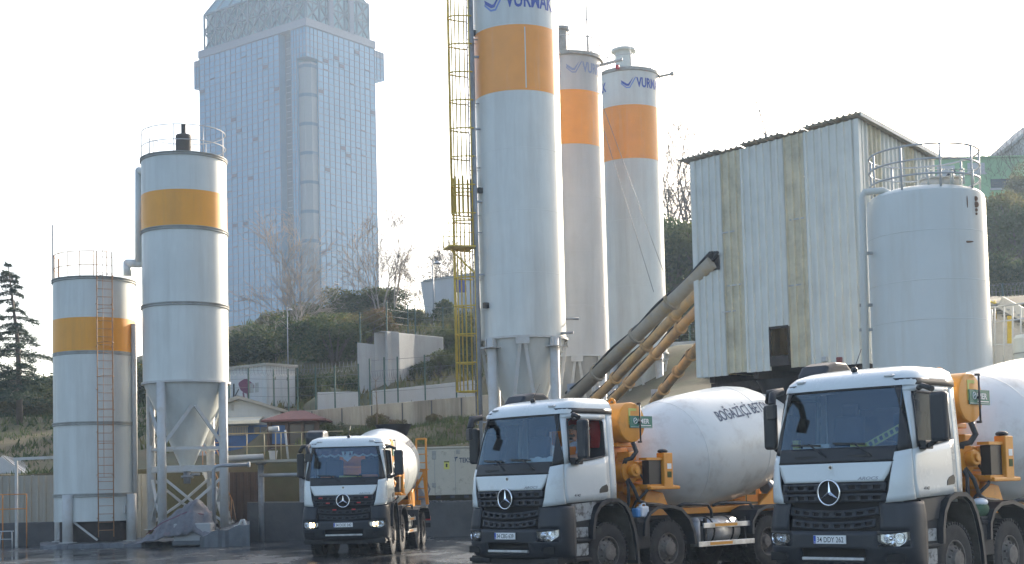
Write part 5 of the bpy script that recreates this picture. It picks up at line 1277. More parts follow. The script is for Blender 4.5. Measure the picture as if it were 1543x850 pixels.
mb = MB(); x = W(673, 701, Yc).x - t.location.x; z = W(673, 701, Yc).z - zc0; mb.bx(x - .11, x + .11, -1.208, -1.201, z - .16, z + .16); mb.bx(x - .10, x + .10, -1.211, -1.2085, z + .11, z + .15, 1); mb.prism([(-.03, -.08), (.03, -.08), (.03, .01), (.055, .01), (0, .07), (-.055, .01), (-.03, .01)], (x, -1.2085, z), (1, 0, 0), (0, 0, 1), (0, -1, 0), .003, 1); mb.obj('warning_sign', ['sign_yellow', 'ink'], t)
mb = MB(); x = W(692, 694, Yc).x - t.location.x; z = W(692, 695, Yc).z - zc0; text_on(mb, 'TEKSAR', .26, lambda a, b: (x + a * .78, -1.204, z + b - .05), .006); mb.prism([(-.20, .16), (-.06, .18), (-.06, .12), (-.11, .12), (-.14, -.02)], (x, -1.2035, z), (1, 0, 0), (0, 0, 1), (0, -1, 0), .002); mb.obj('lettering', 'letter_navy', t)

# ---- white cabin with the purple graffiti
K0 = W(402, 600, 72); dl = Vector((-math.cos(R_(40)), math.sin(R_(40)), 0)); dr_ = Vector((math.sin(R_(40)), math.cos(R_(40)), 0))
ll, lr = along(K0, dl, 322), along(K0, dr_, 442); kz0, kz1 = W(402, 612, 72).z, W(402, 551, 72).z; kh = kz1 - kz0
t = thing('utility_cabin', 'white utility cabin with purple graffiti on its left side and double doors', 'cabin', (K0.x, K0.y, kz0))
mb = MB(); A = [Vector((0, 0, 0)), dl * ll, dl * ll + dr_ * lr, dr_ * lr]; mb.add(A + [p + Vector((0, 0, kh)) for p in A], [(0, 1, 2, 3), (4, 7, 6, 5), (0, 4, 5, 1), (1, 5, 6, 2), (2, 6, 7, 3), (3, 7, 4, 0)]); mb.obj('wall', 'cabin_white', t)
mb = MB(); A = [(-dl - dr_) * .1, dl * (ll + .1) - dr_ * .1, dl * (ll + .1) + dr_ * (lr + .1), dr_ * (lr + .1) - dl * .1]; mb.add([p + Vector((0, 0, kh + .003)) for p in A] + [p + Vector((0, 0, kh + .14)) for p in A], [(0, 1, 2, 3), (4, 7, 6, 5), (0, 4, 5, 1), (1, 5, 6, 2), (2, 6, 7, 3), (3, 7, 4, 0)]); mb.obj('roof', 'sheet_beige', t)
nl, nr = Vector((-dl.y, dl.x, 0)), Vector((dr_.y, -dr_.x, 0))
if nl.y > 0: nl = -nl
def face_rect(t, d, n, s0, s1, z0, z1, name, m, off=.012, th=.01):
    mb = MB(); q = [d * s0, d * s1]; a = [q[0] + Vector((0, 0, z0)), q[1] + Vector((0, 0, z0)), q[1] + Vector((0, 0, z1)), q[0] + Vector((0, 0, z1))]
    mb.add([p + n * (off - th) for p in a] + [p + n * off for p in a], [(0, 1, 2, 3), (4, 7, 6, 5), (0, 4, 5, 1), (1, 5, 6, 2), (2, 6, 7, 3), (3, 7, 4, 0)]); return mb.obj(name, m, t)
for f0, f1 in ((.08, .46), (.54, .94)): face_rect(t, dr_, nr, lr * f0, lr * f1, .06, kh - .2, 'door', 'wall_white', .02, .018)
for f in (.28, .72): face_rect(t, dr_, nr, lr * f - .05, lr * f + .05, kh * .66, kh * .74, 'vent', 'graffiti_black', .03, .008)
for s0, s1 in ((.35, 1.3), (1.55, 2.3), (2.6, 3.5)): face_rect(t, dl, nl, s0, s1, .1, kh - .3, 'door', 'wall_white', .02, .018)
for s0 in (.6, 1.0): face_rect(t, dl, nl, s0, s0 + .28, .75, 1.25, 'vent', 'ring_grey', .03, .008)
mb = MB(); se = lambda px_: along(K0, dl, px_); gz = lambda py_: (W(370, py_, K0.y + .9).z - kz0)
ca, cz, ra, rz_ = (se(358) + se(381)) / 2, gz(582), (se(358) - se(381)) / 2, .36
poly = [(ca + abs(ra) * math.cos(a) * (1 + .06 * math.sin(5 * a)), cz + rz_ * math.sin(a) * (1 + .06 * math.cos(4 * a)) + .10 * math.cos(a)) for a in np.linspace(0, 2 * PI, 33)[:-1]]
mb.prism(poly, nl * .024, dl, (0, 0, 1), nl, .004)
for k_ in (.2, -.15): mb.prism([(ca + k_, cz - .3), (ca + k_ + .12, cz - .3), (ca + k_ + .06, cz - .72), (ca + k_ - .10, cz - .72)], nl * .026, dl, (0, 0, 1), nl, .003)
mb.tube([dl * (ca + abs(ra)) + nl * .03 + Vector((0, 0, cz - .1)), dl * (ca + abs(ra) + .3) + nl * .03 + Vector((0, 0, cz - .45)), dl * (ca + abs(ra) + .1) + nl * .03 + Vector((0, 0, cz - .6))], .025, 5, m=1); mb.tube([dl * (ca + abs(ra) + .4) + nl * .03 + Vector((0, 0, cz + .2)), dl * (ca + abs(ra) + .42) + nl * .03 + Vector((0, 0, cz - .5))], .04, 5, m=1)
mb.obj('graffiti', ['graffiti_purple', 'graffiti_black'], t)

# ---- gabled house, blue shed wall, awning, kiosk
Yh = 66; hz0 = W(370, 690, Yh).z; o = Vector((W(361, 600, Yh).x, Yh, hz0)); HX = lambda px: W(px, 640, Yh).x - o.x; HZ = lambda py: W(380, py, Yh).z - hz0
t = thing('gabled_house', 'pale ribbed gable house with cream awning and blue lower wall', 'house', o)
w = HX(424); mb = MB(); mb.prism([(-w, 0), (w, 0), (w, HZ(621)), (0, HZ(602)), (-w, HZ(621))], (0, 0, 0), (1, 0, 0), (0, 0, 1), (0, 1, 0), 4.5); mb.obj('wall', 'cabin_white', t)
mb = MB()
for i in range(26):
    x = -w + 2 * w * (i + .5) / 26; zt_l = HZ(602) + (HZ(621) - HZ(602)) * abs(x) / w; mb.bx(x - .012, x + .012, -.02, -.002, HZ(640), zt_l - .06)
mb.obj('cladding_ribs', 'cabin_white', t)
for sx in (-1, 1):
    mb = MB(); mb.prism([(0, HZ(602) + .02), (sx * (w + .25), HZ(623.5)), (sx * (w + .25), HZ(623.5) + .14), (0, HZ(602) + .18)], (0, -.35, 0), (1, 0, 0), (0, 0, 1), (0, 1, 0), 5.0); mb.obj('roof', 'sheet_beige', t)
mb = MB(); mb.bx(HX(349), HX(353), -.02, -.004, HZ(618), HZ(609)); mb.obj('gable_vent', 'ring_grey', t)
mb = MB(); mb.prism([(0, HZ(628)), (-1.1, HZ(635)), (-1.1, HZ(640)), (-1.05, HZ(640)), (-1.0, HZ(635.5)), (0, HZ(629.5))], (HX(320), -.01, 0), (0, 1, 0), (0, 0, 1), (1, 0, 0), HX(397) - HX(320)); mb.obj('awning', 'awning_cream', t)
mb = MB(); mb.bx(HX(320), HX(410), -.5, -.03, 0, HZ(657)); mb.obj('blue_panel', 'wall_blue', t)
mb = MB(); mb.bx(HX(320), HX(410), -.10, -.03, HZ(657), HZ(641)); mb.obj('blue_wall', 'wall_blue', t)
for a, b_ in ((384, 392), (394, 404)):
    mb = MB(); mb.bx(HX(a), HX(b_), -.14, -.105, HZ(655), HZ(644)); mb.obj('window', 'window_dark', t)
mb = MB()
for i in range(13):
    x = HX(346) + (HX(375) - HX(346)) * i / 12; mb.bx(x - .022, x + .022, -.50, -.45, HZ(656.5), HZ(644))
mb.bx(HX(344), HX(377), -.52, -.43, HZ(644), HZ(642)); mb.obj('baluster_rail', 'sheet_beige', t)
Yk = 62.5; kz = W(440, 690, Yk).z; o = Vector((W(440, 640, Yk).x, Yk + 1.4, kz)); KX = lambda px: W(px, 640, Yk).x - o.x; KZ = lambda py: W(440, py, Yk).z - kz
t = thing('wooden_kiosk', 'brown wooden kiosk with dark red hipped roof behind the walkway', 'kiosk', o)
mb = MB(); mb.bx(KX(403), KX(478), -1.1, 1.2, 0, KZ(632)); mb.obj('wall', 'brown_wood', t)
xl, xr, zr0, zr1 = KX(394), KX(492), KZ(632), KZ(616)
mb = MB(); V_ = [(xl, -1.5, zr0), (xr, -1.5, zr0), (xr, 1.6, zr0), (xl, 1.6, zr0), (KX(431), .05, zr1), (KX(452), .05, zr1)]
mb.add(V_ + [(a, b_, c_ - .08) for a, b_, c_ in V_[:4]], [(0, 1, 5, 4), (1, 2, 5), (2, 3, 4, 5), (3, 0, 4), (0, 6, 7, 1), (1, 7, 8, 2), (2, 8, 9, 3), (3, 9, 6, 0), (6, 9, 8, 7)]); mb.obj('roof', 'roof_maroon', t)
for a, b_, m_ in ((408, 428, 'wall_blue'), (436, 452, 'window_dark'), (456, 472, 'window_dark')):
    mb = MB(); mb.bx(KX(a), KX(b_), -1.14, -1.105, KZ(668), KZ(640)); mb.obj('window', m_, t)
for px_ in (404, 432, 455, 478):
    mb = MB(); mb.bx(KX(px_) - .06, KX(px_) + .06, -1.32, -1.2, 0, zr0 - .08); mb.obj('post', 'brown_wood', t)

# ---- walkway
Yw = 54.6; wz = W(420, 692, Yw).z; o = Vector((W(346, 692, Yw).x, Yw, 0)); WX = lambda px: W(px, 692, Yw).x - o.x
t = thing('walkway', 'raised steel walkway with yellowish handrail and pipes behind the left truck', 'walkway', o)
mb = MB(); mb.bx(WX(338), WX(520), -.5, .6, wz - .12, wz - .02); mb.obj('deck', 'sheet_beige', t)
mb = MB(); mb.cyl((WX(340), -.58, wz + .06), (WX(401), -.58, wz + .10), .11, n=14); mb.obj('pipe', 'rail_grey', t); mb = MB(); mb.cyl((WX(395), -.6, wz - .62), (WX(470), -.6, wz - .62), .07, n=12); mb.obj('pipe', 'steel_grey', t)
for px_ in (393, 455):
    mb = MB(); mb.cyl((WX(px_), 0, 0), (WX(px_), 0, wz - .12), .12, n=12); mb.cyl((WX(px_), 0, wz - .2), (WX(px_), 0, wz - .13), .2, n=12); mb.obj('post', 'steel_grey', t)
hr = wz + (692 - 653) / F_PX * Yw
mb = MB()
for k_ in (.5, 1.): mb.tube([(WX(344), -.5, wz + (hr - wz) * k_), (WX(520), -.5, wz + (hr - wz) * k_)], .022, 6)
for px_ in (346, 376, 402, 419, 427, 458, 490): mb.tube([(WX(px_), -.5, wz - .02), (WX(px_), -.5, hr)], .022, 6)
mb.obj('handrail', 'rail_tan', t)
mb = MB(); mb.cyl((WX(409), -.5, hr + .14), (WX(424), -.5, hr + .16), .10, n=14); mb.cyl((WX(437), -.45, wz), (WX(433), -.45, hr + .1), .04, n=8); mb.obj('floodlight_tube', 'wall_white', t)
t = thing('plastic_bucket', 'small white bucket standing on the raised walkway', 'bucket', o + Vector((WX(413), -.2, wz - .018)))
mb = MB(); mb.lathe([(0, 0), (.13, 0), (.17, .34), (.18, .34), (.18, .31)], 20); mb.obj('tub', 'wall_white', t)
mb = MB(); mb.tube([(.17 * math.cos(a), 0, .33 + .1 * math.sin(a)) for a in np.linspace(0, PI, 9)], .008, 5); mb.obj('handle', 'wire', t)
# ---- stair beside the tall silo
o = W(304, 703, 56.5); e_ = W(345, 792, 55); t = thing('site_stair', 'worn steel stair with rusty handrails behind the tall left silo', 'stair', (o.x, o.y, 0)); oo = Vector((o.x, o.y, 0))
a, b_ = o - oo, e_ - oo
for dy in (0, .75):
    mb = MB(); mb.beam(a + Vector((0, dy, 0)), b_ + Vector((0, dy, 0)), .06, .2); mb.obj('stringer', 'steel_white', t)
for i in range(11):
    mb = MB(); p = a + (b_ - a) * (i + .5) / 11; mb.box(p + Vector((0, .37, 0)), (.26, .7, .035)); mb.obj('tread', 'steel_white', t)
for dy in (-.04, .79):
    mb = MB(); u = Vector((0, dy, .95)); mb.tube([a + u, b_ + u, b_ + Vector((.12, dy, .2))], .022, 6)
    for f in (.05, .35, .65, .95): mb.tube([a + (b_ - a) * f + Vector((0, dy, 0)), a + (b_ - a) * f + u], .02, 6)
    mb.obj('handrail', 'rail_rust', t)
a2, b2 = W(316, 656, 56.6) - oo, W(334, 694, 56.2) - oo
mb = MB()
for dx in (0, .35): mb.tube([a2 + Vector((dx, 0, 0)), b2 + Vector((dx, 0, 0))], .03, 6)
for i in range(5): p = a2 + (b2 - a2) * (i + .5) / 5; mb.tube([p, p + Vector((.35, 0, 0))], .02, 5)
mb.obj('upper_ladder', 'rail_rust', t)

# ---- concrete pad with the tarpaulin heap
prof = [(60, .12), (150, .15), (285, .17), (300, .30), (318, .52), (345, .60), (362, .72), (376, .76)]
mb = MB(); nj = 8; vs = []
P_ = []
for i in range(61):
    px_ = 60 + 316 * i / 60; z = float(np.interp(px_, [a for a, _ in prof], [b for _, b in prof])); P_.append((px_, z))
for px_, z in P_:
    for j in range(nj):
        y = (50.6 if px_ < 290 else 49.0 + max(0, 1.6 - (px_ - 290) / 10)) + .05 * math.sin(px_ * .13) + .02 * math.sin(px_ * .7) + (.12 if j == 1 else 0) if j < 2 else 50.8 + (57 - 50.8) * (j - 2) / (nj - 3)
        x = W(px_, 790, y if j > 1 else y).x
        vs.append((x, y, -.1 if j == 0 else z + (.03 * math.sin(px_ * .21 + j * 2) if 1 <= j else 0)))
n_ = len(P_); fs = [(i * nj + j, (i + 1) * nj + j, (i + 1) * nj + j + 1, i * nj + j + 1) for i in range(n_ - 1) for j in range(nj - 1)]
fs.append([(n_ - 1) * nj + j for j in range(nj)] )
mb.add(vs, fs); tag(mb.obj('concrete_pavement', 'concrete_wet'), kind='structure')
t = thing('tarpaulin', 'crumpled grey pink tarpaulin draped over a heap below the tall silo', 'tarpaulin', W(262, 808, 50.2) * 1)
t.location.z = .12; o = t.location.copy(); mb = MB(); n1, n2 = 90, 44; vs = []; rg = random.Random(9)
xl, xr = W(204, 800, 50.2).x - o.x, W(322, 800, 50.2).x - o.x
for j in range(n2 + 1):
    for i in range(n1 + 1):
        u, v = i / n1, j / n2; x = xl + (xr - xl) * u; y = -.7 + 2.0 * v
        ridge = float(np.interp(u, [0, .12, .4, .62, .78, .92, 1], [0., .18, .85, 1.36, 1.46, 1.0, .55]))
        prof_v = min(1, max(0, 1 - ((v - .55) / .58) ** 2)) ** .7
        fold = .13 * (abs(math.sin(7 * u * (1.5 - v) + 4 * v)) - .5) + .10 * (abs(math.sin(15 * u + 7 * v * v + 2)) - .5) + .06 * (abs(math.sin(27 * u - 13 * v)) - .5)
        z = ridge * prof_v + fold * min(1, ridge * prof_v * 2.5) + .02
        vs.append((x + .05 * math.sin(13 * v + 3 * u), y + .06 * math.sin(17 * u), z))
mb.add(vs, [(j * (n1 + 1) + i, j * (n1 + 1) + i + 1, (j + 1) * (n1 + 1) + i + 1, (j + 1) * (n1 + 1) + i) for j in range(n2) for i in range(n1)], 0, True)
mb.obj('sheet', 'tarp', t, solid=.01)
mb = MB(); mb.tube([(xl + .5, -.5, .35), (xl + 1.1, -.55, .75), (xl + 1.9, -.3, 1.1), (xr - .3, -.2, 1.0)], .015, 5); mb.obj('tie_rope', 'curtain', t)
t = thing('concrete_block', 'pale square concrete block at the right foot of the tarpaulin heap', 'block', W(297, 800, 50.0)); t.location.z = .2
mb = MB(); mb.bx(-.75, .55, -.35, .5, 0, .62); mb.obj('block_body', 'concrete_pale', t, bevel=.04)
mb = MB(); mb.bx(-.8, .58, -.4, .5, -.15, .02); mb.obj('footing', 'concrete_wet', t, bevel=.03)
t = thing('standpipe', 'slim grey standpipe with a bent top in front of the tall silo', 'pipe', W(323, 800, 50.4)); t.location.z = .45
z1 = W(323, 702, 50.4).z - .45; mb = MB(); mb.tube([(0, 0, 0), (0, 0, z1 - .15), (.06, 0, z1 - .03), (.2, 0, z1), (1.25, .1, z1 + .02)], .065, 10); mb.obj('pipe_run', 'steel_grey', t)
mb = MB(); mb.cyl((0, 0, 0), (0, 0, .05), .15, n=14); mb.cyl((1.2, .1, z1 + .02), (1.28, .1, z1 + .02), .1, n=12); mb.obj('flange', 'steel_grey', t)
t = thing('bent_pipe_stub', 'short bent white pipe stub on the concrete edge right of the tarpaulin', 'pipe', W(352, 797, 49.6)); t.location.z = .62
mb = MB(); mb.tube([(.02, 0, .05), (.2, 0, .08), (.28, 0, .26), (.36, 0, .28), (.42, 0, .1), (.42, 0, -.02)], .05, 10); mb.obj('pipe_run', 'steel_white', t)
mb = MB(); mb.cyl((.42, 0, -.02), (.42, 0, .03), .09, n=14); mb.obj('flange', 'ring_grey', t)

# ---- left side yard furniture
def sheet_fence(name, label, pts, z0, pitch, m, group=None):
    P = [W(*p) for p in pts]; t = thing(name, label, 'fence', (P[0].x, P[0].y, z0), 0, group); d = P[1] - P[0]; hz = Vector((d.x, d.y, 0)); L_ = hz.length; hz.normalize(); n = Vector((hz.y, -hz.x, 0)); mb = MB(); xs = []; s_ = 0
    while s_ < L_: xs += [(s_, 0), (s_ + pitch * .55, 0), (s_ + pitch * .65, 1), (s_ + pitch * .9, 1)]; s_ += pitch
    vs = []
    for s_, h in xs:
        zt = P[0].z + (P[1].z - P[0].z) * s_ / L_ - z0; vs += [hz * s_ + n * (h * .05), hz * s_ + n * (h * .05) + Vector((0, 0, zt))]
    mb.add(vs, [(2 * i, 2 * i + 2, 2 * i + 3, 2 * i + 1) for i in range(len(xs) - 1)]); mb.obj('sheet_panel', m, t, solid=.008)
    for k_ in range(int(L_ / 2.4) + 1):
        mb = MB(); p = hz * min(L_, k_ * 2.4) - n * .08; mb.box(p + Vector((0, 0, (P[0].z - z0) / 2)), (.08, .08, P[0].z - z0)); mb.obj('post', 'post_grey', t)
    mb = MB(); mb.beam(-n * .05 + Vector((0, 0, (P[0].z - z0) * .45)), hz * L_ - n * .05 + Vector((0, 0, (P[1].z - z0) * .45)), .05, .06); mb.obj('rail', 'post_grey', t)
    return t
sheet_fence('sheet_fence', 'beige ribbed sheet fence at the far left beside the short silo', [(-40, 718, 58), (215, 714, 58)], 0, .3, 'sheet_beige')
sheet_fence('sheet_fence', 'dark brown ribbed sheet fence under the raised walkway', [(346, 712, 57), (395, 711, 57)], 0, .28, 'brown_wood')
t = thing('pipe_gantry', 'slim white pipe gantry standing before the beige sheet fence', 'gantry', W(25, 790, 55.6)); t.location.z = 0; o = t.location.copy()
za = W(25, 694, 55.6).z; mb = MB(); mb.box((0, 0, za / 2), (.10, .10, za)); mb.obj('post', 'steel_white', t)
mb = MB(); mb.beam((-.1, 0, za + .06), (W(84, 693, 55.6).x - o.x + .1, 0, za + .09), .10, .11); mb.obj('beam', 'steel_white', t)
mb = MB(); mb.box((W(84, 693, 55.6).x - o.x, 0, za / 2), (.10, .10, za)); mb.obj('post', 'steel_white', t)
t = thing('pipe_railing', 'rusty orange pipe railing at the left edge before the fence', 'railing', W(0, 790, 55.2)); t.location.z = 0; o = t.location.copy(); X_ = lambda px: W(px, 760, 55.2).x - o.x
za, zm = W(20, 745, 55.2).z, W(20, 767, 55.2).z; mb = MB()
for z in (za, zm): mb.tube([(X_(-20), 0, z), (X_(40), 0, z)], .022, 6)
mb.obj('rail', 'orange_steel', t)
for px_ in (4, 40):
    mb = MB(); mb.tube([(X_(px_), 0, 0), (X_(px_), 0, za)], .025, 6); mb.obj('post', 'orange_steel', t)
t = thing('trestle_stool', 'small grey metal trestle by the dark wall at the left edge', 'trestle', W(10, 812, 54)); t.location.z = 0
for sx in (-.25, .25):
    mb = MB(); mb.tube([(sx, -.1, 0), (sx * .8, 0, .62)], .022, 6); mb.obj('leg', 'rail_grey', t)
mb = MB(); mb.tube([(-.28, 0, .62), (.28, 0, .62)], .025, 6); mb.tube([(-.22, -.05, .32), (.22, -.05, .32)], .018, 6); mb.obj('crossbar', 'rail_grey', t)
t = thing('shelter_roof', 'white ribbed gable roof of a low shelter behind the fence, left edge', 'shelter', W(0, 720, 62)); o = t.location.copy(); o.z = 0; t.location.z = 0
mb = MB(); p = [W(2, 688, 62), W(42, 722, 62), W(-30, 722, 62), W(-60, 700, 64)]
rx = W(3, 688, 62) - o; ex = W(44, 722, 62) - o; vs = []
for i in range(13):
    y = 4.5 * i / 12; vs += [rx + Vector((-.9 * i / 12 * 1.2, y, .06 * (i % 2))), ex + Vector((0, y, .06 * (i % 2)))]
mb.add(vs, [(2 * i, 2 * i + 1, 2 * i + 3, 2 * i + 2) for i in range(12)]); mb.add([rx, ex, Vector((2 * rx.x - ex.x, 0, ex.z))], [(0, 1, 2)]); mb.add([rx, Vector((2 * rx.x - ex.x, 0, ex.z)), Vector((2 * rx.x - ex.x, 4.5, ex.z)), rx + Vector((-1.0, 4.5, 0))], [(0, 1, 2, 3)])
mb.obj('roof_sheet', 'wall_white', t, solid=.02)
mb = MB()
for i in range(9): f = i / 8; mb.beam(rx + Vector((-1.0 * f, 4.5 * f, .05)), ex + Vector((0, 4.5 * f, .05)), .05, .04)
mb.obj('roof_rib', 'ring_grey', t)
mb = MB(); mb.bx(2 * rx.x - ex.x + .1, ex.x - .1, .2, 4.3, 0, ex.z - .03); mb.obj('wall', 'wall_white', t)

# ---- fences with green posts and razor wire
def wire_fence(label, pts, h, name='wire_fence', razor=True, lines=4, group=None, xr=.24, postm='post_green'):
    P = [W(*p) for p in pts]; t = thing(name, label, 'fence', P[0], 0, group)
    for p in P:
        mb = MB(); q = p - P[0]; mb.box(q + Vector((0, 0, h / 2 - .3)), (.07, .07, h + .6)); mb.obj('post', postm, t)
    mb = MB()
    for i in range(len(P) - 1):
        for k_ in range(lines): z = h * (.25 + .7 * k_ / max(1, lines - 1)); mb.tube([P[i] - P[0] + Vector((0, 0, z)), P[i + 1] - P[0] + Vector((0, 0, z))], .008, 4)
    mb.obj('line_wire', 'wire', t)
    if razor:
        mb = MB(); pts2 = []
        for i in range(len(P) - 1):
            d = P[i + 1] - P[0] - (P[i] - P[0]); m_ = max(6, int(d.length / .42)); 
            for k_ in range(m_ * 9):
                f = k_ / (m_ * 9); a = 2 * PI * k_ / 9; pts2.append(P[i] - P[0] + d * f + Vector((0, xr * math.cos(a), h * razor + xr * math.sin(a))))
        mb.tube(pts2, .007, 4); mb.obj('razor_wire', 'wire', t)
    return t
wire_fence('green post fence with razor coil, left part before the white cabin', [(px_, y_, 66.2) for px_, y_ in ((346, 612), (375, 611), (413, 612), (435, 612), (449, 611), (476, 609), (505, 607), (541, 604))], 1.75, razor=.95)
wire_fence('tall green post fence with razor coil in front of the pale hill walls', [(px_, y_, 66.4) for px_, y_ in ((558, 609), (580, 607), (600, 606), (641, 603), (688, 599), (720, 596))], 2.15, razor=.62)
wire_fence('thin green post fence along the top of the pale hill walls', [(543, 517, 73), (583, 498, 74), (615, 501, 80), (626, 501, 80), (668, 503, 82), (700, 500, 84)], 1.6, razor=False)
wire_fence('green post fence with razor coil beside the clad building', [(1000, 514, 72.2), (1040, 513, 72.2), (1085, 511, 72.2)], 1.2, razor=.55)
wire_fence('razor wire fence on the right hillside behind the yellow handrail', [(1478, 470, 62), (1512, 468, 62), (1546, 466, 62), (1580, 464, 62)], 1.2, razor=.75, xr=.32)

# ---- poles and lamps
def lamp(label, px, y0, y1, Y, arm=.45, name='street_lamp', k=1.):
    p = W(px, y0, Y); t = thing(name, label, 'street lamp', p); h = W(px, y1, Y).z - p.z
    mb = MB(); mb.tube([(0, 0, -.5), (0, 0, h)], [.07 * k, .04 * k], 8); mb.obj('pole', 'post_grey', t)
    mb = MB(); mb.tube([(0, 0, h), (arm * .5, 0, h + .08), (arm, 0, h)], .025, 6); mb.obj('arm', 'post_grey', t)
    mb = MB(); mb.lathe([(.0, .2 * k), (.08 * k, .18 * k), (.30 * k, 0), (.26 * k, -.02), (0, .02)], 16, Matrix.Translation((arm, 0, h - .2))); mb.obj('lamp_shade', 'post_grey', t)
lamp('grey street lamp on the grassy hilltop before the white wall', 654, 481, 393, 98, .32)
lamp('thin grey lamp pole among the shrubs by the bare tree', 434, 545, 462, 76, .16, k=.5)
lamp('small lamp pole before the glass tower on the hilltop', 505, 462, 425, 118, .2, k=.6)
p = W(87, 416, 54)
# ---- hilltop wall building, sign
t = thing('hilltop_wall', 'long white boundary wall on the hilltop behind the street lamp', 'wall', W(640, 482, 104)); o = t.location.copy()
mb = MB(); e2 = W(720, 478, 104) - o; zt = W(660, 444, 104).z - o.z; mb.beam((0, 0, zt / 2), (e2.x, 0, zt / 2 + .5), .4, zt + 2); mb.obj('wall_panel', 'wall_white', t)
mb = MB(); mb.beam((-.05, 0, zt + 1.0), (e2.x, 0, zt + 1.5), .55, .14); mb.obj('coping', 'ring_grey', t)
t = thing('blue_board', 'dark blue board on posts behind the yellow ladder cage', 'board', W(692, 450, 100)); o = t.location.copy()
mb = MB(); mb.bx(W(684, 430, 100).x - o.x, W(703, 430, 100).x - o.x, -.03, .03, W(690, 441, 100).z - o.z, W(690, 421, 100).z - o.z); mb.obj('panel', 'blue_sign', t)
for px_ in (687, 700):
    mb = MB(); x = W(px_, 430, 100).x - o.x; mb.tube([(x, .06, -1.5), (x, .06, W(690, 422, 100).z - o.z)], .05, 6); mb.obj('post', 'post_grey', t)

# ---- buildings on the right hillside
Yg = 130; o = W(1440, 300, Yg); t = thing('green_building', 'light green flat roofed building on the right hillside', 'building', o); X_ = lambda px: W(px, 240, Yg).x - o.x; Z_ = lambda py, px=1500: W(px, py, Yg).z - o.z
mb = MB(); mb.bx(X_(1400), X_(1560), 0, 12, Z_(310), Z_(238)); mb.obj('wall', 'green_panel', t)
mb = MB(); mb.bx(X_(1398), X_(1562), -.3, 12.2, Z_(238) + .01, Z_(236)); mb.obj('roof', 'green_panel', t)
for a, b_, c, d, m_ in ((1411, 1438, 262, 248, 'wall_white'), (1457, 1483, 260, 245, 'wall_white'), (1491, 1530, 284, 270, 'window_dark')):
    mb = MB(); mb.bx(X_(a), X_(b_), -.06, -.01, Z_(c), Z_(d)); wn = mb.obj('window', m_, t)
    mb = MB(); mb.bx(X_(a) - .1, X_(b_) + .1, -.12, -.06, Z_(c) - .15, Z_(c)); mb.obj('sill', 'wall_white', wn)
Yg = 142; o = W(1535, 300, Yg); t = thing('grey_house', 'hazy grey gabled house high on the right hillside', 'house', o); X_ = lambda px: W(px, 240, Yg).x - o.x
mb = MB(); Z_ = lambda py: W(1535, py, Yg).z - o.z; mb.prism([(X_(1528), Z_(320)), (X_(1650), Z_(320)), (X_(1650), Z_(236)), (X_(1588), Z_(168)), (X_(1528), Z_(222))], (0, 0, 0), (1, 0, 0), (0, 0, 1), (0, 1, 0), 10); mb.obj('wall', 'house_grey', t)
mb = MB(); mb.prism([(X_(1524), Z_(222)), (X_(1588), Z_(166)), (X_(1588), Z_(162)), (X_(1522), Z_(218))], (0, -.4, 0), (1, 0, 0), (0, 0, 1), (0, 1, 0), 11); mb.obj('roof', 'house_grey', t)
t = thing('low_shed', 'low shed with a bright white roof among the right hillside bushes', 'shed', W(1540, 370, 96)); o = t.location.copy(); X_ = lambda px: W(px, 360, 96).x - o.x; Z_ = lambda py: W(1520, py, 96).z - o.z
mb = MB(); mb.bx(X_(1488), X_(1600), .2, 3.8, Z_(390), Z_(361)); mb.obj('wall', 'sheet_beige', t)
mb = MB(); mb.add([(X_(1483), -.2, Z_(362)), (X_(1605), -.2, Z_(364)), (X_(1605), 4.2, Z_(345)), (X_(1483), 4.2, Z_(345))], [(0, 1, 2, 3)]); mb.obj('roof', 'wall_white', t, solid=.12)
# ================================================================= vegetation
def leaf_mesh(name, lobes, n, size, mats, seed, mixp=.35, stems=True):
    """leaf sized faces through the outer volume of noisy lobes; lobes: (x,y,z,rx,ry,rz)"""
    rg = np.random.default_rng(seed); L = np.array(lobes, float); vol = L[:, 3] * L[:, 4] + L[:, 3] * L[:, 5]; pr = vol / vol.sum()
    idx = rg.choice(len(L), n, p=pr); d = rg.normal(size=(n, 3)); d /= np.linalg.norm(d, axis=1, keepdims=True)
    rad = rg.uniform(.55, 1.0, n) ** .5 * (1 + .18 * np.sin(d[:, 0] * 7 + idx) * np.sin(d[:, 2] * 9 + idx * 2) + .08 * rg.normal(size=n))
    c = L[idx, :3] + d * L[idx, 3:] * rad[:, None]
    a = rg.normal(size=(n, 3)); a /= np.linalg.norm(a, axis=1, keepdims=True); b = np.cross(a, rg.normal(size=(n, 3))); b /= np.linalg.norm(b, axis=1, keepdims=True)
    s = size * rg.uniform(.5, 1.4, n)[:, None]
    V = np.stack([c - a * s, c + b * s * .45, c + a * s, c - b * s * .45], 1).reshape(-1, 3)
    mb = MB(); mb.v = [tuple(v) for v in V]; mb.f = [[4 * i, 4 * i + 1, 4 * i + 2, 4 * i + 3] for i in range(n)]
    clump = (np.sin(c[:, 0] * 1.7 + seed) + np.sin(c[:, 1] * 1.9) + np.sin(c[:, 2] * 2.3)) / 3 + rg.normal(size=n) * .35
    mb.mi = [1 if v > .5 - mixp else 0 for v in clump]; mb.sm = [False] * n
    return mb.mesh(name, mats)

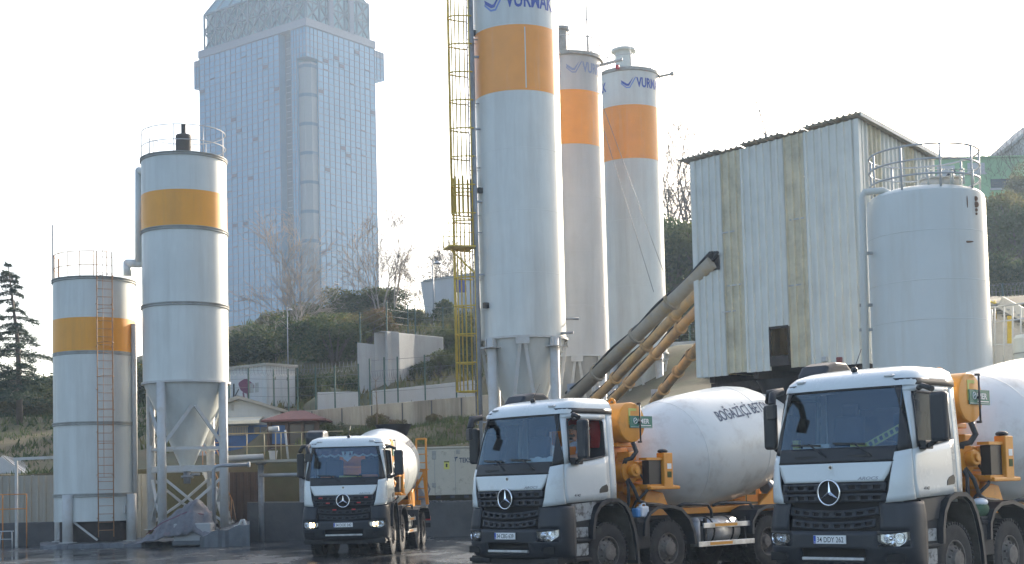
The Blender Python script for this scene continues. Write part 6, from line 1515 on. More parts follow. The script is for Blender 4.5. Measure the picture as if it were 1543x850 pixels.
def blob(rg, r, h, k):
    out = []
    for _ in range(k):
        a = rg.uniform(0, 2 * PI); q = r * math.sqrt(rg.random()) * .8; z = h * rg.uniform(.25, .8)
        out.append((q * math.cos(a), q * math.sin(a), z, r * rg.uniform(.3, .55), r * rg.uniform(.3, .55), h * rg.uniform(.2, .34)))
    return out
SHRUBS = {}
for kind, (m1, m2) in dict(dark=('leaf_dark', 'leaf_mid'), mid=('leaf_mid', 'leaf_olive'), olive=('leaf_olive', 'leaf_mid'), brown=('leaf_brown', 'leaf_olive'), bright=('leaf_bright', 'leaf_mid')).items():
    for v in range(2):
        rg = random.Random(hash(kind) % 1000 if False else len(SHRUBS) * 7 + 3)
        st = MB()
        for _ in range(14):
            a = rg.uniform(0, 2 * PI); q = rg.uniform(.2, .75); st.tube([(0, 0, -.3), (q * .4 * math.cos(a), q * .4 * math.sin(a), .5), (q * math.cos(a), q * math.sin(a), rg.uniform(.9, 1.5))], [.035, .02, .008], 4)
        SHRUBS[kind, v] = (leaf_mesh('foliage', blob(rg, 1.0, 1.6, 13), 8000, .052, [m1, m2], len(SHRUBS) + 2), st.mesh('stem', 'bark'))
def shrub(kind, px, py, Y, w, label, v=0, hgt=None, group='shrubs on the hillsides', name='shrub', sink=.15):
    """foot at pixel (px,py), width w metres"""
    p = W(px, py, Y); p.z = hill(p.x, p.y) - sink if Y > 60 else p.z
    t = thing(name, label, 'shrub', p, rnd.uniform(0, 6), group)
    hgt = hgt or w * .8
    for me in SHRUBS[kind, v]:
        o = bpy.data.objects.new(me.name.split('.')[0], me); COL.objects.link(o); o.parent = t; o.scale = (w / 2.1, w / 2.1, hgt / 1.75)

def branch(mb, p, d, L, r, depth, rg, up=.15, spread=.5, k=3):
    n = 4; pts = [p]; q = Vector(p); dd = Vector(d)
    for i in range(n):
        dd = (dd + Vector((rg.gauss(0, .10), rg.gauss(0, .10), rg.gauss(0, .06) + up * .12))).normalized(); q = q + dd * (L / n); pts.append(q.copy())
    mb.tube(pts, [r * (1 - .55 * i / n) for i in range(n + 1)], 5 if r > .04 else 3, caps=False)
    if depth <= 0: return
    for j in range(k + (1 if depth > 2 else 0)):
        f = rg.uniform(.35, 1.0); i = min(n - 1, int(f * n)); s = pts[i] + (pts[i + 1] - pts[i]) * (f * n - i)
        a = rg.uniform(0, 2 * PI); x, y, z = frame_of(dd); nd = (dd + (x * math.cos(a) + y * math.sin(a)) * spread * rg.uniform(.7, 1.3) + Vector((0, 0, up))).normalized()
        branch(mb, s, nd, L * rg.uniform(.5, .75), max(.013, r * .5), depth - 1, rg, up, spread, k)
def bare_tree(px, py, Y, h, label, seed, mat_='bark_pale', depth=4, stems=1, spread=.55, group='bare winter trees on the hills', thick=.0095):
    p = W(px, py, Y); p.z = hill(p.x, p.y) - .3; rg = random.Random(seed)
    t = thing('bare_tree', label, 'tree', p, 0, group)
    mb = MB(); cr = MB()
    for s in range(stems):
        d = Vector((rg.gauss(0, .13 * (stems > 1) + .03), rg.gauss(0, .1), 1)).normalized(); top = d * (h * .45)
        pts = [Vector((0.12 * s, 0, 0)), d * (h * .2) + Vector((.05 * rg.gauss(0, 1), 0, 0)), top]; mb.tube(pts, [h * thick, h * thick * .8, h * thick * .6], 7)
        for j in range(6):
            f = rg.uniform(.45, 1.); a = rg.uniform(0, 2 * PI); q = top * f
            branch(cr, q, (d + Vector((math.cos(a), math.sin(a), .1)) * spread).normalized(), h * rg.uniform(.22, .34), h * thick * .42, depth - 1, rg, .10, .7)
        branch(cr, top, d, h * .38, h * thick * .55, depth, rg, .12, .6)
    mb.obj('trunk', mat_, t); cr.obj('crown', mat_, t)
    return t

# conifer at the left edge
def conifer(px, py, Y, h, label, seed):
    p = W(px, py, Y); p.z = hill(p.x, p.y) - .2; rg = random.Random(seed); t = thing('conifer_tree', label, 'tree', p, 0, 'trees on the left hillside')
    mb = MB(); mb.tube([(0, 0, 0), (-.08, 0, h * .5), (-.6, 0, h)], [.19, .12, .02], 8); mb.obj('trunk', 'bark', t)
    br = MB(); V = []; F = []
    z = h * .18
    while z < h:
        f = (z - h * .1) / (h * .9); Lb = (1 - f) ** .75 * h * .31 * rg.uniform(.35, 1.2) + .15
        a = rg.uniform(0, 2 * PI)
        for k in range(2):
            aa = a + k * PI + rg.gauss(0, .4); d = Vector((math.cos(aa), math.sin(aa), 0)); pts = [Vector((-.6 * (z / h) ** 2, 0, z)) + d * (Lb * s) + Vector((0, 0, Lb * (.10 * s - .28 * s * s + .06))) for s in (0, .33, .66, 1)]
            br.tube(pts, [.04 * (1 - f) + .015, .03, .02, .008], 4, caps=False)
            nn = int(190 * Lb) + 30
            for _ in range(nn):
                s = rg.random() ** .7; i = min(2, int(s * 3)); q = pts[i] + (pts[i + 1] - pts[i]) * (s * 3 - i)
                w = Lb * .22 * (1 - s * .6); q = q + Vector((-d.y, d.x, 0)) * rg.gauss(0, w) + Vector((0, 0, rg.gauss(-.06, .06)))
                u = Vector((rg.gauss(0, 1), rg.gauss(0, 1), rg.gauss(-.3, .5))).normalized() * rg.uniform(.10, .22); v = Vector((rg.gauss(0, 1), rg.gauss(0, 1), rg.gauss(0, 1))).normalized() * .028
                o = len(V); V += [q - u * .3, q + v, q + u, q - v]; F.append((o, o + 1, o + 2, o + 3))
        z += h * .033 * rg.uniform(.5, 1.6)
    cr = MB(); cr.add(V, F); c = cr.obj('crown', 'leaf_pine', t); br.obj('branch', 'bark', t)
conifer(30, 655, 74, 8.7, 'dark conifer with drooping branches at the left edge', 4)
conifer(-16, 655, 76, 7.6, 'dark conifer cut by the left edge of the photo', 8)

G1 = 'shrubs on the hillsides'
SH = [
    # left hillside
    ('dark', 70, 640, 84, 5.0, 'dark round bush on the left hillside just left of the short silo'), ('mid', 45, 660, 80, 3.4, 'greenish bush on the left slope under the conifers'), ('dark', 15, 648, 84, 4.0, 'dark bush at the foot of the left conifers'),
    ('dark', 105, 655, 84, 5, 'dark bush hidden behind the short silo'), ('dark', 212, 640, 84, 5, 'dark bush seen between the two left silos'),
    # hill below the tower
    ('dark', 358, 556, 90, 7.4, 'dark green bush on the hill beside the tall left silo'), ('dark', 392, 548, 90, 7.0, 'dark green bush above the graffiti cabin'), ('dark', 372, 528, 96, 6.6, 'upper dark bush at the left end of the hilltop'), ('mid', 408, 522, 99, 4.6, 'mid green bush left of the big bare tree'),
    ('dark', 430, 548, 90, 4.6, 'dark bush behind the cabin roof'), ('mid', 455, 500, 105, 5.4, 'bushy shrub behind the big bare tree'), ('dark', 485, 492, 106, 5.2, 'dark shrub on the hilltop below the tower shaft'), ('mid', 430, 497, 108, 4.4, 'green shrub at the hill crest left of the bare tree'),
    ('dark', 470, 555, 84, 5.0, 'dark thicket above the left razor fence'), ('dark', 505, 560, 80, 4.2, 'dark thicket beside the narrow concrete wall'), ('olive', 520, 520, 88, 4.6, 'olive shrub left of the narrow concrete wall top'), ('dark', 455, 582, 76, 3.6, 'dark bush right beside the cabin'), ('dark', 515, 583, 74, 3.0, 'low dark bush behind the left white wall'),
    ('olive', 500, 533, 86, 4.4, 'olive brown shrub mid slope'), ('olive', 546, 500, 92, 4.6, 'yellowish olive shrub above the narrow wall'), ('brown', 560, 512, 82, 3.4, 'reddish brown shrub above the narrow concrete wall'), ('mid', 530, 480, 108, 5.2, 'mid green shrub on the crest under the tower edge'), ('dark', 565, 475, 108, 5., 'dark shrub at the foot of the middle bare trees'), ('olive', 570, 492, 96, 3.8, 'olive shrub right above the wide concrete wall'),
    ('dark', 605, 478, 100, 4.4, 'dark green shrub below the right bare trees'), ('brown', 628, 484, 96, 4.2, 'brownish shrub left of the street lamp'), ('mid', 598, 492, 92, 3.2, 'mid green shrub at the wall top by green posts'), ('dark', 652, 556, 78, 2.6, 'dark creeper shrub hanging beside the wide concrete wall'), ('dark', 680, 552, 79, 3.0, 'dark shrub behind the yellow ladder cage'), ('dark', 625, 568, 73, 2.4, 'dark low shrub below the wide concrete wall'), ('dark', 668, 568, 74, 3.2, 'dark shrub above the right white wall'), ('mid', 720, 520, 90, 5., 'shrub hidden behind the nearest tall silo'),
    ('brown', 572, 640, 63.4, 1.2, 'dry brown creeper against the long retaining wall'), ('brown', 598, 645, 63.0, .9, 'dry brown weeds below the long retaining wall'), ('brown', 655, 640, 63.2, .8, 'dry weeds near the right end of the long wall'), ('dark', 500, 655, 62.5, 1.1, 'dark bush beside the kiosk roof'), ('mid', 535, 660, 61, 1.0, 'green bush behind the left truck drum'),   
    # right
    ('dark', 1020, 455, 90, 6.0, 'dark evergreen bush between the right tall silo and the clad building'), ('dark', 1040, 415, 102, 7.0, 'tall dark evergreen bush left of the clad building'), ('olive', 1022, 480, 80, 4.4, 'olive bush low beside the clad building'), ('dark', 1075, 460, 88, 6.0, 'dark bush behind the clad building edge'), ('dark', 1008, 420, 105, 5.0, 'dark bush close to the right tall silo'),
    ('mid', 1505, 352, 106, 4.2, 'hazy green bush under the green building'), ('mid', 1542, 352, 107, 4.2, 'hazy bush at the right edge below the grey house'), ('dark', 1485, 352, 108, 3.4, 'hazy dark bush beside the water tank rim'), ('olive', 1500, 420, 88, 4.6, 'sunlit olive bush above the right razor wire'), ('bright', 1535, 420, 86, 4.4, 'bright green bush at the right edge above the razor wire'), ('olive', 1555, 400, 92, 4.6, 'olive bush at the right edge by the shed'), ('dark', 1500, 452, 76, 4.0, 'dark bush directly behind the right razor wire'), ('dark', 1540, 450, 76, 4.2, 'dark bush behind the razor wire at the right edge'), ('bright', 1543, 372, 90, 3.0, 'bright spiky bush before the white shed roof'), ('mid', 1543, 328, 118, 3.6, 'grey green bush before the green building'),
]
for i, (k, px, py, Y, w, lab) in enumerate(SH): shrub(k, px, py, Y, w, lab, i % 2, w * (.5 if 88 <= Y and px < 800 else .62 if px < 800 and Y > 70 else .95 if Y > 70 else .8))
# round clipped tree by the lamp
p = W(668, 482, 98); p.z = hill(p.x, p.y) - .1; t = thing('small_evergreen', 'small round evergreen tree right of the street lamp', 'tree', p)
mb = MB(); mb.tube([(0, 0, 0), (0, 0, 1.6)], [.08, .05], 6); mb.obj('trunk', 'bark', t)
o = bpy.data.objects.new('crown', leaf_mesh('crown', [(0, 0, 2.2, .8, .8, .9), (.2, 0, 2.7, .5, .5, .5)], 1200, .12, ['leaf_dark', 'leaf_mid'], 77)); COL.objects.link(o); o.parent = t

bare_tree(452, 512, 96, 9.2, 'large pale bare tree before the glass tower shaft', 3, depth=4, stems=3, spread=.75)
bare_tree(571, 468, 106, 7.6, 'bare tree with fan of thin branches at the tower right edge', 12, stems=3, spread=.6)
bare_tree(594, 468, 106, 7.6, 'slender tall bare tree right of the tower', 21, stems=2, spread=.28, depth=3)
bare_tree(611, 470, 106, 4.6, 'short bare tree right of the slender one', 31, spread=.35, depth=3)
bare_tree(540, 470, 108, 5.0, 'small bare tree left of the fan shaped one', 34, spread=.6, depth=3)
for i, (px, y, h) in enumerate(((645, 470, 4.6), (664, 468, 5.6), (684, 466, 6.4), (706, 466, 6.5))):
    bare_tree(px, y, 116, h, ['grey bare thicket tree left of the lamp head', 'grey bare thicket tree just right of the lamp', 'grey bare thicket tree by the blue board', 'grey bare tree behind the ladder cage'][i], 50 + i, 'bark', spread=.75, stems=2)
bare_tree(455, 545, 84, 3.2, 'small bare sapling on the slope above the cabin', 61, 'bark_pale', 3)
bare_tree(415, 540, 88, 3.4, 'thin bare sapling on the slope left of the lamp pole', 62, 'bark_pale', 3)
bare_tree(1040, 400, 116, 11.5, 'bare tree rising left of the clad building roof', 71, 'bark', spread=.75, stems=3, thick=.012)
bare_tree(1012, 420, 112, 9.0, 'bare tree close to the right tall silo edge', 72, 'bark', spread=.7, stems=3, thick=.012)
bare_tree(1068, 395, 118, 10., 'bare tree half hidden behind the clad building', 74, 'bark', spread=.6)
bare_tree(1512, 285, 132, 9.5, 'hazy bare tree before the grey house', 75, 'bark', spread=.6, stems=2)
bare_tree(1541, 290, 130, 10, 'hazy bare tree at the right edge of the photo', 76, 'bark', spread=.6, stems=2)
bare_tree(1455, 290, 140, 9, 'faint bare tree behind the green building', 77, 'bark', spread=.5)
bare_tree(1162, 380, 118, 16.5, 'thin bare tree top above the clad building roof', 78, 'bark', spread=.25, depth=3)
p = W(568, 650, 61.5); p.z = hill(p.x, p.y) - .1; t = thing('dry_sapling', 'thin dry sapling stem on the grass behind the left truck', 'sapling', p)
mb = MB(); h = W(568, 572, 61.5).z - p.z; mb.tube([(0, 0, 0), (.03, 0, h * .5), (-.02, 0, h)], [.04, .03, .012], 6); mb.obj('trunk', 'dry_twig', t)
mb = MB(); rg = random.Random(2)
for i in range(9):
    z = h * rg.uniform(.4, 1); a = rg.uniform(0, 6.3); mb.tube([(0, 0, z), (.18 * math.cos(a), .18 * math.sin(a), z + .22)], [.01, .004], 4)
mb.obj('twig', 'dry_twig', t)

# ================================================================= glass tower
YT0 = 300.; O_ = W(465, 300, YT0); O_.z = 0
al = R_(52.5); ta, tb = Vector((-math.sin(al), math.cos(al), 0)), Vector((math.cos(al) * 0 + math.sin(R_(37.5)), math.cos(R_(37.5)), 0))
ta = Vector((-math.cos(R_(37.5)), math.sin(R_(37.5)), 0))
tow = thing('glass_tower', 'pale blue glass office tower with latticed crown rising behind the hill', 'tower', O_)
na, nb = Vector((-math.sin(R_(37.5)), -math.cos(R_(37.5)), 0)), Vector((math.cos(R_(37.5)), -math.sin(R_(37.5)), 0))
Sa = lambda px, py=300: along(O_, ta, px, py)
Sb = lambda px, py=300: along(O_, tb, px, py)
def Za(px, py): p = O_ + ta * Sa(px, py); return W(px, py, p.y).z
def Zb(px, py): p = O_ + tb * Sb(px, py); return W(px, py, p.y).z
ztop = W(465, 28, YT0).z; zover = Za(300, 132); zn = W(465, 84, YT0).z
A_, B_ = Sa(303), Sb(568); a0, a1 = Sa(442), Sa(424); an0, bn0 = Sa(450), Sb(482, 300)
Ax, Bx = Sa(291, 100), Sb(580, 100)
def tri_prism(name, poly, z0, z1, m):
    mb = MB(); n = len(poly); P = [ta * p[0] + tb * p[1] for p in poly]
    mb.add([p + Vector((0, 0, z0)) for p in P] + [p + Vector((0, 0, z1)) for p in P], [list(range(n)), list(range(n, 2 * n))[::-1]] + [(i, i + n, (i + 1) % n + n, (i + 1) % n) for i in range(n)])
    return mb.obj(name, m, tow)
rd = 2.2
tri_prism('glass_shaft', [(an0, 0), (a0, 0), (a0, rd), (a1, rd), (a1, 0), (A_, 0), (A_, B_), (0, B_), (0, bn0), (an0, bn0)], -5, zn, 'tower_glass')
tri_prism('glass_head', [(0, 0), (a0, 0), (a0, rd), (a1, rd), (a1, 0), (A_, 0), (A_, B_), (0, B_)], zn + .01, ztop, 'tower_glass')
tri_prism('recess_glass', [(a0 + .02, rd - .05), (a1 - .02, rd - .05), (a1 - .02, rd - .3), (a0 + .02, rd - .3)][::-1], -5, ztop - .5, 'tower_glass_dark')
for pts in ([(A_ + .01, .4), (Ax, .4), (Ax, B_ - .4), (A_ + .01, B_ - .4)], [(.4, B_ + .01), (A_ - .4, B_ + .01), (A_ - .4, Bx), (.4, Bx)]):
    tri_prism('overhang', pts, zover, ztop - 3.2, 'tower_glass'); tri_prism('parapet', pts, ztop - 3.19, ztop - 1.6, 'tower_stone')
tri_prism('cornice', [(-.25, -.25), (A_ + .2, -.25), (A_ + .2, B_ + .25), (-.25, B_ + .25)], ztop - 1.5, ztop + .2, 'tower_stone')
# bay in the cut corner
mb = MB(); cpt = ta * (an0 * .9) + tb * (bn0 * .9); rr = min(an0, bn0) * .78
pol = [cpt + na * (rr * x) + nb * (rr * y) for x, y in ((-.25, 1.02), (.55, 1.0), (1.0, .55), (1.02, -.25), (-.3, -.3))]
n = len(pol); mb.add([p + Vector((0, 0, -5)) for p in pol] + [p + Vector((0, 0, zn - .8)) for p in pol], [(i, i + n, (i + 1) % n + n, (i + 1) % n)[::-1] for i in range(n)]); mb.obj('bay_shaft', 'tower_shaft', tow)
zf = zn - 2.; kf = 0
while zf > 20:
    mb = MB(); mb.add([cpt + (p - cpt) * 1.05 + Vector((0, 0, zf)) for p in pol] + [cpt + (p - cpt) * 1.05 + Vector((0, 0, zf + .7)) for p in pol], [list(range(n)), list(range(n, 2 * n))[::-1]] + [(i, i + n, (i + 1) % n + n, (i + 1) % n)[::-1] for i in range(n)]); mb.obj('bay_band', 'tower_mullion', tow); zf -= 6.4
# mullion grid on the two faces that show
def grid(o, d, nrm, s0, s1, z0, z1, nv, dz, name='mullion_grid'):
    mb = MB()
    for i in range(nv + 1):
        s = s0 + (s1 - s0) * i / nv; mb.beam(o + d * s + nrm * .06 + Vector((0, 0, z0)), o + d * s + nrm * .06 + Vector((0, 0, z1)), .11, .12, nrm)
    z = z1
    while z > z0: mb.beam(o + d * s0 + nrm * .05 + Vector((0, 0, z)), o + d * s1 + nrm * .05 + Vector((0, 0, z)), .10, .12, nrm); z -= dz
    mb.obj(name, 'tower_mullion', tow)
Z0 = Vector((0, 0, 0)); fz = 1.42
grid(Z0, ta, na, a1, A_, 28, ztop - 1.6, 15, fz); grid(Z0, ta, na, an0, a0, 28, ztop - 1.6, 2, fz); grid(Z0, ta, na, 0, an0, zn, ztop - 1.6, 3, fz)
grid(Z0, tb, nb, bn0, B_, 28, ztop - 1.6, 11, fz); grid(Z0, tb, nb, 0, bn0, zn, ztop - 1.6, 3, fz)
grid(tb * .4, ta, na, A_, Ax, zover, ztop - 1.7, 3, fz); grid(ta * .4, tb, nb, B_, Bx, zover, ztop - 1.7, 3, fz)
grid(tb * (rd - .3), ta, na, a1, a0, 28, ztop - 1.6, 2, fz)
rg = random.Random(17)
vents = [(r, c) for r in range(52) for c in range(26)]
rg.shuffle(vents); n1 = n2 = 0
for r, c in vents:
    z = ztop - 1.6 - fz * (2 + r) + .15
    if z < 34: continue
    left = c < 15
    if left: s0 = a1 + (A_ - a1) * c / 15; s1 = a1 + (A_ - a1) * (c + 1) / 15; d, nn = ta, na
    else: s0 = bn0 + (B_ - bn0) * ((c - 15) % 11) / 11; s1 = bn0 + (B_ - bn0) * ((c - 15) % 11 + 1) / 11; d, nn = tb, nb
    if n1 < 24: mb = MB(); mb.beam(d * (s0 + .1) + nn * .04 + Vector((0, 0, z + .55)), d * (s1 - .1) + nn * .14 + Vector((0, 0, z + .55)) * 1, .16, .8, (0, 0, 1)); m_ = 'vent_dark'; n1 += 1
    elif n2 < 60: mb = MB(); mb.beam(d * (s0 + .1) + nn * .09 + Vector((0, 0, z + .05)), d * (s1 - .1) + nn * .09 + Vector((0, 0, z + .05)), .2, .22, nn); m_ = 'tower_mullion'; n2 += 1
    else: break
    mb.obj('open_vent', m_, tow)
# crown lattice and roof
ca0, ca1, cb1 = .8, A_ - 1.2, B_ - 1.0; zc1 = ztop + 8.6
tri_prism('crown_core', [(ca0 - .1, 1.05), (ca1 - .3, 1.05), (ca1 - .3, cb1 - .3), (ca0 - .1, cb1 - .3)], ztop + .2, zc1, 'tower_core')
def lattice(o, d, s0, s1, nb_, z0, z1):
    mb = MB(); mb.beam(o + d * s1 + Vector((0, 0, z0)), o + d * s1 + Vector((0, 0, z1)), .5, .5); mb.obj('crown_post', 'tower_truss', tow)
    for i in range(nb_):
        mb = MB(); sa, sb2 = s0 + (s1 - s0) * i / nb_, s0 + (s1 - s0) * (i + 1) / nb_; zm = (z0 + z1) / 2
        for za, zb_ in ((z0, zm), (zm, z1)):
            mb.beam(o + d * sa + Vector((0, 0, za)), o + d * sb2 + Vector((0, 0, zb_)), .32, .32); mb.beam(o + d * sb2 + Vector((0, 0, za)), o + d * sa + Vector((0, 0, zb_)), .32, .32); mb.beam(o + d * sa + Vector((0, 0, za)), o + d * sb2 + Vector((0, 0, za)), .3, .3)
        mb.beam(o + d * sa + Vector((0, 0, z0)), o + d * sa + Vector((0, 0, z1)), .45, .45); mb.beam(o + d * (sa + sb2) / 2 + Vector((0, 0, z0)), o + d * (sa + sb2) / 2 + Vector((0, 0, z1)), .22, .22)
        mb.beam(o + d * sa + Vector((0, 0, z1)), o + d * sb2 + Vector((0, 0, z1)), .45, .45); mb.obj('crown_truss', 'tower_truss', tow)
lattice(tb * .6, ta, ca0, ca1, 9, ztop + .2, zc1); lattice(ta * .6, tb, .8, cb1, 5, ztop + .2, zc1)
for s in (B_ * .36, B_ * .66):
    mb = MB(); mb.box(ta * .2 + tb * s + Vector((0, 0, (ztop + zc1) / 2)), (1.1, 1.1, zc1 - ztop), Matrix.Rotation(R_(37.5), 3, 'Z')); mb.obj('crown_pier', 'tower_stone', tow)
mb = MB(); P = [ta * ca0 + tb * .6, ta * ca1 + tb * .6, ta * ca1 + tb * cb1, ta * ca0 + tb * cb1]; cx = (P[0] + P[2]) / 2
mb.add([p + Vector((0, 0, zc1)) for p in P] + [cx + (p - cx) * .45 + Vector((0, 0, zc1 + 12)) for p in P], [(0, 4, 5, 1), (1, 5, 6, 2), (2, 6, 7, 3), (3, 7, 4, 0), (4, 7, 6, 5)]); mb.obj('crown_roof', 'tower_core', tow)
for i in range(9):
    mb = MB(); f = i / 8; p = P[0] + (P[1] - P[0]) * f + Vector((0, 0, zc1)); q = cx + (P[0] + (P[1] - P[0]) * f - cx) * .45 + Vector((0, 0, zc1 + 12)); mb.beam(p, q, .4, .4); mb.obj('roof_rib', 'tower_truss', tow)
for i in range(6):
    mb = MB(); f = i / 5; p = P[0] + (P[3] - P[0]) * f + Vector((0, 0, zc1)); q = cx + (P[0] + (P[3] - P[0]) * f - cx) * .45 + Vector((0, 0, zc1 + 12)); mb.beam(p, q, .4, .4); mb.obj('roof_rib', 'tower_truss', tow)

# ================================================================= driver of the middle truck
def person_driver():
    o = TRUCKS['M']; t = thing('person', 'man in pale shirt and orange vest at the wheel of the middle truck', 'person', on_truck('M', (.70, 1.05, 1.96)), -.801)
    t.rotation_euler = (0, 0, -.801)
    # local: x truck left, y back, z up from the seat
    J = {'pel': (0, .05, .08), 'wst': (0, .08, .25), 'chs': (0, .06, .42), 'nk': (0, .0, .56), 'hd0': (0, -.03, .64), 'hd1': (0, -.05, .74), 'hd2': (0, -.04, .82),
         'sl': (.18, .03, .50), 'el': (.24, -.16, .28), 'wl': (.04, -.34, .25), 'hl': (-.02, -.40, .27), 'sr': (-.18, .03, .50), 'er': (-.28, -.14, .27), 'wr': (-.26, -.34, .25), 'hr': (-.25, -.41, .27),
         'kl': (.12, -.42, .12), 'fl': (.12, -.50, -.30), 'tl': (.12, -.66, -.36), 'kr': (-.12, -.42, .12), 'fr': (-.12, -.50, -.30), 'tr': (-.12, -.66, -.36), 'hpl': (.10, .02, .06), 'hpr': (-.10, .02, .06)}
    rad = {'pel': .15, 'wst': .145, 'chs': .155, 'nk': .062, 'hd0': .075, 'hd1': .095, 'hd2': .08, 'sl': .075, 'el': .05, 'wl': .032, 'hl': .036, 'sr': .075, 'er': .05, 'wr': .032, 'hr': .036, 'kl': .075, 'fl': .05, 'tl': .045, 'kr': .075, 'fr': .05, 'tr': .045, 'hpl': .10, 'hpr': .10}
    E_ = [('pel', 'wst'), ('wst', 'chs'), ('chs', 'nk'), ('nk', 'hd0'), ('hd0', 'hd1'), ('hd1', 'hd2'), ('chs', 'sl'), ('sl', 'el'), ('el', 'wl'), ('wl', 'hl'), ('chs', 'sr'), ('sr', 'er'), ('er', 'wr'), ('wr', 'hr'), ('pel', 'hpl'), ('hpl', 'kl'), ('kl', 'fl'), ('fl', 'tl'), ('pel', 'hpr'), ('hpr', 'kr'), ('kr', 'fr'), ('fr', 'tr')]
    def fingers(base, sgn):
        for k in range(4):
            a = f'f{sgn}{k}a'; b = f'f{sgn}{k}b'; x = -.03 + .02 * k
            J[a] = (base[0] + x, base[1] - .05, base[2] + .02 - .004 * abs(k - 1.5)); J[b] = (base[0] + x, base[1] - .07, base[2] - .03); rad[a] = rad[b] = .0095
            E_.append(('hl' if sgn > 0 else 'hr', a)); E_.append((a, b))
        a = f't{sgn}'; J[a] = (base[0] - .05 * sgn, base[1] - .02, base[2] - .02); rad[a] = .011; E_.append(('hl' if sgn > 0 else 'hr', a))
    fingers(J['hl'], 1); fingers(J['hr'], -1)
    ks = list(J)
    def skin(name, keys, edges, grow, m):
        me = bpy.data.meshes.new(name); me.from_pydata([J[k] for k in keys], [(keys.index(a), keys.index(b)) for a, b in edges if a in keys and b in keys], [])
        ob = bpy.data.objects.new(name, me); COL.objects.link(ob); ob.parent = t
        md = ob.modifiers.new('s', 'SKIN'); md.use_smooth_shade = True
        if not me.skin_vertices: bpy.context.view_layer.update()
        sv = me.skin_vertices[0].data
        for i, k in enumerate(keys): r = rad[k] + grow; sv[i].radius = (r, r)
        sv[0].use_root = True
        ob.modifiers.new('u', 'SUBSURF').render_levels = 2; me.materials.append(MATS[m]); return ob
    skin('body', ks, E_, 0, 'skin')
    tops = ['chs', 'wst', 'pel', 'sl', 'el', 'sr', 'er']; skin('shirt', tops, [('chs', 'wst'), ('wst', 'pel'), ('chs', 'sl'), ('sl', 'el'), ('chs', 'sr'), ('sr', 'er')], .022, 'shirt')
    skin('trousers', ['pel', 'hpl', 'kl', 'fl', 'hpr', 'kr', 'fr'], [('pel', 'hpl'), ('hpl', 'kl'), ('kl', 'fl'), ('pel', 'hpr'), ('hpr', 'kr'), ('kr', 'fr')], .02, 'trousers')
    mb = MB(); mb.box((0.0, -.115, .36), (.30, .03, .20), Matrix.Rotation(.1, 3, 'X')); mb.obj('vest', 'vest_orange', t, bevel=.012)
    # face turned to the window / camera
    fd = Vector((.55, -.83, 0)); fx = Vector((.83, .55, 0)); hc = Vector((0, -.045, .74))
    mb = MB()
    for s in (-1, 1):
        mb.sphere(hc + fd * .092 + fx * (.032 * s) + Vector((0, 0, .012)), .011, 8, 6, m=0); mb.tube([hc + fd * .094 + fx * (.018 * s) + Vector((0, 0, .034)), hc + fd * .088 + fx * (.05 * s) + Vector((0, 0, .032))], .006, 5, m=0)
    mb.obj('eyes', ['hair_grey'], t)
    mb = MB(); mb.tube([hc + fd * .09 + Vector((0, 0, .02)), hc + fd * .118 + Vector((0, 0, -.022)), hc + fd * .095 + Vector((0, 0, -.032))], [.010, .016, .010], 8)
    for s in (-1, 1): mb.sphere(hc + fx * (.096 * s) + Vector((0, 0, .0)), .028, 8, 6, sc=(.5, 1, 1.2))
    mb.obj('nose_and_ears', 'skin', t)
    mb = MB(); mb.tube([hc + fd * .092 + fx * (x) + Vector((0, 0, -.058)) for x in (-.025, 0, .025)], .007, 5); mb.obj('mouth', 'vest_orange', t)
    mb = MB(); mb.sphere(hc + Vector((0, .018, .045)), .098, 16, 10, sc=(1, 1, .75)); mb.sphere(hc + fd * .05 + Vector((0, 0, -.085)), .055, 12, 8, sc=(1.1, 1.1, .7)); mb.obj('hair', 'hair_grey', t)
person_driver()

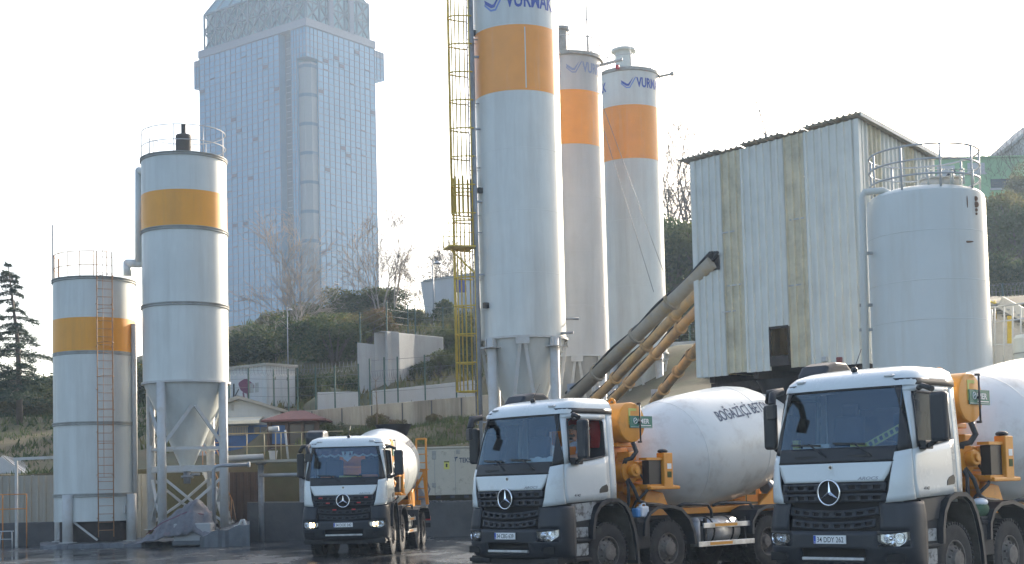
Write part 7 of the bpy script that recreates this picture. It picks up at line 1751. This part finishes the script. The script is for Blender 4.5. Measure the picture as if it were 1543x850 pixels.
# ================================================================= air, light, camera
SUN_EL, SUN_AZ = R_(20), R_(34)
mb = MB(); mb.bx(-260, 260, -12, 420, -1, 140)
hz = mb.mesh('haze', [])
m = bpy.data.materials.new('haze_air'); m.use_nodes = True; N = m.node_tree.nodes; N.clear(); ov = N.new('ShaderNodeOutputMaterial'); pv = N.new('ShaderNodeVolumePrincipled')
pv.inputs['Color'].default_value = (.58, .76, 1, 1); pv.inputs['Density'].default_value = .0005; pv.inputs['Anisotropy'].default_value = .35
m.node_tree.links.new(pv.outputs[0], ov.inputs['Volume']); hz.materials.append(m)
ho = bpy.data.objects.new('haze', hz); COL.objects.link(ho); tag(ho, kind='stuff')

w = bpy.data.worlds.new('World'); SC.world = w; w.use_nodes = True; nt = w.node_tree
sk = nt.nodes.new('ShaderNodeTexSky'); sk.sky_type = 'NISHITA'; sk.sun_disc = False; sk.sun_elevation = SUN_EL; sk.sun_rotation = SUN_AZ
sk.air_density = .85; sk.dust_density = 4.0; sk.ozone_density = .3; sk.altitude = 60
nt.links.new(sk.outputs[0], nt.nodes['Background'].inputs['Color']); nt.nodes['Background'].inputs['Strength'].default_value = .15
ld = bpy.data.lights.new('sun', 'SUN'); ld.energy = 4.0; ld.angle = R_(.5); ld.color = (1, .90, .76)
lo = bpy.data.objects.new('sun', ld); COL.objects.link(lo)
sd = Vector((math.sin(SUN_AZ) * math.cos(SUN_EL), math.cos(SUN_AZ) * math.cos(SUN_EL), math.sin(SUN_EL)))
lo.rotation_euler = sd.to_track_quat('Z', 'Y').to_euler(); lo.location = (60, 60, 60)

cam = bpy.data.cameras.new('camera'); co = bpy.data.objects.new('camera', cam); COL.objects.link(co); SC.camera = co
cam.sensor_fit = 'HORIZONTAL'; cam.sensor_width = 36; cam.lens = F_PX / 1543 * 36; cam.shift_y = (CY - 425) / 1543; cam.clip_start = .1; cam.clip_end = 6000
cx_, cy_, cz_ = RIGHT * _cr - UP * _sr, RIGHT * _sr + UP * _cr, -FWD
M = Matrix((cx_, cy_, cz_)).transposed().to_4x4(); M.translation = (0, 0, HC); co.matrix_world = M
SC.view_settings.view_transform = 'Standard'; SC.view_settings.look = 'None'; SC.view_settings.gamma = 1; SC.view_settings.use_curve_mapping = False
SC.view_settings.exposure = 1.5
SC.render.engine = 'CYCLES'; SC.cycles.use_denoising = True
try: SC.cycles.denoiser = 'OPENIMAGEDENOISE'
except Exception: pass
SC.cycles.max_bounces = 8; SC.cycles.transparent_max_bounces = 12; SC.cycles.volume_bounces = 0
SC.render.film_transparent = False
